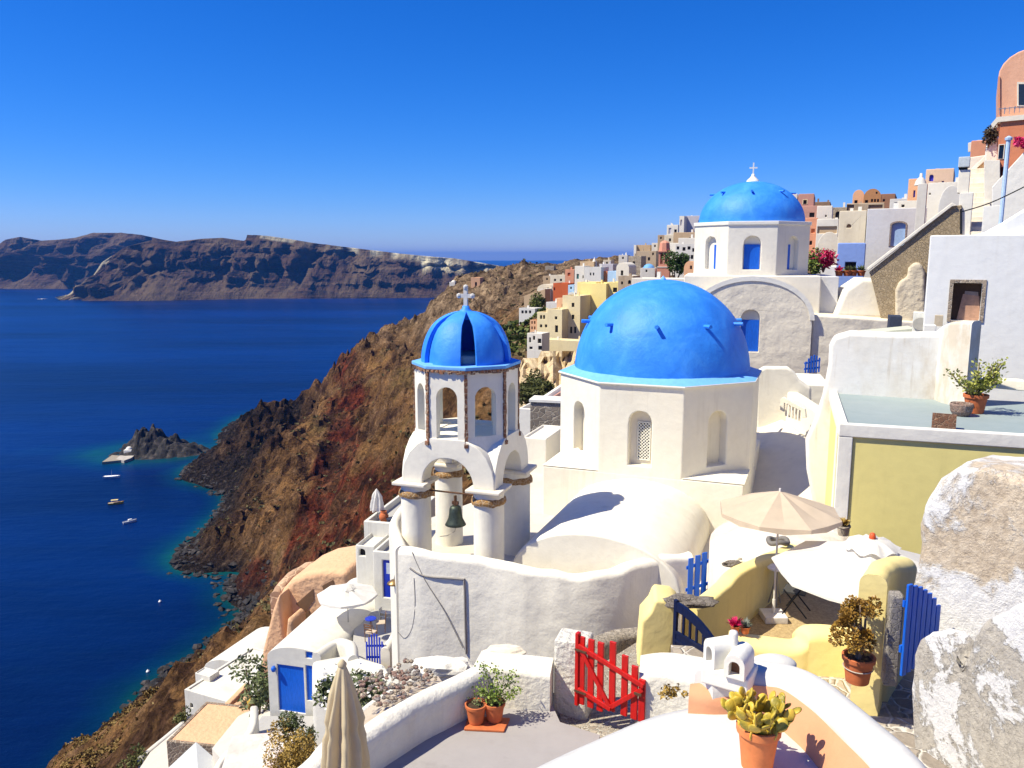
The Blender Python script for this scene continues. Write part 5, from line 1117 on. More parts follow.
# ---------------------------------------------------------------- the village on the ridge
W0, W1, CR = FARW
TANW = plaster('tan_plaster', (.50, .36, .22), (.36, .25, .15), .5, .5); BRW = plaster('brown_plaster', (.30, .19, .12), (.2, .13, .08), .5, .5)
CORAL = plaster('coral_plaster', (.66, .30, .18), (.5, .22, .14), .4, .5); GREYV = plaster('violet_grey_plaster', (.50, .48, .52), (.4, .38, .42), .3, .5); LB = plaster('light_blue_plaster', (.42, .60, .78), amt=.2)
D, BL, WF = DARK, BLUE, WHITE2
G = 'houses of the village on the ridge'
def w(px, py, a=1.6, b=2.4, m=D, k='rect', side='f', pn='window', fm=None): return (side, k, px-a/2, px+a/2, py-b/2, py+b/2, m, pn, fm)
rz = R(-22)
H_LIST = [
 # name, label, px0, px1, top, bottom, Y, depth, rz, mat, ops, kw
 ('house', 'tall beige house with five small dark windows below the yellow wing', 562, 580, 295.5, 346, 165, 10, R(-14), BEIGE, [w(573, 305, 2.6, 4.2), w(573, 317, 2.6, 4.4), w(571, 330, 2.2, 6.5), w(575, 330, 2.2, 6.5)], {}),
 ('house', 'lower beige house front with two windows at the left of the tall beige house', 547, 562, 309, 347, 163, 9, R(-14), BEIGE, [w(556, 318, 2.4, 3), w(556.5, 329, 2.8, 7)], {}),
 ('house', 'long low beige terrace wall under the beige houses', 541, 584, 339, 352, 158, 5, R(-14), BEIGE, [], {}),
 ('house', 'bright yellow house with a little blue domed niche on its terrace', 577, 596, 282, 300, 172, 8, R(-20), YEL, [w(590, 292, 3.6, 5.5, BL, 'arch')], {}),
 ('house', 'shaded yellow house wing between the tall beige house and the largest dome', 580, 606, 283, 330, 170, 14, R(-32), YEL, [], {}),
 ('house', 'yellow house with one dark window just left of the largest dome top', 606, 622, 282, 315, 168, 9, R(-20), YEL, [w(615, 290, 4, 4.5)], {}),
 ('house', 'vivid red orange cube house on the ridge slope', 553, 568, 283, 300, 200, 9, R(-20), REDP, [w(554.5, 289, 1, 3)], {}),
 ('house', 'small red tower house above the vivid red orange cube', 565, 574, 269.5, 284, 215, 6, R(-20), CORAL, [w(569, 274.5, 2.6, 3.2, REDP)], {}),
 ('house', 'white cube house with four small windows in front of the sea horizon', 584, 601, 267, 284, 190, 9, R(-20), W1, [w(590.5, 274, 1.4, 2.8), w(593.5, 274, 1.4, 2.8)], {}),
 ('house', 'narrow white house front with a green shuttered door beside the white cube', 574.5, 584, 266, 285, 192, 7, R(-14), W0, [w(577.7, 276.5, 2.2, 5, simple('green_shutter', (.05, .16, .14), .6)), w(583, 277, 1, 3)], {}),
 ('house', 'pinkish tan box on the roof of the white cube house', 580, 594, 261.5, 270, 196, 6, R(-16), TANW, [], {}),
 ('house', 'small bright orange house with a dark doorway right of the white cube', 601, 607.5, 271, 282, 190, 6, R(-20), ORANGE, [w(603, 278, 2.5, 5, D, 'arch')], {}),
 ('house', 'light blue low house right of the small orange one', 607.5, 617, 271, 283, 185, 8, R(-20), LB, [], {}),
 ('house', 'long white house with a violet tint behind the light blue one', 597, 613, 264, 272, 215, 8, R(-16), GREYV, [w(608, 268, 1.5, 2)], {}),
 ('house', 'cream vaulted cave house above the orange retaining wall', 537, 553, 284, 294, 225, 10, R(10), CR, [w(548, 290, 5, 5, D, 'arch')], {'roof': 'vault', 'rise': 1.6}),
 ('house', 'low cream house with a row of white openings near the ridge top', 550, 565, 275, 287, 235, 9, R(-20), CR, [w(555, 280, 2, 2.4), w(561, 280, 2, 2.4)], {}),
 ('house', 'tan retaining wall house stepping down the ridge slope', 524, 545, 296, 309, 215, 5, R(-30), TANW, [], {'topright': 2.0}),
 ('house', 'bluish white flat house lit by the sun above the arcade house', 546, 557, 302, 312, 185, 8, R(-20), W1, [], {}),
 ('house', 'small pink house beside the beige stepped house', 556.5, 564, 298, 312, 175, 6, R(-20), PEACH, [w(562.5, 305.5, 1.4, 2.4)], {}),
 ('house', 'beige arcade house with three arched windows', 537, 552, 312, 331, 172, 8, R(-18), BEIGE, [w(541, 317, 2, 4, D, 'arch'), w(544, 317, 2, 4, D, 'arch'), w(541, 326, 2.2, 3), w(546, 326, 2.2, 3)], {}),
 ('house', 'small cream orange house with six openings left of the arcade house', 530, 537.5, 320, 333, 175, 6, R(-18), PEACH, [w(532, 322.5, 1.3, 3), w(534.7, 322.5, 1.3, 3), w(532, 328, 1.3, 3), w(534.7, 328, 1.3, 3)], {}),
 ('house', 'grey white terrace house with dark openings, lowest on the green slope', 519, 535, 308, 317, 190, 7, R(-18), W1, [w(522.5, 312, 2.2, 3), w(526, 312, 2.2, 3), w(530, 312, 2.2, 3)], {}),
 ('house', 'small white house with black openings below the arcade house', 527, 542, 333, 353, 152, 6, R(-12), W0, [w(530, 340, 1.8, 5), w(534, 338, 2, 4), w(539.5, 341, 3.4, 4.5), w(540, 348, 3.4, 4), w(531, 348, 3, 2.5)], {}),
 # right of the big dome towards the salmon tower
 ('house', 'white vaulted cave house with a rounded roof at the village edge', 616, 629, 262.5, 280, 180, 9, R(-14), W0, [w(622, 273, 2.4, 5, D)], {'roof': 'vault'}),
 ('house', 'white vaulted house with a shadowed doorway left of the small blue domed chapel', 620, 636, 275, 285, 150, 6, R(-14), W0, [w(627, 281, 3.4, 4.5, D, 'arch')], {'roof': 'vault', 'rise': 1.3}),
 ('house', 'brown walled ruin framed by a white arch on the ridge', 634.5, 650, 245, 262, 235, 9, R(-10), TANW, [w(637, 254, 2.5, 7, BRW)], {}),
 ('house', 'white block framing the brown ruin', 633.5, 636, 245, 262, 234, 7, R(-10), W0, [], {}),
 ('house', 'stone house fragment with a window hole below the brown ruin', 628, 641, 256, 272, 200, 7, R(-10), STONEP, [w(634, 263, 2, 3)], {}),
 ('house', 'weathered tan house with three dark holes beside the chapel', 636, 656, 251, 272, 215, 8, R(-22), plaster('tan_rubble', (.46, .36, .25), (.28, .2, .13), .7, .8), [w(642, 262, 2.5, 3.5), w(649, 259, 2.2, 3.2), w(653, 254, 1.6, 2.6)], {}),
 ('house', 'white house wall with green tint right of the salmon tower', 667, 679, 243, 266, 170, 9, R(-8), W0, [], {}),
 ('house', 'cream ruin house with dark window above the green tree', 664, 675, 235, 246, 205, 8, R(-14), CR, [w(670, 240, 2, 3)], {}),
 ('house', 'white house with a framed balcony and dark opening high on the ridge', 666.5, 678, 225, 240, 215, 8, R(-14), W0, [w(670, 231, 2.6, 6, GREYV), w(675.5, 231, 2.4, 3)], {}),
 ('house', 'violet grey house with a white arched gable on its left, topmost on the ridge', 683.5, 702, 216, 234, 190, 9, R(-10), GREYV, [w(699, 221.5, 1.4, 2.4)], {}),
 ('house', 'white arched gable beside the violet grey house', 679, 684, 216, 234, 188, 6, R(-10), W0, [w(681.2, 222.5, 1.8, 6, GREYV, 'arch')], {}),
 ('house', 'long brown house wall under the violet grey house', 673, 696, 232.5, 246, 180, 8, R(-12), TANW, [w(690, 238.5, 1.8, 2.2)], {}),
 ('house', 'white stepped house with sunny roof below the brown wall', 678, 697, 238, 250, 165, 8, R(-12), W0, [w(694, 246, 2, 3)], {}),
 ('house', 'grey white house with a row of dark balconies', 675, 697, 244, 262, 150, 7, R(-12), W1, [w(678, 248, 2.6, 3.2), w(684, 249, 3, 3.6), w(689, 248, 3, 3.2), w(693.5, 250, 2.6, 3.6), w(688, 257, 3.4, 3.6, GLASS), w(692, 257, 2.6, 4)], {}),
 ('house', 'orange house with a rounded top and a small window behind the white drum', 683.5, 696, 261, 281, 125, 6, R(-14), PEACH, [w(691, 267.5, 2, 3.6), w(687.5, 277, 1.6, 1.6)], {'roof': 'vault', 'rise': 1.1}),
 ('house', 'long white wall of a house just behind the largest dome', 631, 697, 278, 300, 92, 6, R(-6), W0, [], {}),
 ('house', 'low rubble house front with a round dark window left of the long white wall', 618, 633, 276, 290, 120, 6, R(-10), plaster('tan_rubble', (.46, .36, .25)), [w(629.5, 282, 3, 4, D, 'arch'), w(622, 283, 2, 3)], {}),
 # right of the second church
 ('house', 'pink house with two dark windows and white trim behind the second church', 797, 813.5, 194, 222, 118, 8, R(-10), PINK, [w(805, 202, 3.6, 4.2, D, fm=BEIGE), w(812.5, 215, 0, 0)], {}),
 ('house', 'pink lower house with a wide dark window below the tall pink one', 800, 821, 206, 226, 112, 8, R(-14), PINK, [w(812, 215, 5, 4.5), w(802.5, 213, 2, 2.6, TANW)], {}),
 ('house', 'white house corner with a dark window left of the pink house', 788, 797.2, 194, 212, 119, 7, R(-10), W0, [w(792, 199, 3, 3, GLASS)], {}),
 ('house', 'dark brown flat house behind the white stair gable', 813, 830, 202, 214, 128, 7, R(-10), BRW, [], {}),
 ('house', 'white house with a slanting gable wall right of the pink houses', 816, 832, 206, 226, 108, 5, R(-20), W0, [w(826, 216, 1.6, 2)], {}),
 ('house', 'coral house with three small dark windows under the pink houses', 803, 817, 218, 250, 100, 8, R(-14), CORAL, [w(809.6, 224.5, 1.8, 2.6), w(813, 231, 3.6, 4, ORANGE), w(810.8, 243, 2.6, 4)], {}),
 ('house', 'low white roofed house with a brown front beside the coral house', 816, 838, 219, 236, 96, 9, R(-14), W0, [('f', 'rect', 817.5, 837, 226.5, 233.5, TANW, 'panel', None)], {}),
 ('house', 'cream house with a broad vaulted side and garden plants in front', 816, 840, 232, 268, 84, 8, R(-14), CREAM, [w(812, 248, 2, 4)], {'roof': 'vault', 'rise': 1.6}),
 ('house', 'stone wall house with a half ruined brick arch', 829, 847, 207.5, 222, 120, 5, R(-10), STONEP, [w(838, 215.5, 5, 8, D, 'arch')], {}),
 ('house', 'brown stone house terrace below the orange vaulted houses', 846, 884, 203.5, 216, 116, 5, R(-10), plaster('tan_rubble', (.46, .36, .25)), [('f', 'rect', 847, 854, 205, 214, BRW, 'gate', None), ('f', 'rect', 868.5, 882.5, 205, 211, BRW, 'panel', None)], {}),
 ('house', 'pale orange house with a vaulted white roof and dark window', 852, 864, 190, 208, 132, 14, R(-8), PEACH, [w(856, 202, 3.2, 3.6)], {'roof': 'vault', 'rise': 1.0}),
 ('house', 'orange vaulted house with a small round window under the arch of its roof', 863, 881, 189, 208, 128, 12, R(-8), plaster('clay_orange', (.48, .23, .10), (.36, .17, .08), .4), [w(876.7, 192.8, 1.8, 2), w(866.5, 201.5, 3, 3), w(872, 200.5, 2, 3), w(875, 200.5, 2, 3), w(878, 200.5, 2, 3)], {'roof': 'vault', 'rise': 1.3}),
 ('house', 'flat clay brown house at the right of the orange vaulted house', 880, 895, 194, 208, 127, 9, R(-8), plaster('clay_brown', (.34, .17, .10), (.26, .13, .08), .4), [w(884, 200.5, 2, 2.4)], {}),
 ('house', 'low white house with glass railing between the clay house and the peach one', 889, 909, 199, 214, 112, 7, R(-14), W1, [w(897, 203.5, 5, 2, GLASS)], {}),
 ('house', 'cream plain house with one round hole, above the pale blue wall', 837, 865.5, 211, 252, 72, 7, R(-10), CR, [w(849, 226, 4.6, 3.6, BRW, 'arch')], {}),
 ('house', 'grey white house with a stone framed blue door beside the rough sloping wall', 864, 925, 209, 262, 68, 8, R(-16), plaster('bluish_white', (.6, .6, .6)), [('f', 'seg', 891, 905, 222.5, 246, simple('pale_blue_door', (.32, .45, .66), .5), 'door', rubble('door_stone', (.34, .27, .24), (.24, .19, .17), (.4, .35, .3), 5))], {}),
 ('house', 'pale blue painted house with a dark window and flower pots before it', 835, 864, 243, 290, 62, 6, R(-10), BLUEW, [w(850.5, 268, 11, 11.5, D)], {}),
 ('house', 'white low house in front of the cream vaulted side, beneath the bougainvillea', 812, 836, 266, 290, 64, 4, R(-10), W0, [], {}),
 ('house', 'narrow peach house with one tall blue window right of the clay houses', 907, 920, 179, 202, 96, 8, R(-16), PEACH, [w(914.3, 194, 1.8, 7, simple('violet_blue', (.05, .04, .45), .4))], {}),
 ('house', 'peach house with an arched blue window and three small blue windows', 924, 953, 169.5, 198, 92, 8, R(-16), plaster('light_peach', (.74, .52, .36), (.62, .42, .28), .3), [w(931.5, 178, 4.2, 6.5, simple('violet_blue', (.05, .04, .45)), 'arch'), w(931.5, 187, 4.4, 6.5, simple('violet_blue', (.05, .04, .45))), w(936.5, 185, 2.4, 4.6, simple('violet_blue', (.05, .04, .45))), w(943, 183, 2.2, 3.6, simple('violet_blue', (.05, .04, .45)))], {}),
 ('house', 'bluish white house with a big rounded vault below the peach house', 938, 962, 186, 212, 76, 6, R(-24), W1, [], {'roof': 'vault', 'rise': 2.0}),
 ('house', 'white terraced house rising to the right behind the chimney cap', 926, 962, 183, 212, 82, 7, R(-20), W0, [w(930, 194, 1.6, 1.8)], {}),
 ('house', 'low white house on the saddle between the clay houses and peach house', 896, 924, 201, 222, 88, 7, R(-14), W0, [w(903, 206, 3, 2.4), w(918, 204, 0, 0)], {}),
]
for (nm, lb_, a, b_, c_, d_, Y, dp, rz_, mt, ops, kw) in H_LIST:
    ops = [o for o in ops if o[3]-o[2] > .1 and o[5]-o[4] > .1]
    if a > 780: rz_ = -math.atan((a-512)/F)-R(2)
    else: rz_ = min(rz_, R(-26)); dp *= .6
    bld(nm, lb_, a, b_, c_, d_, Y, dp, rz_, mt, ops, group=G, down=12, **kw)
# extra small cubic houses scattered up the ridge where the photo shows a crowded jumble
rnd = random.Random(11)
EX = [(623, 258, 260, 'cream cottage above the white vaulted cave house'), (607, 263, 240, 'pale cottage on the ridge just over the long violet white house'), (627, 266, 205, 'sand coloured hut behind the stone fragment'), (646, 248, 245, 'brown hut behind the framed ruin'), (655, 246, 230, 'white cottage touching the left of the salmon tower'), (661, 238, 228, 'small tan hut above the salmon tower'), (543, 292, 218, 'white hut between the cave house and the tan retaining wall'), (571, 288, 195, 'pale blue grey hut between the red cube and the yellow house'), (571, 296, 190, 'white hut under the pale blue grey one'), (547, 279, 240, 'tan hut at the top left of the village')]
for k, (px, py, Y, lb_) in enumerate(EX):
    m_ = [W0, CR, TANW, BRW, W0, TANW, W0, LB, W0, TANW][k]; wd = [9, 8, 8, 8, 7, 7, 7, 6, 6, 8][k]
    bld('house', lb_, px-wd/2, px+wd/2, py-3, py+8, Y, 6, R(-16), m_, [w(px, py, 1.6, 2.2)], group=G, down=6)
# small blue domed chapel
bld('chapel', 'tiny white chapel with a pale blue dome left of the salmon tower', 640, 655, 268, 284, 140, 5.0, R(-14), W0, [w(646.5, 271, 1.6, 2.4)], roof='dome', roofmat=simple('pale_dome', (.14, .36, .72), .6), cat='chapel', down=5)
# white cupola
q = P(594.3, 267, 196); t = thing('cupola', 'small white pointed cupola against the sea horizon', 'cupola', q)
MB().lathe(q, [(.75, -3), (.75, .2), (.6, .6), (.55, 1.2), (.3, 1.7), (.1, 2.1), (0, 2.4)], 12).build('body', W0, t, smooth=True)
# salmon bell tower
SAL = plaster('salmon_plaster', (.62, .28, .19), (.5, .22, .15), .3, .6)
q = P(657, 280, 140); t = thing('bell_tower', 'salmon pink square bell tower with an octagonal top in the far village', 'tower', q, R(-16)); s_ = 1/5.7
def zz(py): return P(657, py, 140).z-q.z
MB().box((0, 0, -5), (2.1, 2.1, zz(267))).build('base', SAL, t, local=True, bevel=.06)
mb = MB(); mb.facade(rect(.15, zz(267), 1.95, zz(252)), [arch(.65, zz(264), .42, 1.9), arch(1.45, zz(264), .42, 1.9)], (0, .15, 0), (1, 0, 0), (0, 0, 1), (0, -1, 0), .5)
mb.facade(rect(.15, zz(267), 1.95, zz(252)), [arch(1.05, zz(264), .5, 1.9)], (0.15, 2.1, 0), (0, -1, 0), (0, 0, 1), (-1, 0, 0), .5); mb.box((1.9, .2, zz(267)), (1.95, 1.95, zz(252))); mb.box((.2, 1.9, zz(267)), (1.9, 1.95, zz(252))); mb.build('belfry', SAL, t, local=True)
MB().box((-.06, -.06, zz(267.5)), (2.16, 2.16, zz(266.6))).build('string_course', W0, t, local=True); MB().box((0, 0, zz(252)), (2.1, 2.1, zz(251))).build('cornice', SAL, t, local=True)
MB().ngon_prism((1.05, 1.05, 0), 1.02, zz(251), zz(243), 8, PI/8, .86).build('top', SAL, t, local=True); MB().lathe((1.05, 1.05, zz(243)), [(.86, 0), (.6, .25), (.2, .42), (0, .46)], 8, PI/8, PI/8+2*PI).build('cap', SAL, t, local=True)
# castle ruin on the spur
def ruin(px0, px1, pt, pb, Y, mat, lab, dep=5, ops=()): bld('ruin', lab, px0, px1, pt, pb, Y, dep, R(-12), mat, list(ops), cat='ruin', down=8, rim=1.0)
ruin(545, 554, 266, 275, 375, STONEP, 'square stump of the old castle at the right end of the rocky spur')
ruin(528, 536, 265.5, 272, 385, STONEP, 'low castle wall fragment in the middle of the spur crest')
bld('house', 'tiny ochre house with an arched door high on the spur', 471, 480, 277.5, 289, 372, 7, R(-12), PEACH, [w(476, 284, 2, 4, D, 'arch')], down=8)
bld('chapel', 'tiny white domed chapel on the rocky spur edge', 449.5, 455, 282, 291, 380, 5, R(-12), W0, [w(452, 287, 1.2, 2.6, D, 'arch')], roof='dome', roofmat=W0, cat='chapel', down=8)
# ochre cliff face and walls under the beige houses
mb = MB(); base = [(518, 365, 130), (530, 358, 132), (545, 353, 134), (560, 352, 136), (585, 352, 138), (600, 352, 138)]
OCHC = rubble('ochre_cliff', (.56, .44, .26), (.40, .30, .18), (.62, .50, .32), .9, .7)
rows = []
for i in range(31):
    x = 514+i*3; tp_ = 366 if x < 522 else (358 if x < 540 else 351); row = []
    for j in range(12):
        py = tp_+(412-tp_)*j/11; Y = 146-36*(j/11)**1.2+noise.noise(Vector((x*.09, py*.07, 4)))*7+noise.noise(Vector((x*.25, py*.2, 1)))*3; row.append(mb.bm.verts.new(P(x, py, Y)))
    rows.append(row)
for A_, B_ in zip(rows, rows[1:]):
    for j in range(11): mb.bm.faces.new((A_[j], B_[j], B_[j+1], A_[j+1]))
tag(mb.build('ochre_bluff', OCHC), 'pale ochre eroded bluff below the beige houses', kind='structure')
GR2 = leafmat('bush_green', (.03, .04, .012), (.075, .085, .022), (.15, .14, .045), .8)
def bush(name, label, c, r, mat, n=700, leaf=.12, sc=(1, 1, .8), cat='bush', group=None, stem=True, seed=1, clumps=9):
    """bush or tree crown made of many little leaf faces in clumps"""
    rd = random.Random(seed); c = Vector(c); mb = MB(); cl = []
    for k in range(clumps):
        d = Vector((rd.gauss(0, 1), rd.gauss(0, 1), rd.gauss(0, 1))).normalized()*rd.uniform(.25, .75); cl.append((Vector((d.x*sc[0], d.y*sc[1], d.z*sc[2]))*r, rd.uniform(.3, .5)*r))
    for k in range(n):
        o_, rr = rd.choice(cl); d = Vector((rd.gauss(0, 1), rd.gauss(0, 1), rd.gauss(0, 1))).normalized()*rr*rd.uniform(.55, 1.1); p = c+o_+d
        a = Vector((rd.uniform(-1, 1), rd.uniform(-1, 1), rd.uniform(-.4, 1))).normalized()*leaf*rd.uniform(.6, 1.3); e = a.cross(Vector((rd.uniform(-1, 1), rd.uniform(-1, 1), rd.uniform(-1, 1)))).normalized()*leaf*.45
        mb.face((p-a, p+e, p+a, p-e))
    base = c-Vector((0, 0, r*sc[2]*1.0))
    if not stem: return tag(mb.build(name, mat, loc=base, weld=False), label, cat, group)
    t = thing(name, label, cat, base, 0, group); mb.build('foliage', mat, t, weld=False)
    for k in range(4):
        o_ = cl[k][0]; MB().tube([base-Vector((0, 0, .15)), base+Vector((o_.x*.3, o_.y*.3, r*.3)), c+o_], [.05*r, .04*r, .015*r], 5).build('stem', BROWNW, t)
    return t
for k, (x, y, Y, r_, l_) in enumerate([(527, 390, 95, 2.6, 'large green bush under the ochre bluff, left one'), (538, 385, 97, 2.6, 'large green bush under the ochre bluff, middle one'), (530, 397, 88, 1.9, 'olive bush in front of the two large ones under the bluff'), (546, 390, 92, 1.9, 'rounded bush at the right end under the ochre bluff')]):
    bush('bush', l_, P(x, y, Y), r_, GR2, 1500, .22, (1.1, 1, .75), group='bushes under the ochre bluff', seed=k+3)
bush('tree', 'dark green leafy tree between the salmon tower and the balcony house', P(676, 262, 132), 2.6, leafmat('tree_green', (.02, .045, .012), (.05, .10, .02), (.10, .17, .035), .6), 2200, .22, (.95, 1, 1.3), cat='tree', seed=9)
bush('tree', 'small dark tree between the two ridge houses above the arcade house', P(538, 305, 200), 3.2, GREEN, 1300, .35, (.8, 1, 1.1), cat='tree', seed=12)
# walls and flat roofs between church and bluff, left of the drum
bld('house', 'white flat roofed house with a grey roof, seen between the bell tower and the dome', 519, 541, 408, 450, 52, 9, R(-20), WHITE2, [], roofmat=CONC, down=6, rim=.5)
t = bld('ruin', 'stepped rubble stone wall with white coping left of the church drum', 530, 566, 402, 440, 44, 1.2, R(-14), rubble('grey_rubble', (.32, .27, .22), (.2, .17, .14), (.42, .38, .32), 3.4, .9), cat='ruin', down=5, rim=.02, topright=.02, ops=[])
MB().box((-.05, -.08, ROOT[t.name].translation.z*0+P(530, 402, 44).z-P(530, 440, 44).z+.02), (2.4, 1.3, P(530, 402, 44).z-P(530, 440, 44).z+.16)).build('coping', WHITE2, t, local=True)
solid('stair_wall', WHITE2, [P(535, 403, 50), P(562, 385, 50), P(562, 391, 50), P(541, 405, 50)], (.2, 1.2, 0), 'sloping white stair parapet above the rubble wall', 'wall')
solid('pink_stair', PINK, [P(543, 403, 49), P(563, 390, 49), P(563, 403, 49)], (.2, .8, 0), 'reddish plastered stair side beneath the sloping white parapet', 'wall')
bld('house', 'plain white house wall behind the bell tower, left of the church base', 522, 546, 437, 520, 36, 3, R(-20), WHITE, [], down=4, rim=.1)

# ---------------------------------------------------------------- right side: yellow house, big white walls
zr2 = -4.25; rzy = R(-19)
A0 = P(842, 424, 20.2); A0.z = zr2; hY = 3.6
t = thing('yellow_house', 'olive yellow house with white corner trim and a blue grey roof terrace', 'house', (A0.x, A0.y, A0.z-hY), rzy)
Wy, Dy = 9.0, 5.6; MB().box((0, 0, -1), (Wy, Dy, hY-.12)).build('wall', OLIVE, t, local=True)
mb = MB(); mb.box((-.07, -.07, hY-.32), (Wy, .16, hY+.02)); mb.build('coping', WHITE2, t, local=True, bevel=.03)
MB().box((-.075, .165, hY-.32), (.16, Dy, hY+.02)).build('coping', WHITE2, t, local=True, bevel=.03)
MB().box((-.06, -.06, -1), (.28, -.005, hY-.325)).build('corner_trim', WHITE2, t, local=True, bevel=.02); MB().box((-.06, 0, -1), (-.003, .16, hY-.325)).build('corner_trim', WHITE2, t, local=True, bevel=.02)
MB().box((-.06, .95, -1), (-.003, 1.25, hY-.325)).build('corner_trim', WHITE2, t, local=True, bevel=.02)
RB = plaster('blue_grey_roof', (.27, .33, .34), (.35, .40, .40), .5, .35, .1, rough=.7); MB().box((.165, .165, hY-.2), (Wy, Dy, hY-.06)).build('roof', RB, t, local=True)
# white step band behind the roof
solid('kerb_wall', WHITE, [P(948, 384, 25.0), P(948, 377, 25.0), P(1030, 381, 23.0), P(1030, 392, 23.0)], (0, .5, 0), 'low white kerb behind the roof terrace under the succulent pot', 'wall', bevel=.04)
WORN = plaster('worn_whitewash', (.82, .81, .80), (.58, .50, .38), .9, .7, .25, c2=(.80, .77, .72), edge=(.47, .60))
def slabpx(name, mat, outline, Yl, rz_, thick, label, cat='wall', bevel=.15, seg=4, **kw):
    x0 = min(a for a, b in outline); A_ = P(x0, 400, Yl); n = Vector((-math.sin(rz_), math.cos(rz_), 0))
    return solid(name, mat, [plane_hit(a, b, A_, rz_) for a, b in outline], n*thick, label, cat, bevel=bevel, seg=seg, **kw)
slabpx('white_wall', WORN, [(845, 560), (836, 525), (815, 515), (806, 470), (805, 440), (814, 420), (822, 395), (828, 365), (829, 345), (833, 337), (850, 332), (895, 334), (942, 333), (946, 400), (946, 560)], 25.6, R(-24), .9, 'big worn white wall with a curved left edge beside the yellow house')
sweep([P(942, 331, 24.5), P(955, 322, 23.6), P(977, 321, 22.9)], -6, .4, 'white_wall', WORN, 'white wall end rising toward the big recessed window at the right', 'wall', n=5, round_=.3, amp=.02)
t = bld('house', 'large plain white house with a stone framed recess at the right edge', 917, 1060, 235.5, 400, 29.5, 7, R(-28), plaster('bright_white_house', (.80, .81, .83), (.68, .66, .62), .25, .5, .2), [('f', 'rect', 952, 981, 283, 321, simple('recess_brown', (.09, .05, .03), .9), 'recess', rubble('frame_stone', (.42, .34, .26), (.3, .24, .18), (.5, .43, .35), 6))], down=3, rim=.1, reveal=.45)
M = ROOT[t.name]
O_ = P(925, 320, 29.5); bq = [plane_hit(a, b, O_+Vector((.05, .35, 0)), R(-28)) for a, b in ((956, 321), (980, 320), (979, 296), (963, 294))]
MB().prism(bq, Vector((.05, .04, 0))).build('board', simple('tan_board', (.42, .24, .16), .8, var=.2), t)
bq = [plane_hit(a, b, O_+Vector((.05, .36, 0)), R(-28)) for a, b in ((963, 303), (979, 305), (978, 292), (965, 291))]
MB().prism(bq, Vector((.05, .04, 0))).build('board', simple('grey_board', (.32, .24, .2), .8, var=.2), t)
slabpx('white_wall', plaster('bright_white_house', (.80, .81, .83)), [(966, 300), (966, 237), (985, 232), (1003, 222), (1024, 209), (1060, 190), (1060, 300)], 29.3, R(-28), 1.2, 'rising white parapet on top of the large white house', bevel=.1)
# rough diagonal stone wall with its coping and buttress
RG = rubble('rough_tan_wall', (.44, .35, .23), (.32, .25, .16), (.38, .30, .19), 6.5, .8)
slabpx('stone_wall', RG, [(869, 272), (952, 206), (962, 205), (962, 345), (885, 345), (880, 315), (874, 290)], 46, R(-28), 1.5, 'rough tan stone wall climbing diagonally beside the white stairs', bevel=.05)
slabpx('coping', WHITE, [(868, 271), (867, 268), (952, 202.5), (957, 205.5), (952, 206.5)], 45.9, R(-28), .5, 'white coping line on top of the rough diagonal wall', bevel=.03)
slabpx('buttress', plaster('tan_render', (.62, .54, .40), (.42, .34, .24), .6, .8, .6, bd=.08), [(895, 345), (895, 290), (899, 281), (907, 277), (908, 268), (914, 262), (921, 263), (925, 272), (926, 345)], 45.0, R(-28), .9, 'cream plastered buttress with a stepped top against the rough diagonal wall', bevel=.2)
# alley between the church and the white wall
sweep([Vector((12.6, 25.5, -8.0)), Vector((13.6, 29.5, -7.2)), Vector((13.0, 33.5, -6.3)), Vector((12.6, 37, -5.9))], -11, .5, 'alley_wall', WHITE, 'white alley wall with small balusters right of the church', 'wall', n=5, round_=.25)
solid('alley_floor', plaster('alley_screed', (.80, .73, .62), (.54, .48, .4), .4, .4, .15), [(8.9, 30.2, -9.84), (10.5, 24, -9.0), (13.2, 24, -8.6), (13.4, 32, -8.0), (12.2, 37, -7.2), (9.5, 36, -8.4)], (0, 0, -3), 'sloping cream alley floor right of the church', kind='structure', bevel=0)
slabpx('alley_block', WHITE, [(756, 470), (756, 372), (765, 367), (788, 367), (795, 372), (800, 380), (812, 388), (812, 470)], 36, R(-10), .5, 'white block with a rounded top at the far end of the alley')
t = bld('house', 'low white house with a shaded doorway at the end of the alley', 764, 830, 383, 430, 39, 4, R(-14), WHITE, [], down=3, rim=.15)
slabpx('balustrade', WHITE, [(780, 400), (783, 397), (805, 409), (806, 418), (802, 418), (801, 411), (784, 403), (784, 412), (780, 410)], 33.5, R(-40), .15, 'small white balustrade frame in the alley', bevel=.02)
for k in range(5):
    q = P(786+k*3.3, 416+k*1.2, 33.3); tag(MB().tube([q, q+Vector((0, 0, .55))], .045, 8).build('baluster', CREAM, loc=q), 'short cream baluster under the alley handrail', 'baluster', 'balusters of the alley wall')
slabpx('pale_slab', plaster('green_grey_slab', (.5, .52, .42), amt=.3), [(862, 333), (915, 328), (916, 337), (862, 342)], 33, R(-14), 1.2, 'pale green grey slab behind the worn white wall', bevel=.03)
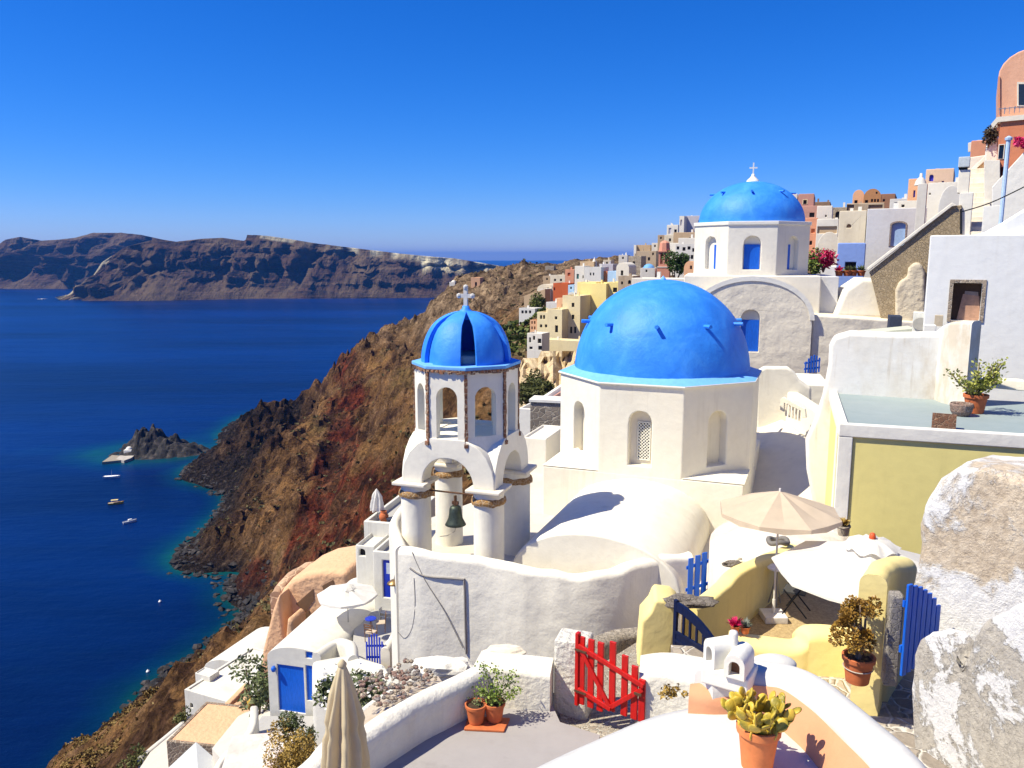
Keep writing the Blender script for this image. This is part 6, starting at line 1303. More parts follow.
# white worn ground swelling between church and yellow house
def mound(name, mat, label, pts, top=.3):
    mb = MB(); c_ = sum((Vector(p) for p in pts), Vector())/len(pts); c_.z += top; ring = catmull([Vector(p) for p in pts]+[Vector(pts[0])], 5)[:-1]; rows = []
    for e in ring: rows.append([mb.bm.verts.new(c_.lerp(e, i/6)+Vector((0, 0, top*.5*(1-(i/6)**2)+noise.noise(e.lerp(c_, i/6)*.8)*.08))) for i in range(1, 7)]+[mb.bm.verts.new((e.x, e.y, e.z-3))])
    cv = mb.bm.verts.new(c_+Vector((0, 0, top*.5)))
    for A_, B_ in zip(rows, rows[1:]+rows[:1]):
        mb.bm.faces.new((cv, A_[0], B_[0]))
        for j in range(6): mb.bm.faces.new((A_[j], A_[j+1], B_[j+1], B_[j]))
    return tag(mb.build(name, mat, smooth=True), label, kind='structure')
PKW = plaster('rosy_whitewash', (.78, .70, .62), (.62, .46, .36), .5, 1.0, .5, bd=.07)
mound('white_slope', PKW, 'rosy white plaster slope between the church and the yellow patio', [P(718, 572, 19), P(711, 535, 22), P(745, 515, 24), P(800, 505, 25.2), P(845, 520, 22.5), P(850, 545, 19.3), P(790, 556, 17.8), P(740, 585, 16.8)], .35)
# ---------------------------------------------------------------- lower town at the left
LW = plaster('lower_white', (.72, .70, .65), (.52, .47, .39), .5, .6, .25)
PE2 = plaster('peach_cave', (.70, .43, .25), (.56, .33, .19), .4, .5, .5, bd=.1)
LGR = plaster('lower_grey_floor', (.40, .39, .37), (.3, .29, .27), .4, .5)
t = bld('vaulted_house', 'long white barrel vaulted house with a big bright blue door', 270, 328, 644.5, 714, 35, 8.6, R(-14), LW, [('f', 'rect', 278, 304.3, 666, 712, BLUE, 'door'), ('f', 'rect', 306, 316, 666, 701, BLUE, 'shutter'), ('f', 'rect', 305.5, 312.5, 652, 658.5, BLUE, 'window')], roof='vault', rise=.62, down=3, reveal=.1)
q = P(273.5, 669, 34.8); t = thing('wall_lamp', 'small blue lamp beside the bright blue door of the vaulted house', 'lamp', q)
MB().lathe(q, [(0, .13), (.09, .1), (.12, 0), (.08, -.12), (0, -.14)], 10).build('lamp_shade', BLUE, t, smooth=True); MB().tube([q+Vector((0, .2, .08)), q+Vector((0, 0, .12))], .02, 5).build('bracket', BLUE, t)
solid('door_terrace', LGR, [P(262, 716, 34.6), P(318, 716, 34.0), P(300, 745, 31), P(240, 748, 31.6)], (0, 0, -3), 'grey floor in front of the bright blue door', kind='structure', bevel=0)
sweep([P(281, 706, 33.0)+Vector((-1.2, 0, 0)), P(250, 730, 32.2), P(222, 758, 30.8), P(214, 775, 30)], -27, .32, 'perforated_wall', LW, 'low white wall with small dark gaps left of the bright blue door', 'wall', n=4, round_=.4)
solid('white_roof', plaster('pinkish_roof', (.60, .54, .49), (.55, .28, .25), .5, .7), [P(296, 730, 30.2), P(232, 735, 30.6), P(214, 790, 27.5), P(290, 790, 27)], (0, 0, -4), 'flat white roof with faded pink patches below the bright blue door', 'roof', bevel=.06)
# patio beside the vaulted house
solid('patio_floor', LGR, [P(350, 668, 33.2), P(402, 668, 33.4), P(404, 608, 39.5), P(356, 612, 39.4)], (0, 0, -4), 'grey floor of the small patio with blue table', kind='structure', bevel=0)
t = bld('white_house', 'white house with a blue glazed door behind the small patio', 374, 406, 551, 604, 39.5, 5, R(-14), LW, [('f', 'rect', 383, 397, 561, 598, simple('royal_blue', (.01, .035, .42), .4), 'door')], down=3, rim=.35, roofmat=LGR, reveal=.1)
q0 = plane_hit(386, 563.5, P(374, 604, 39.42), R(-14)); q1 = plane_hit(394.5, 575, P(374, 604, 39.42), R(-14)); u = Vector((math.cos(R(-14)), math.sin(R(-14)), 0))
wd = (q1-q0).dot(u); MB().prism([q0+Vector((0, .06, 0)), q0+u*wd+Vector((0, .06, 0)), q0+u*wd+Vector((0, .06, q1.z-q0.z)), q0+Vector((0, .06, q1.z-q0.z))], (0, .02, 0)).build('pane', simple('net_curtain', (.5, .55, .62), .5), t)
bld('white_house', 'white block with a grey roof terrace holding the folded white parasol', 365, 404, 521, 570, 43.5, 5.5, R(-14), LW, [], down=4, rim=.35, roofmat=LGR)
bld('white_house', 'narrow white lower wing left of the blue glazed door', 357, 375, 545, 600, 41.5, 3.5, R(-14), LW, [('f', 'arch', 359, 365, 549, 556, D, 'vent')], down=4, rim=.2)
# parapets round the patio
sweep([P(316, 652, 33.0), P(336, 640, 34.2), P(350, 641, 33.4), P(353, 655, 32.2)], -24, .5, 'patio_parapet', LW, 'rounded white parapet left of the blue arched gate', 'wall', n=4, round_=.5, amp=.05)
sweep([P(385, 648, 32.2), P(394, 634, 33.6), P(401, 626, 35)], -24, .4, 'patio_parapet', CREAM, 'cream rounded parapet right of the blue arched gate', 'wall', n=4, round_=.5, amp=.05)
solid('garden_step', LW, [P(312, 660, 32.5), P(352, 652, 32.5), P(385, 664, 32), P(396, 680, 30.5), P(370, 700, 28.5), P(312, 690, 30)], (0, 0, -5), 'white stepped bank below the blue arched gate', 'bank', bevel=.2)
picket(366, 384, 664, 664, 32.6, 32.3, [1.05, 1.25, 1.38, 1.42, 1.38, 1.25, 1.05], 'deep blue arched gate with slim bars leading to the small patio', 7, mat=simple('royal_blue', (.01, .035, .42)), gap=.45)
# parasols
def parasol(name, label, apex, r, drop, floor, mat, n=8, pole=METAL, val=.14, tier=False, rot=0, cat='parasol', tip=None):
    t = thing(name, label, cat, (apex.x, apex.y, floor), rot); h = apex.z-floor
    mb = MB(); m = 8; gr = []
    for k in range(n*6):
        a = 2*PI*k/(n*6); lc = (a % (2*PI/n))-PI/n; fac = math.cos(PI/n)/math.cos(lc); sag = 1-abs(lc)/(PI/n); row = []
        for i in range(m+1):
            s = i/m; rr = r*s*fac; z = h-drop*(s**1.05)-.035*sag*math.sin(s*PI*.9)*r; row.append(mb.bm.verts.new((rr*math.cos(a), rr*math.sin(a), z)))
        v = row[-1].co; row.append(mb.bm.verts.new((v.x*1.005, v.y*1.005, v.z-val*(.6+.4*sag)))); gr.append(row)
    for A_, B_ in zip(gr, gr[1:]+gr[:1]):
        for i in range(m+1):
            q = [A_[i], B_[i], B_[i+1], A_[i+1]] if i else [A_[0], B_[1], A_[1]]; mb.bm.faces.new(q)
    cn = mb.build('canopy', mat, t, local=True, smooth=True, weld=True); cn.modifiers.new('e', 'EDGE_SPLIT').split_angle = R(7)
    if tier:
        mb = MB(); N_ = 48; c0 = mb.bm.verts.new((0, 0, h+.09)); r1 = [mb.bm.verts.new((r*.17*math.cos(2*PI*k/N_), r*.17*math.sin(2*PI*k/N_), h+.05+.02*math.sin(k*1.6))) for k in range(N_)]; r2 = [mb.bm.verts.new((r*(.27+.02*math.sin(k*PI/3))*math.cos(2*PI*k/N_), r*(.27+.02*math.sin(k*PI/3))*math.sin(2*PI*k/N_), h-.08+.05*math.sin(k*PI/3+1))) for k in range(N_)]
        for k in range(N_): j = (k+1) % N_; mb.bm.faces.new((c0, r1[k], r1[j])); mb.bm.faces.new((r1[k], r2[k], r2[j], r1[j]))
        mb.build('vent_cap', mat, t, local=True, smooth=True)
    for k in range(n):
        a = 2*PI*k/n; MB().tube([(.03*math.cos(a), .03*math.sin(a), h-.06), (r*.97*math.cos(a), r*.97*math.sin(a), h-drop*.97-.03)], .008, 4).build('rib', pole, t, local=True)
    MB().tube([(0, 0, 0), (0, 0, h+.06)], .022, 8).build('pole', pole, t, local=True)
    if tip: MB().lathe((0, 0, h+.05), [(.05, 0), (.06, .06), (.045, .13), (0, .15)], 10).build('finial', tip, t, local=True, smooth=True)
    return t
def cloth(name, c, sp=0):
    if name in MATS: return MATS[name]
    m, nt, b = new_mat(name); g = geo(nt); out = mixc(nt, 1, c, ramp(nt, tex_noise(nt, g, 3, 5, .6), [(.3, .92), (.7, 1.04)]).outputs[0], 'MULTIPLY')
    nt.links.new(out, b.inputs['Base Color']); b.inputs['Roughness'].default_value = .9; b.inputs['Specular IOR Level'].default_value = .1
    tr = nt.nodes.new('ShaderNodeBsdfTranslucent'); nt.links.new(out, tr.inputs[0]); mx = nt.nodes.new('ShaderNodeMixShader'); mx.inputs[0].default_value = .35
    nt.links.new(b.outputs[0], mx.inputs[1]); nt.links.new(tr.outputs[0], mx.inputs[2]); nt.links.new(mx.outputs[0], nt.nodes['Material Output'].inputs['Surface'])
    MATS[name] = m; return m
CLW = cloth('white_canvas', (.84, .82, .77)); CLB = cloth('beige_canvas', (.72, .60, .46)); CLC2 = cloth('ivory_canvas', (.84, .82, .77)); CLC = cloth('cream_canvas', (.78, .66, .44))
ap = P(347, 587, 37.6); parasol('parasol', 'open white octagonal parasol over the lower left roofs', ap, 1.5, .38, ap.z-2.6, CLW, 8, tier=True)
ap = P(780, 491, 16.0); f1 = ap.z-2.72; parasol('parasol', 'open beige parasol standing in the gravel patio', ap, 1.25, .42, f1, CLB, 8, val=.12, rot=R(10), pole=simple('white_pole', (.7, .68, .64), .5))
q = P(783, 616, 15.9); t = bpy.data.objects[[o.name for o in COL.objects if o.get('label') == 'open beige parasol standing in the gravel patio'][0]]
MB().box((ap.x-.24, ap.y-.24, f1-.1), (ap.x+.24, ap.y+.24, f1+.05)).build('base', simple('white_base', (.72, .7, .66), .6), t, bevel=.02); MB().tube([(ap.x, ap.y, f1+.04), (ap.x, ap.y, f1+.35)], .035, 8).build('sleeve', simple('white_base', (.72, .7, .66)), t)
ap = P(872, 543, 13.9); parasol('parasol', 'low white parasol with a ruffled top and a red tip beside the yellow wall', ap, 1.72, .55, ap.z-2.3, CLC2, 8, val=.05, tier=True, rot=R(20), tip=simple('orange_tip', (.62, .10, .03), .5))
def folded(name, label, top, h, r, mat, floor, n=9, cat='parasol'):
    t = thing(name, label, cat, (top.x, top.y, floor)); H0 = top.z-floor; mb = MB(); gr = []
    m = 26
    for i in range(m+1):
        s = i/m; rr = .035+r*(1-math.exp(-s*2.6))*.95-(.02 if .42 < s < .48 else 0); row = []
        for k in range(n*8):
            a = 2*PI*k/(n*8); f = 1+(.30*min(1, s*4))*math.sin(a*n+s*2.4+.8*math.sin(a*2)); wob = 1+.12*noise.noise(Vector((math.cos(a), math.sin(a), s*3))*2)
            row.append(mb.bm.verts.new((rr*f*wob*math.cos(a), rr*f*wob*math.sin(a), H0-h*s+.03*math.sin(a*n)*(s > .97))))
        gr.append(row)
    for A_, B_ in zip(gr, gr[1:]):
        for k in range(n*8): j = (k+1) % (n*8); mb.bm.faces.new((A_[k], A_[j], B_[j], B_[k]))
    c_ = mb.bm.verts.new((0, 0, H0+.03))
    for k in range(n*8): mb.bm.faces.new((c_, gr[0][k], gr[0][(k+1) % (n*8)]))
    mb.build('canopy', mat, t, local=True, smooth=True); MB().tube([(0, 0, 0), (0, 0, H0)], .022, 8).build('pole', METAL, t, local=True)
    return t
tp_ = P(342, 664, 8.5); t = folded('folded_parasol', 'folded cream parasol in front of the rough white parapet', tp_, 1.75, .235, CLC, -7.15)
MB().lathe((0, 0, tp_.z+7.15), [(.05, -.02), (.055, .0), (.02, .05), (0, .06)], 10).build('finial', CLC, t, local=True, smooth=True)
tp_ = P(376.5, 489, 44.5); folded('folded_parasol', 'small folded white parasol on the grey roof terrace below the bell tower', tp_, 1.25, .34, CLW, P(377, 521, 44.5).z-.2, 7)
# patio furniture
WOODC = simple('brown_chair_wood', (.20, .10, .05), .6, var=.3)
def table(label, c, r, h, mat, legm, n=20, cat='table'):
    t = thing('round_table', label, cat, c); MB().lathe((0, 0, h-.03), [(0, 0), (r, 0), (r, .03), (0, .03)], n).build('tabletop', mat, t, local=True, smooth=False)
    for k in range(3): a = 2*PI*k/3+.4; MB().tube([(0, 0, h-.03), (r*.25*math.cos(a), r*.25*math.sin(a), h*.5), (r*.7*math.cos(a), r*.7*math.sin(a), 0)], .018, 5).build('leg', legm, t, local=True)
    return t
q = P(371, 633, 36.2); table('small round blue table on the patio behind the blue arched gate', q, .27, .75, simple('royal_blue', (.01, .035, .42)), WOODC)
def chair(label, c, rz, mat, seatm, group, sc=1):
    t = thing('chair', label, 'chair', c, rz, group)
    MB().box((-.21, -.21, .43), (.21, .21, .47)).build('seat', seatm, t, local=True, bevel=.01)
    for x in (-.19, .19):
        MB().tube([(x, -.19, 0), (x, -.19, .45)], .02, 5).build('leg', mat, t, local=True); MB().tube([(x, .19, 0), (x, .21, .45), (x, .26, .92)], .02, 5).build('leg', mat, t, local=True)
    for z in (.62, .74, .86): MB().box((-.19, .215+(z-.5)*.1, z), (.19, .235+(z-.5)*.1, z+.06)).build('back_slat', mat, t, local=True)
    return t
chair('brown wooden chair with a pale seat, the one nearer the blue arched gate', P(371, 641, 34.6), R(160), WOODC, CLB, 'wooden chairs on the small patio')
chair('brown wooden chair facing the round blue table, the one nearer the wall', P(381, 631, 36.2), R(-80), WOODC, CLB, 'wooden chairs on the small patio')
q = P(388, 620, 38); t = thing('rack', 'small white slatted bench by the blue glazed door', 'bench', q, R(-14))
for z in (.2, .4): MB().box((-.42, -.15, z), (.42, .15, z+.03)).build('shelf', LW, t, local=True)
for x in (-.4, .4): MB().box((x-.02, -.15, 0), (x+.02, .15, .6)).build('side', LW, t, local=True)
def pot(name, label, c, r, h, mat=TERRA, cat='flower pot', group=None, rim=True, t=None):
    mb = MB(); mb.lathe((0, 0, 0), [(0, 0), (r*.72, 0), (r*.80, h*.35), (r*.92, h*.8), (r*.93, h*.82), (r*1.03, h*.82), (r*1.05, h), (r*.9, h), (r*.86, h*.86), (0, h*.86)] if rim else [(0, 0), (r*.7, 0), (r, h), (r*.9, h), (r*.85, h*.86), (0, h*.86)], 24)
    t = t or thing(name, label, cat, c, 0, group); mb.build('pot', mat, t, local=True, smooth=False, bevel=.006, ang=50); MB().lathe((0, 0, h*.865), [(r*.86, 0), (0, .01)], 20).build('soil', SOIL, t, local=True); return t
t = thing('urn', 'terracotta urn on the grey roof terrace beside the folded white parasol', 'urn', P(384, 522, 44.2)); MB().lathe((0, 0, 0), [(0, 0), (.14, 0), (.26, .22), (.28, .38), (.18, .55), (.14, .6), (.2, .66), (.15, .66), (.1, .6)], 18).build('body', TERRA, t, local=True, smooth=True)
t = thing('lounge_chair', 'dark folding lounge chair on the grey roof terrace', 'chair', P(392, 524, 44.0), R(30)); MB().prism([(-.3, -.25, .3), (.35, -.25, .32), (.75, -.25, .95), (.7, -.25, .97), (.32, -.25, .37), (-.3, -.25, .35)], (0, .5, 0)).build('seat', simple('navy_cloth', (.03, .04, .07), .8), t, local=True)
for x in (-.25, .3): MB().tube([(x, -.24, 0), (x+.1, -.24, .32)], .02, 5).build('leg', METAL, t, local=True); MB().tube([(x, .24, 0), (x+.1, .24, .32)], .02, 5).build('leg', METAL, t, local=True)
# ---- the peach cave house: rounded shells, flat shade-coloured panels for the hollows
t = thing('peach_house', 'eroded peach coloured cave house with angular hollows painted on as dark shade', 'house', P(300, 640, 50), 0)
def shell(name, mat, px, Y0, Y1, seg=5, bev=.45, parent=t, thick=None):
    A_ = P(px[0][0], px[0][1], Y0); rz_ = R(-14); n = Vector((-math.sin(rz_), math.cos(rz_), 0)); poly = [plane_hit(a, b, A_, rz_) for a, b in px]; mb = MB(); mb.prism(poly, n*(Y1-Y0)); return mb.build(name, mat, parent, bevel=bev, seg=seg, ang=35)
shell('upper_wall', PE2, [(278, 594), (290, 580), (306, 573), (325, 570), (348, 571), (352, 630), (300, 680), (284, 680), (282, 640)], 50, 55)
shell('front_wall', PE2, [(256, 690), (262, 650), (272, 610), (278, 594), (281, 610), (285, 640), (288, 690)], 49, 51, bev=.3)
shell('inner_wall', PE2, [(286, 690), (285, 640), (287, 618), (292, 622), (296, 650), (300, 690)], 47.5, 49.3, bev=.2)
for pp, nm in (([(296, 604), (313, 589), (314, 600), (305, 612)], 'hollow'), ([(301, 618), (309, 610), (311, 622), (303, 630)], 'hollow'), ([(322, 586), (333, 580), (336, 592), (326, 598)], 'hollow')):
    A_ = P(278, 594, 49.95); MB().prism([plane_hit(a, b, A_, R(-14)) for a, b in pp], Vector((0, .05, 0))).build(nm, simple('cave_shadow', (.16, .09, .05), .9), t)  # thin dark panels on the wall face: shade of the hollows put into colour
sweep([P(276, 592, 50.5), P(286, 577, 52), P(308, 564, 54), P(330, 561, 55), P(350, 563, 55)], -28, .8, 'ledge', rubble('peach_rubble', (.60, .40, .26), (.4, .26, .17), (.66, .48, .32), 1.6, .8), 'curving rubble ledge above the eroded peach cave house', 'ledge', n=4, round_=.4, amp=.12)
# ---- lowest white house, peach walls, stone block, roofs
WF2 = LW
t = bld('white_house', 'lowest white house at the left with a chimney block and two dark windows', 186, 240, 690, 714, 61, 8, R(-24), WF2, [('f', 'arch', 204, 211, 704, 711, D, 'window'), ('f', 'arch', 190, 193, 703, 708, D, 'window')], down=5, rim=.12)
bld('chimney_block', 'square white chimney block standing on the lowest white house', 196, 210, 673, 690, 63, 1.1, R(-24), WF2, [], cat='chimney', down=.3, rim=.1)
bld('white_house', 'rounded white vaulted house behind the lowest white house', 205, 252, 656, 690, 68, 7, R(-20), WF2, [], roof='vault', rise=1.4, down=5, cat='house')
sweep([P(184, 730, 49), P(205, 722, 50.5), P(228, 710, 52.5), P(250, 694, 55)], -42, .55, 'peach_wall', PE2, 'long diagonal peach parapet with small dark drain holes', 'wall', n=4, round_=.3)
sweep([P(224, 706, 55.5), P(236, 694, 57), P(246, 684, 58)], -40, .5, 'peach_wall', PE2, 'short peach parapet next to the lowest white house', 'wall', n=4, round_=.3)
for k in range(5):
    q = P(196+k*10.5, 727-k*6.2, 49.2+k*1.2); tag(MB().lathe(q, [(0, -.05), (.09, 0), (0, .05)], 8).build('drain_hole', DARK, loc=q), 'small dark drain hole in the diagonal peach parapet', 'hole', 'drain holes along the peach parapet')
t = bld('stone_block', 'stone faced block with a flat peach top below the diagonal peach parapet', 168, 222, 741, 765, 45, 4.5, R(-10), rubble('block_stone', (.30, .22, .16), (.2, .15, .11), (.5, .42, .33), 3.5, .9), [], cat='block', down=5, rim=.05, roofmat=PE2)
mb = MB(); a, b_, c_, d_ = P(150, 785, 38), P(196, 742, 42), P(246, 785, 38), P(200, 800, 35)
mb.face((a, b_, d_)); mb.face((b_, c_, d_)); lo = [Vector((p.x, p.y, -40)) for p in (a, b_, c_, d_)]
mb.face((a, b_, lo[1], lo[0])); mb.face((b_, c_, lo[2], lo[1])); mb.face((a, d_, lo[3], lo[0])); mb.face((d_, c_, lo[2], lo[3])); mb.face(lo)
tag(mb.build('grey_roof', plaster('pale_grey_roof', (.52, .54, .55), (.42, .44, .45), .3, .5), loc=(lo[0])), 'pale grey pitched roof at the very bottom left of the houses', 'roof')
sweep([P(140, 757, 52), P(158, 742, 54), P(180, 724, 57), P(190, 714, 59)], -48, .45, 'white_wall', WF2, 'low white wall running down to the shore side of the lowest house', 'wall', n=4, round_=.4)
solid('white_ground', plaster('lane_cream', (.58, .53, .45)), [P(135, 775, 49), P(150, 752, 52), P(186, 722, 57), P(232, 716, 57), P(200, 742, 49), P(176, 775, 44)], (0, 0, -6), 'whitewashed ground between the lowest houses', kind='structure', bevel=.05)
solid('white_ground', plaster('lane_cream', (.58, .53, .45), (.42, .37, .3), .6, .8), [P(238, 716, 46), P(262, 704, 44), P(284, 700, 42), P(275, 730, 36), P(222, 760, 36), P(212, 748, 40)], (0, 0, -6), 'whitewashed ground below the peach walls', kind='structure', bevel=.05)
tag(MB().lathe(P(252, 708, 47), [(0, 0), (.25, 0), (.3, .5), (.2, .7), (0, .72)], 10).build('mustard_jar', simple('mustard', (.5, .32, .05), .6), loc=P(252, 708, 47), smooth=True), 'mustard coloured jar by the peach parapet', 'jar')
# plants of the lower town
OLV = leafmat('olive_leaf', (.05, .07, .03), (.12, .15, .06), (.28, .29, .16), 1.5)
bush('shrub', 'tall airy green shrub left of the bright blue door', P(256, 690, 42), 1.9, OLV, 1100, .16, (.7, .7, 1.15), cat='shrub', seed=21)
bush('shrub', 'small green shrub at the bottom left edge of the houses', P(136, 764, 52), 1.3, GR2, 500, .16, seed=22, cat='shrub')
bush('shrub', 'low green shrub beside the white ground by the lowest house', P(182, 716, 58), .9, GR2, 350, .14, seed=23, cat='shrub')
GOLD = leafmat('golden_grass_leaf', (.16, .11, .03), (.34, .22, .05), (.48, .34, .10), 1.2)
bush('shrub', 'golden dry shrub spilling beside the folded cream parasol', P(285, 752, 19), 1.0, GOLD, 4500, .045, (1.2, 1, .75), seed=24, cat='shrub')
bush('shrub', 'green leafy shrub just left of the folded cream parasol', P(298, 730, 19.5), .62, OLV, 900, .05, (1.2, 1, .7), seed=25, cat='shrub')
# oleander with white blossom
def oleander(label, c, r, seed, sc=(1, 1, 1)):
    t = bush('oleander', label, c, r, OLV, 1300, .085, sc, cat='shrub', seed=seed, clumps=12); rd = random.Random(seed); mb = MB()
    for k in range(130):
        d = Vector((rd.gauss(0, 1), rd.gauss(0, 1), rd.gauss(0, 1))).normalized()*r*rd.uniform(.6, 1.1); p = Vector(c)+Vector((d.x*sc[0], d.y*sc[1], d.z*sc[2])); q = .05
        a = Vector((rd.uniform(-1, 1), rd.uniform(-1, 1), rd.uniform(-1, 1))).normalized()*q; e = a.cross(Vector((rd.uniform(-1, 1), rd.uniform(-1, 1), 1))).normalized()*q; mb.face((p-a, p+e, p+a, p-e))
    mb.build('blossom', simple('white_petal', (.8, .8, .76), .7, bs=0), t, weld=False)
oleander('white flowering oleander right of the folded cream parasol', P(368, 692, 21), .8, 31, (1, 1, .95))
oleander('taller sparse oleander with white flowers left of the folded cream parasol', P(330, 690, 22), .62, 32, (.8, .8, 1.2))
# stone filled planter behind the parapet
PLY = [P(330, 742, 12.5), P(375, 702, 14), P(410, 684, 15), P(438, 676, 15.6), P(448, 690, 13.6), P(400, 716, 11.8), P(350, 752, 10.5)]
solid('planter_bed', plaster('planter_soil', (.50, .42, .33), (.36, .28, .2), .6, 2), PLY, (0, 0, -3), 'earth bed between the rough parapet and the curving wall', kind='structure', bevel=0)
rd = random.Random(5)
for k in range(190):
    u, v = rd.random(), rd.random(); p = P(382, 712, 12.4).lerp(P(441, 679, 14.6), u); p2 = p+Vector((-.55, .5, 0))*v*1.4; r_ = rd.uniform(.03, .065)
    p2.z = min(p2.z, -6.3)-.0+.05
    mb = MB(); mb.blob((0, 0, 0), r_, 1, .25, 1.5, (1, rd.uniform(.7, 1), .7)); m_ = [rubble('stone_pink', (.42, .27, .22), (.32, .2, .17), (.42, .3, .25), 20), rubble('stone_tan', (.55, .46, .36), (.4, .33, .26), (.5, .42, .33), 20), rubble('stone_grey', (.34, .30, .28), (.24, .21, .2), (.3, .27, .25), 20)][k % 3]
    o = mb.build('stone', m_, None, local=True, loc=p2, smooth=False); tag(o, 'small loose stone in the bed behind the rough white parapet', 'stone', 'stones heaped behind the rough parapet')
sweep([P(300, 768, 14), P(340, 730, 15.5), P(380, 697, 17), P(420, 676, 18.5), P(440, 664, 19)], -13, .3, 'bed_edge', STUCCO, 'cream outer edge of the stone filled bed', 'wall', n=5, round_=.5, amp=.06)
for (x, y, Y, r, sc, lb_) in [(447, 668, 16.5, .42, (1.5, .8, .6), 'largest cream boulder built into the wall corner behind the pots'), (428, 668, 17.5, .36, (1.2, .9, .6), 'rounded white boulder left of the largest cream one'), (505, 652, 17.5, .34, (1.5, .8, .4), 'flat ochre rock lying behind the low rough wall')]: rockobj(x, y, Y, r, STUCCO if 'ochre' not in lb_ else CREAM, lb_, sc, name='boulder', amp=.18)
# ---------------------------------------------------------------- potted plants and small things
def lin_leaf(mb, p, d, L_, w_, rd):
    e = d.cross(Vector((rd.uniform(-1, 1), rd.uniform(-1, 1), rd.uniform(-1, 1)))).normalized()*w_; mb.face((p, p+d*L_*.5+e, p+d*L_, p+d*L_*.5-e))
# two terracotta pots in one saucer on the grey terrace
q = PZ(476, 724, zt_); t = pot('potted_plant', 'terracotta pot with dry soil, the left one in front of the low rough wall', q+Vector((0, 0, .045)), .165, .30, cat='flower pot', group='terracotta pots on the grey terrace')
bush('weed', 'wispy dry weed growing in the left terracotta pot', q+Vector((0, 0, .38)), .13, OLV, 60, .03, seed=40, stem=False, cat='plant')
q2_ = PZ(492, 722, zt_)+Vector((.04, .0, .045)); t = pot('potted_plant', 'terracotta pot holding a tall leafy green plant, right one on the grey terrace', q2_, .165, .30, group='terracotta pots on the grey terrace')
rd = random.Random(2); mb = MB()
LF = leafmat('pot_leaf', (.08, .12, .02), (.20, .28, .05), (.42, .48, .12), 6, .3, .5)
stems = [[(0, 0, .26), (-.08, .05, .55), (-.18, .1, .86)], [(0, 0, .26), (.05, 0, .5), (.02, .1, .78)], [(0, .02, .26), (.16, .05, .5), (.28, .1, .70)], [(0, 0, .26), (-.05, -.08, .42), (.10, -.12, .52)], [(0, 0, .26), (.2, -.05, .4), (.34, -.02, .5)], [(0, 0, .26), (-.12, 0, .4), (-.25, .0, .5)]]
for s_ in stems:
    c_ = catmull(s_, 6); MB().tube(c_, .008, 5).build('stem', simple('plant_stem', (.16, .18, .06), .7), t, local=True)
    for k in range(120):
        p = rd.choice(c_[3:])+Vector((rd.gauss(0, .05), rd.gauss(0, .05), rd.gauss(0, .04))); d = Vector((rd.uniform(-1, 1), rd.uniform(-1, 1), rd.uniform(-.2, 1))).normalized(); lin_leaf(mb, p, d, rd.uniform(.035, .06), .018, rd)
mb.build('foliage', LF, t, local=True, weld=False)
q3 = PZ(480, 704, zt_)+Vector((-.02, .25, .0)); pot('flower_pot', 'terracotta pot half hidden behind the other two on the grey terrace', q3, .16, .34, group='terracotta pots on the grey terrace')
t = MB().prism([PZ(464, 731, zt_+.0), PZ(504, 733, zt_), PZ(510, 720, zt_), PZ(468, 718, zt_)], (0, 0, .04)).build('saucer', TERRA, loc=PZ(486, 727, zt_), bevel=.01); tag(t, 'long terracotta saucer under the pots on the grey terrace', 'saucer')
# prickly pear in a terracotta pot on the foreground roof
CAC = None
m, nt, b = new_mat('cactus_pad'); g = geo(nt); nt.links.new(ramp(nt, tex_noise(nt, g, 5, 4, .6), [(.32, (.16, .15, .02)), (.46, (.46, .34, .03)), (.60, (.68, .46, .05)), (.74, (.50, .26, .04))]).outputs[0], b.inputs['Base Color']); b.inputs['Roughness'].default_value = .5; bump(nt, b, tex_noise(nt, g, 60, 2), .3, .01); CAC = m
pc = PZ(759, 725, -3.83); t = thing('cactus_pot', 'terracotta pot with a yellow green prickly pear on the white foreground roof', 'potted cactus', (pc.x, pc.y, -4.21))
pot(None, None, None, .175, .39, mat=simple('orange_terracotta', (.66, .21, .07), .75, var=.15), t=t)
rd = random.Random(8)
def pad(p, d, w_, h_, yaw, mb):
    z = d.normalized(); x = Vector((math.cos(yaw), math.sin(yaw), 0)); x = (x-z*x.dot(z)).normalized(); y = z.cross(x); res = bmesh.ops.create_icosphere(mb.bm, subdivisions=2, radius=1)
    for v in res['verts']:
        c = v.co.copy(); prof_ = 1-.25*max(0, -c.z); v.co = p+z*(c.z+1)*h_+x*c.x*w_*prof_+y*c.y*.013
    return p+z*h_*1.9
def one(p, d, sz):
    mb = MB(); tip = pad(p, d, sz*.50, sz*.60, rd.uniform(0, PI), mb); mb.build('pad', CAC, t, smooth=True, weld=False); return tip
for k in range(15):
    a = 2*PI*k/15+.3; lean = (.95, .55, .2)[k % 3]; d = Vector((math.cos(a)*lean, math.sin(a)*lean, 1)).normalized()
    p = Vector((pc.x+.08*math.cos(a), pc.y+.08*math.sin(a), -3.90)); sz = .125; tip = one(p, d, sz)
    for j in range(2):
        d2 = (d*.8+Vector((rd.uniform(-1, 1), rd.uniform(-1, 1), rd.uniform(.1, .8)))).normalized(); tip2 = one(tip-d*sz*rd.uniform(0, .2), d2, sz*.88)
        d3 = (d2*.7+Vector((rd.uniform(-1, 1), rd.uniform(-1, 1), rd.uniform(.1, .9)))).normalized(); tip3 = one(tip2-d2*.01, d3, sz*.74)
        if j: one(tip2-d2*.03, (d2+Vector((rd.uniform(-1.2, 1.2), rd.uniform(-1.2, 1.2), .2))).normalized(), sz*.66)
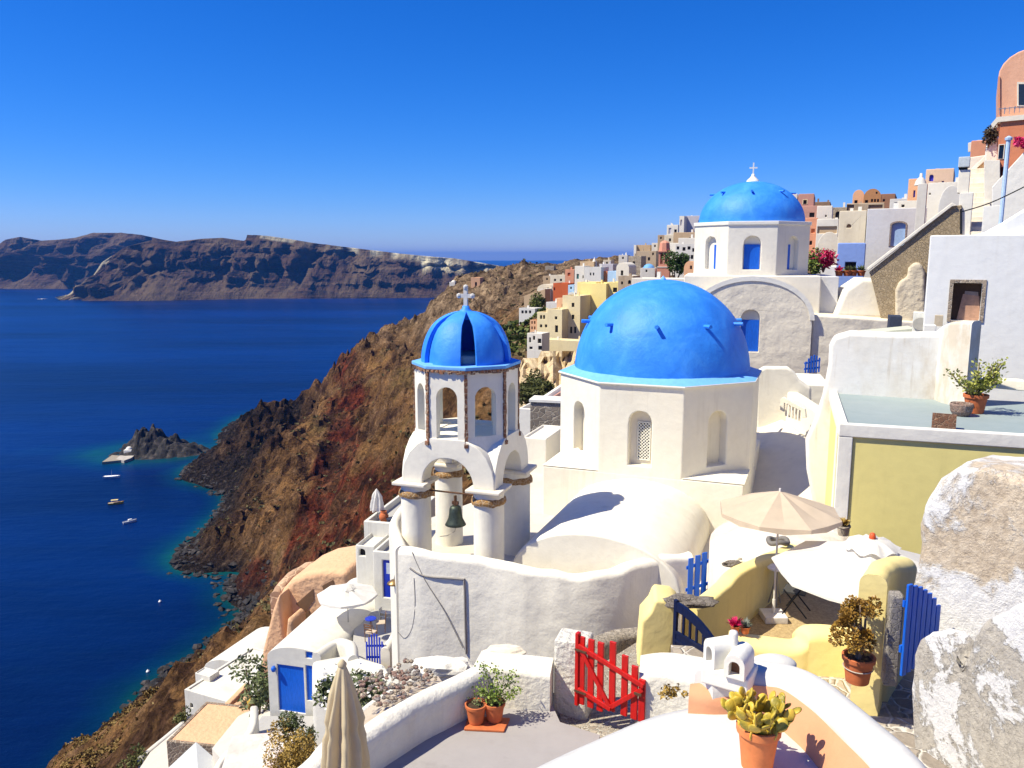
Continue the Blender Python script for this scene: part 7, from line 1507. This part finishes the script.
# jade tree in a pot by the yellow wall
q = P(857, 681, 9.75); t = thing('potted_tree', 'bushy russet jade tree in a terracotta pot beside the pale yellow wall', 'potted plant', q)
pot(None, None, None, .20, .36, t=t); MB().tube([(.182*math.cos(2*PI*k/24), .182*math.sin(2*PI*k/24), .2) for k in range(25)], .008, 4, cap=False).build('cord', simple('rope', (.4, .36, .3)), t, local=True)
JD = leafmat('jade_leaf', (.12, .07, .015), (.30, .16, .03), (.46, .30, .05), 9, .4, .4); rd = random.Random(4); mb = MB()
br = [[(0, 0, .3), (.02, 0, .6), (-.12, .05, .95)], [(0, 0, .3), (-.1, 0, .5), (-.25, -.05, .68)], [(0, 0, .3), (.06, .03, .6), (.1, .1, 1.0)], [(0, 0, .3), (-.08, .05, .7), (-.22, .1, .9)], [(0, 0, .3), (-.02, -.1, .5), (-.14, -.15, .62)], [(0, 0, .3), (.04, 0, .45), (.08, -.06, .62)], [(0, 0, .3), (0, 0, .7), (-.03, 0, 1.05)]]
for s_ in br:
    c_ = catmull([Vector(v) for v in s_], 5); MB().tube(c_, [.028-.018*i/(len(c_)-1) for i in range(len(c_))], 6).build('branch', simple('jade_bark', (.30, .22, .15), .8), t, local=True)
    for kk in range(5):
        cc = c_[-1]+Vector((rd.gauss(0, .07), rd.gauss(0, .07), rd.gauss(-.03, .07)))
        for k in range(120):
            d = Vector((rd.gauss(0, 1), rd.gauss(0, 1), rd.gauss(0, 1))).normalized(); p = cc+d*rd.uniform(.04, .075); lin_leaf(mb, p, (d+Vector((rd.uniform(-.5, .5), rd.uniform(-.5, .5), .3))).normalized(), rd.uniform(.028, .044), .015, rd)
mb.build('foliage', JD, t, local=True, weld=False)
# succulent pot, bowl and brick block on the blue grey roof
q = PZ(977, 390, zr2-.06); q = P(977, 386, 22.0); q.z = zr2-.05; t = thing('potted_plant', 'leafy yellow green succulent in a terracotta pot on the blue grey roof', 'potted plant', q)
sc_ = .31; pot(None, None, None, sc_, .52, t=t); mb = MB(); rd = random.Random(6); SG = leafmat('succulent_leaf', (.10, .12, .02), (.30, .32, .06), (.52, .50, .14), 4, .3, .45)
for k in range(13):
    a = rd.uniform(0, 2*PI); L_ = rd.uniform(.45, 1.0); c_ = catmull([Vector((0, 0, .45)), Vector((math.cos(a)*L_*.5, math.sin(a)*L_*.3, .45+rd.uniform(.2, .45))), Vector((math.cos(a)*L_, math.sin(a)*L_*.6, .45+rd.uniform(.35, 1.0)))], 6)
    MB().tube(c_, .02, 5).build('stem', simple('succulent_stem', (.25, .2, .1), .8), t, local=True)
    for i in range(70):
        p = rd.choice(c_[4:])+Vector((rd.gauss(0, .08), rd.gauss(0, .08), rd.gauss(0, .07))); lin_leaf(mb, p, Vector((rd.uniform(-1, 1), rd.uniform(-1, 1), rd.uniform(0, 1))).normalized(), rd.uniform(.08, .13), .032, rd)
mb.build('foliage', SG, t, local=True, weld=False)
q = P(963, 391, 21.6); q.z = zr2-.05; t = thing('stone_bowl', 'weathered reddish stone bowl beside the succulent pot', 'bowl', q)
MB().lathe((0, 0, 0), [(0, 0), (.2, 0), (.27, .12), (.3, .3), (.28, .34), (.24, .3), (.2, .2), (0, .18)], 18).build('body', rubble('reddish_stone', (.30, .2, .16), (.2, .14, .11), (.4, .3, .25), 9, .6), t, local=True)
q = P(944, 421, 19.9); q.z = zr2-.05; t = thing('brick', 'rough brown hollow brick lying on the blue grey roof near its white edge', 'brick', q, R(-28)); mb = MB(); mb.box((-.27, -.14, 0), (.27, -.08, .36)); mb.box((-.27, .08, 0), (.27, .14, .36)); mb.box((-.27, -.0801, 0), (-.2, .0801, .36)); mb.box((.2, -.0801, 0), (.27, .0801, .36)); mb.box((-.2, -.0801, 0), (.2, .0801, .28)); mb.build('body', rubble('brown_brick', (.26, .13, .08), (.17, .09, .06), (.34, .22, .15), 9, .7), t, local=True)
# patio things
q = PZ(777, 567, f1+.85)-Vector((0, 0, .85)); table('small round white table next to the beige parasol pole', q, .21, .85, simple('white_base', (.72, .7, .66)), METAL)
t = thing('folding_chair', 'black folding chair frame under the low white parasol', 'chair', P(795, 612, 14.8), R(-30))
for p_ in ([(-.2, -.2, 0), (.25, -.2, .8)], [(.25, -.2, 0), (-.2, -.2, .5)], [(-.2, .2, 0), (.25, .2, .8)], [(.25, .2, 0), (-.2, .2, .5)]): MB().tube(p_, .015, 5).build('leg', simple('black_metal', (.02, .02, .02), .4, .6), t, local=True)
MB().box((-.22, -.2, .44), (.2, .2, .47)).build('seat', simple('dark_cloth', (.05, .05, .05), .8), t, local=True)
q = P(778, 541, 18.0); t = MB(); c_ = [q+Vector((.22*math.cos(a), .18*math.sin(a), .03*math.sin(a*3))) for a in np.linspace(0, 2*PI, 25)]; t.tube(c_, .06, 8, cap=False); tag(t.build('hose_coil', simple('grey_rubber', (.16, .15, .14), .7), loc=q, smooth=True), 'dark grey coiled hose at the upper end of the yellow patio wall', 'hose')
rockobj(732, 564, 16.6, .14, ROCKG, 'small stone on the stepped yellow wall, left of the pair', (1.3, .9, .5), name='stone', group=None)
rockobj(738, 561, 16.7, .12, STUCCO, 'pale shell shaped stone on the stepped yellow wall, right of the pair', (1, .8, .7), name='stone')
def rosette(label, q, r, colm, n=50, seed=1, potm=None, ph=.22, pr=.13, cat='potted plant'):
    t = thing('potted_plant', label, cat, q); pot(None, None, None, pr, ph, mat=potm or TERRA, t=t); rd = random.Random(seed); mb = MB()
    for k in range(n): d = Vector((rd.gauss(0, 1), rd.gauss(0, 1), abs(rd.gauss(0, 1))+.3)).normalized(); lin_leaf(mb, Vector((0, 0, ph)), d, r*rd.uniform(.6, 1.1), r*.14, rd)
    mb.build('foliage', colm, t, local=True, weld=False); return t
MAG = leafmat('magenta_flower', (.35, .01, .07), (.6, .02, .12), (.8, .10, .25), 3)
rosette('small pot with a magenta flower just right of the navy gate', P(735, 632, 12.62), .17, MAG, 60, 3, ph=.12, pr=.08)
rosette('grey spiky plant in a pot behind the navy gate', P(745, 633, 12.6), .16, leafmat('grey_leaf', (.1, .11, .09), (.2, .22, .18), (.36, .38, .32), 6), 60, 4, ph=.12, pr=.08)
rosette('small cactus pot on the ledge at the foot of the yellow house corner', P(843, 535, 18.6), .22, GOLD, 70, 5, potm=STONEP, ph=.25, pr=.16)
for k, (x, lb_, c_) in enumerate([(839, 'pink flower pot, leftmost on the ledge before the pale blue wall', MAG), (847, 'long terracotta planter, second on the ledge before the pale blue wall', OLV), (853, 'terracotta pot with green plant, third on the ledge before the pale blue wall', OLV), (861, 'terracotta planter at the right end of the ledge before the pale blue wall', OLV)]): rosette(lb_, P(x, 276, 52.5), .4, c_, 40, 10+k, ph=.35, pr=.28)
# bougainvillea and plant beside the pale blue wall
bush('bougainvillea', 'bright magenta bougainvillea left of the pale blue wall', P(824, 258, 58), 1.15, MAG, 900, .13, (1, .7, .75), cat='shrub', seed=51)
bush('shrub', 'slim green plant between the second church and the bougainvillea', P(813.5, 262, 57), 1.0, leafmat('bright_leaf', (.05, .09, .02), (.14, .2, .04), (.3, .34, .08), 1.5), 500, .15, (.5, .5, 1.1), cat='shrub', seed=52)
bush('bougainvillea', 'magenta bougainvillea branch at the right edge on the orange house', P(1024, 142, 40), .5, MAG, 350, .1, (1, .6, .6), cat='shrub', seed=53, stem=False)
bush('shrub', 'dark trailing plant on the terrace wall left of the orange house', P(989, 134, 50), .6, leafmat('dark_dry_leaf', (.02, .02, .015), (.06, .05, .035), (.14, .11, .08), 2), 500, .12, (.8, .6, 1.1), cat='shrub', seed=54)
# loose cactus-like weeds beside the chimney
bush('weed', 'dry brown weeds between the chimney plinth and the pebble path', P(673, 693, 9.6), .16, GOLD, 160, .035, (1.6, 1, .6), seed=61, stem=False, cat='plant')
# air conditioner, boxes, cable posts
def box_thing(name, label, cat, px0, px1, pt, pb, Y, d, rz_, mat): return bld(name, label, px0, px1, pt, pb, Y, d, rz_, mat, [], cat=cat, down=0, rim=.0, bevel=.02, wallname='body')
t = box_thing('air_conditioner', 'white air conditioner unit with a round fan grille below the rough wall', 'air conditioner', 912, 928, 312, 336, 31, .4, R(-24), simple('ac_white', (.66, .66, .6), .5))
q = plane_hit(920, 324, P(912, 336, 30.96), R(-24)); MB().lathe((0, 0, 0), [(0, .012), (.24, .012), (.26, 0)], 20).xform(Matrix.Translation(q) @ Matrix.Rotation(R(-24), 4, 'Z') @ Matrix.Rotation(PI/2, 4, 'X')).build('fan_grille', simple('grille', (.34, .33, .3), .5), t)
box_thing('meter_box', 'small tan electric meter box on the wall right of the air conditioner', 'box', 934, 943, 315, 326, 29, .12, R(-28), simple('tan_box', (.5, .42, .3), .6))
box_thing('white_block', 'small white masonry block in front of the air conditioner', 'block', 923, 936, 325, 337, 27.5, .5, R(-24), WHITE2)
box_thing('navy_cover', 'navy tarpaulin draped in the gap below the rough sloping wall', 'tarpaulin', 889, 902, 316, 330, 36, 1.0, R(-20), simple('navy_cloth', (.03, .04, .07)))
# ---------------------------------------------------------------- stairs and the orange house in the top right corner
rs = R(-30)
t = thing('staircase', 'cream white stairs climbing toward the orange house', 'stairs', P(985, 236, 43), rs)
n = 15
for i in range(n):
    s = i/(n-1); pa = P(992-8*s, 236-68*s, 43+9*s); u = Vector((math.cos(rs), math.sin(rs), 0)); v = Vector((-u.y, u.x, 0))
    mb = MB(); w_ = 1.5-.35*s; mb.prism([pa-u*w_, pa+u*.12, pa+u*.12+v*1.3, pa-u*w_+v*1.3], (0, 0, -2.4)); mb.build('step', CREAM, t, bevel=.02)
slabpx('stair_wall', plaster('sand_plaster', (.70, .60, .38), (.58, .48, .3), .4, .6), [(969, 205), (969, 176), (993, 153), (994, 163), (985, 172), (978, 186), (972, 205)], 52.5, rs, .3, 'sand coloured wall along the upper cream stairs')
slabpx('coping', WHITE, [(968, 176), (968, 172), (992, 149), (994, 153)], 52.3, rs, .5, 'white coping along the upper cream stairs', bevel=.03)
t = thing('chimney', 'tall square white chimney with a metal rain cap left of the cream stairs', 'chimney', P(963, 235, 45), rs)
def colm(px0, px1, pt, pb, Y, d, mat, nm, par):
    A_ = P(px0, pb, Y); B_ = plane_hit(px1, pb, A_, rs); C_ = plane_hit(px0, pt, A_, rs); nrm = Vector((-math.sin(rs), math.cos(rs), 0)); mb = MB(); mb.prism([A_, Vector((B_.x, B_.y, A_.z)), Vector((B_.x, B_.y, C_.z)), Vector((A_.x, A_.y, C_.z))], nrm*d); return mb.build(nm, mat, par, bevel=.03)
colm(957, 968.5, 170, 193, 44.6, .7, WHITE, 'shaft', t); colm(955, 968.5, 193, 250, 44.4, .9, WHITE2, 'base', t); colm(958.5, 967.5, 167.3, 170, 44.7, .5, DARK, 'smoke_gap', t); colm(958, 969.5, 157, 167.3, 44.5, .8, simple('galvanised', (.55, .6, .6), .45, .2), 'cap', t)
t = bld('white_house', 'white round topped chimney tower in front of the narrow peach house', 915.5, 926, 184, 216, 60, 1.2, R(-29), W1, [], down=6, rim=.05); q = P(920.5, 184, 60.5); MB().lathe(q, [(.42, -.1), (.34, .2), (.2, .42), (.1, .5), (.09, .75), (0, .78)], 14).build('cap', W1, t, smooth=True)
bld('white_house', 'white balcony house with a red lower wall left of the orange house', 968, 985, 141, 180, 60, 5, R(-32), CORAL, [], down=6, rim=.2)
slabpx('railing_wall', W1, [(968, 152), (968, 143), (978, 140), (984, 140), (984, 149), (975, 151)], 59.5, R(-32), .2, 'pale balcony parapet above the red lower wall', bevel=.02)
slabpx('white_buttress', WHITE, [(985, 190), (985, 155), (988, 128), (992, 127), (994, 122), (998, 122), (998, 190)], 49.5, rs, .8, 'narrow white wall rising at the left edge of the orange house', bevel=.08)
slabpx('white_terrace', WHITE, [(966, 175), (966, 157), (972, 157), (986, 155), (986, 160), (968, 177)], 54, rs, 1.5, 'white terrace block behind the chimney cap', bevel=.05)
OR1 = plaster('orange_house_paint', (.66, .24, .12), (.52, .16, .08), .6, .5, .3); OR2 = plaster('salmon_house_paint', (.72, .40, .26), (.60, .28, .17), .6, .5, .3)
t = bld('orange_house', 'tall orange red house with white framed window and arched doorway at the right edge', 992, 1090, 118, 215, 48, 7, rs, OR1, [('f', 'rect', 997, 1003.5, 145, 159, GLASS, 'window', CREAM), ('f', 'arch', 996.5, 1006.5, 167, 190, simple('maroon_dark', (.08, .02, .015), .8), 'doorway')], down=4, rim=.05, reveal=.3)
A_ = P(998, 118, 48.6); cx = 1045; arcp = [(998, 121), (998, 79)]+[(cx-47*math.cos(a), 79-33*math.sin(a)) for a in np.linspace(0, PI, 14)]+[(1092, 121)]
n_ = Vector((-math.sin(rs), math.cos(rs), 0)); mb = MB(); mb.prism([plane_hit(a, b, A_, rs) for a, b in arcp], n_*6.5); mb.build('upper_storey', OR2, t, bevel=.08)
A2 = P(998, 118, 48.52)
def patch(pts_, mat, nm, off, th=.05, par=t): mb = MB(); A3 = A_-n_*off; mb.prism([plane_hit(a, b, A3, rs) for a, b in pts_], n_*th); return mb.build(nm, mat, par)
po = patch([(1017, 106), (1017, 82), (1027, 82), (1027, 106)], CREAM, 'window', .06, .05); pp = patch([(1018.6, 105), (1018.6, 84), (1026, 84), (1026, 105)], GLASS, 'pane', .075, .03); pp.parent = po
patch([(991, 124), (997, 117), (1095, 108), (1095, 113), (998, 122), (993, 128)], CREAM, 'string_course', .75, .7)
for k in range(7): patch([(999+k*5, 115-k*.55), (999.5+k*5, 115-k*.55), (1000+k*5+(k % 2), 108-k*.6), (999.4+k*5, 108-k*.6)], METAL, 'railing_bar', .7, .03)
patch([(998, 108.6), (1040, 105), (1040, 105.7), (998, 109.3)], METAL, 'handrail', .72, .03); patch([(998, 77), (1000, 76), (1000, 120), (998, 120)], CORAL, 'corner_pilaster', .1, .08)
slabpx('stair_parapet', WHITE2, [(992, 240), (992, 187), (1024, 152), (1090, 90), (1090, 240)], 40, rs, .5, 'white sloping parapet wall in front of the orange house', bevel=.04)
box_thing('white_block', 'white square block at the foot of the cream stairs', 'block', 981, 1003, 206, 236, 37, 1.2, rs, WHITE2)
tt = slabpx('vent', BROWNW, [(1004, 201), (1015, 200.5), (1015, 205.5), (1004, 206)], 39.9, rs, .08, 'small brown vent in the white sloping parapet', bevel=.01)
q = P(999.5, 236, 36); tpq = P(999, 139, 36); t = thing('flag_pole', 'pale blue metal pole standing before the orange house', 'pole', q); MB().tube([(q.x, q.y, q.z), (q.x, q.y, tpq.z)], .09, 8).build('shaft', simple('pale_blue_metal', (.42, .56, .74), .4), t); MB().lathe((q.x, q.y, tpq.z), [(.14, -.05), (.16, .05), (.05, .12), (0, .14)], 8).build('cap', simple('pale_blue_metal', (.42, .56, .74)), t)
q = P(961, 234, 34); t = thing('cable_post', 'thin dark post carrying a cable above the large white house', 'post', q); MB().tube([q, P(961, 209, 34)], .04, 6).build('shaft', simple('black_metal', (.02, .02, .02)), t)
tag(MB().tube(catmull([P(961, 212, 34), P(990, 203, 33), P(1024, 187, 32), P(1060, 168, 31)], 4), .025, 5).build('cable', simple('black_metal', (.02, .02, .02)), loc=P(961, 212, 34)), 'dark cable running from the thin post toward the right edge', 'cable')

slabpx('backing_wall', WHITE, [(984, 240), (984, 160), (1000, 160), (1000, 240)], 47.5, rs, .4, 'white wall strip between the cream stairs and the orange house', bevel=.02)
# ---------------------------------------------------------------- haze
mb = MB(); mb.box((-27000, -900, -H-26), (27000, 26500, 140))
m = bpy.data.materials.new('air'); m.use_nodes = True; nt = m.node_tree
for n in list(nt.nodes):
    if n.type != 'OUTPUT_MATERIAL': nt.nodes.remove(n)
out = nt.nodes[0]; v = nt.nodes.new('ShaderNodeVolumePrincipled'); v.inputs['Density'].default_value = .00006; v.inputs['Color'].default_value = (.07, .30, .92, 1); v.inputs['Anisotropy'].default_value = .1
nt.links.new(v.outputs[0], out.inputs['Volume'])
tag(mb.build('haze', m), 'pale blue sea haze over the far cliffs', 'haze', kind='stuff')
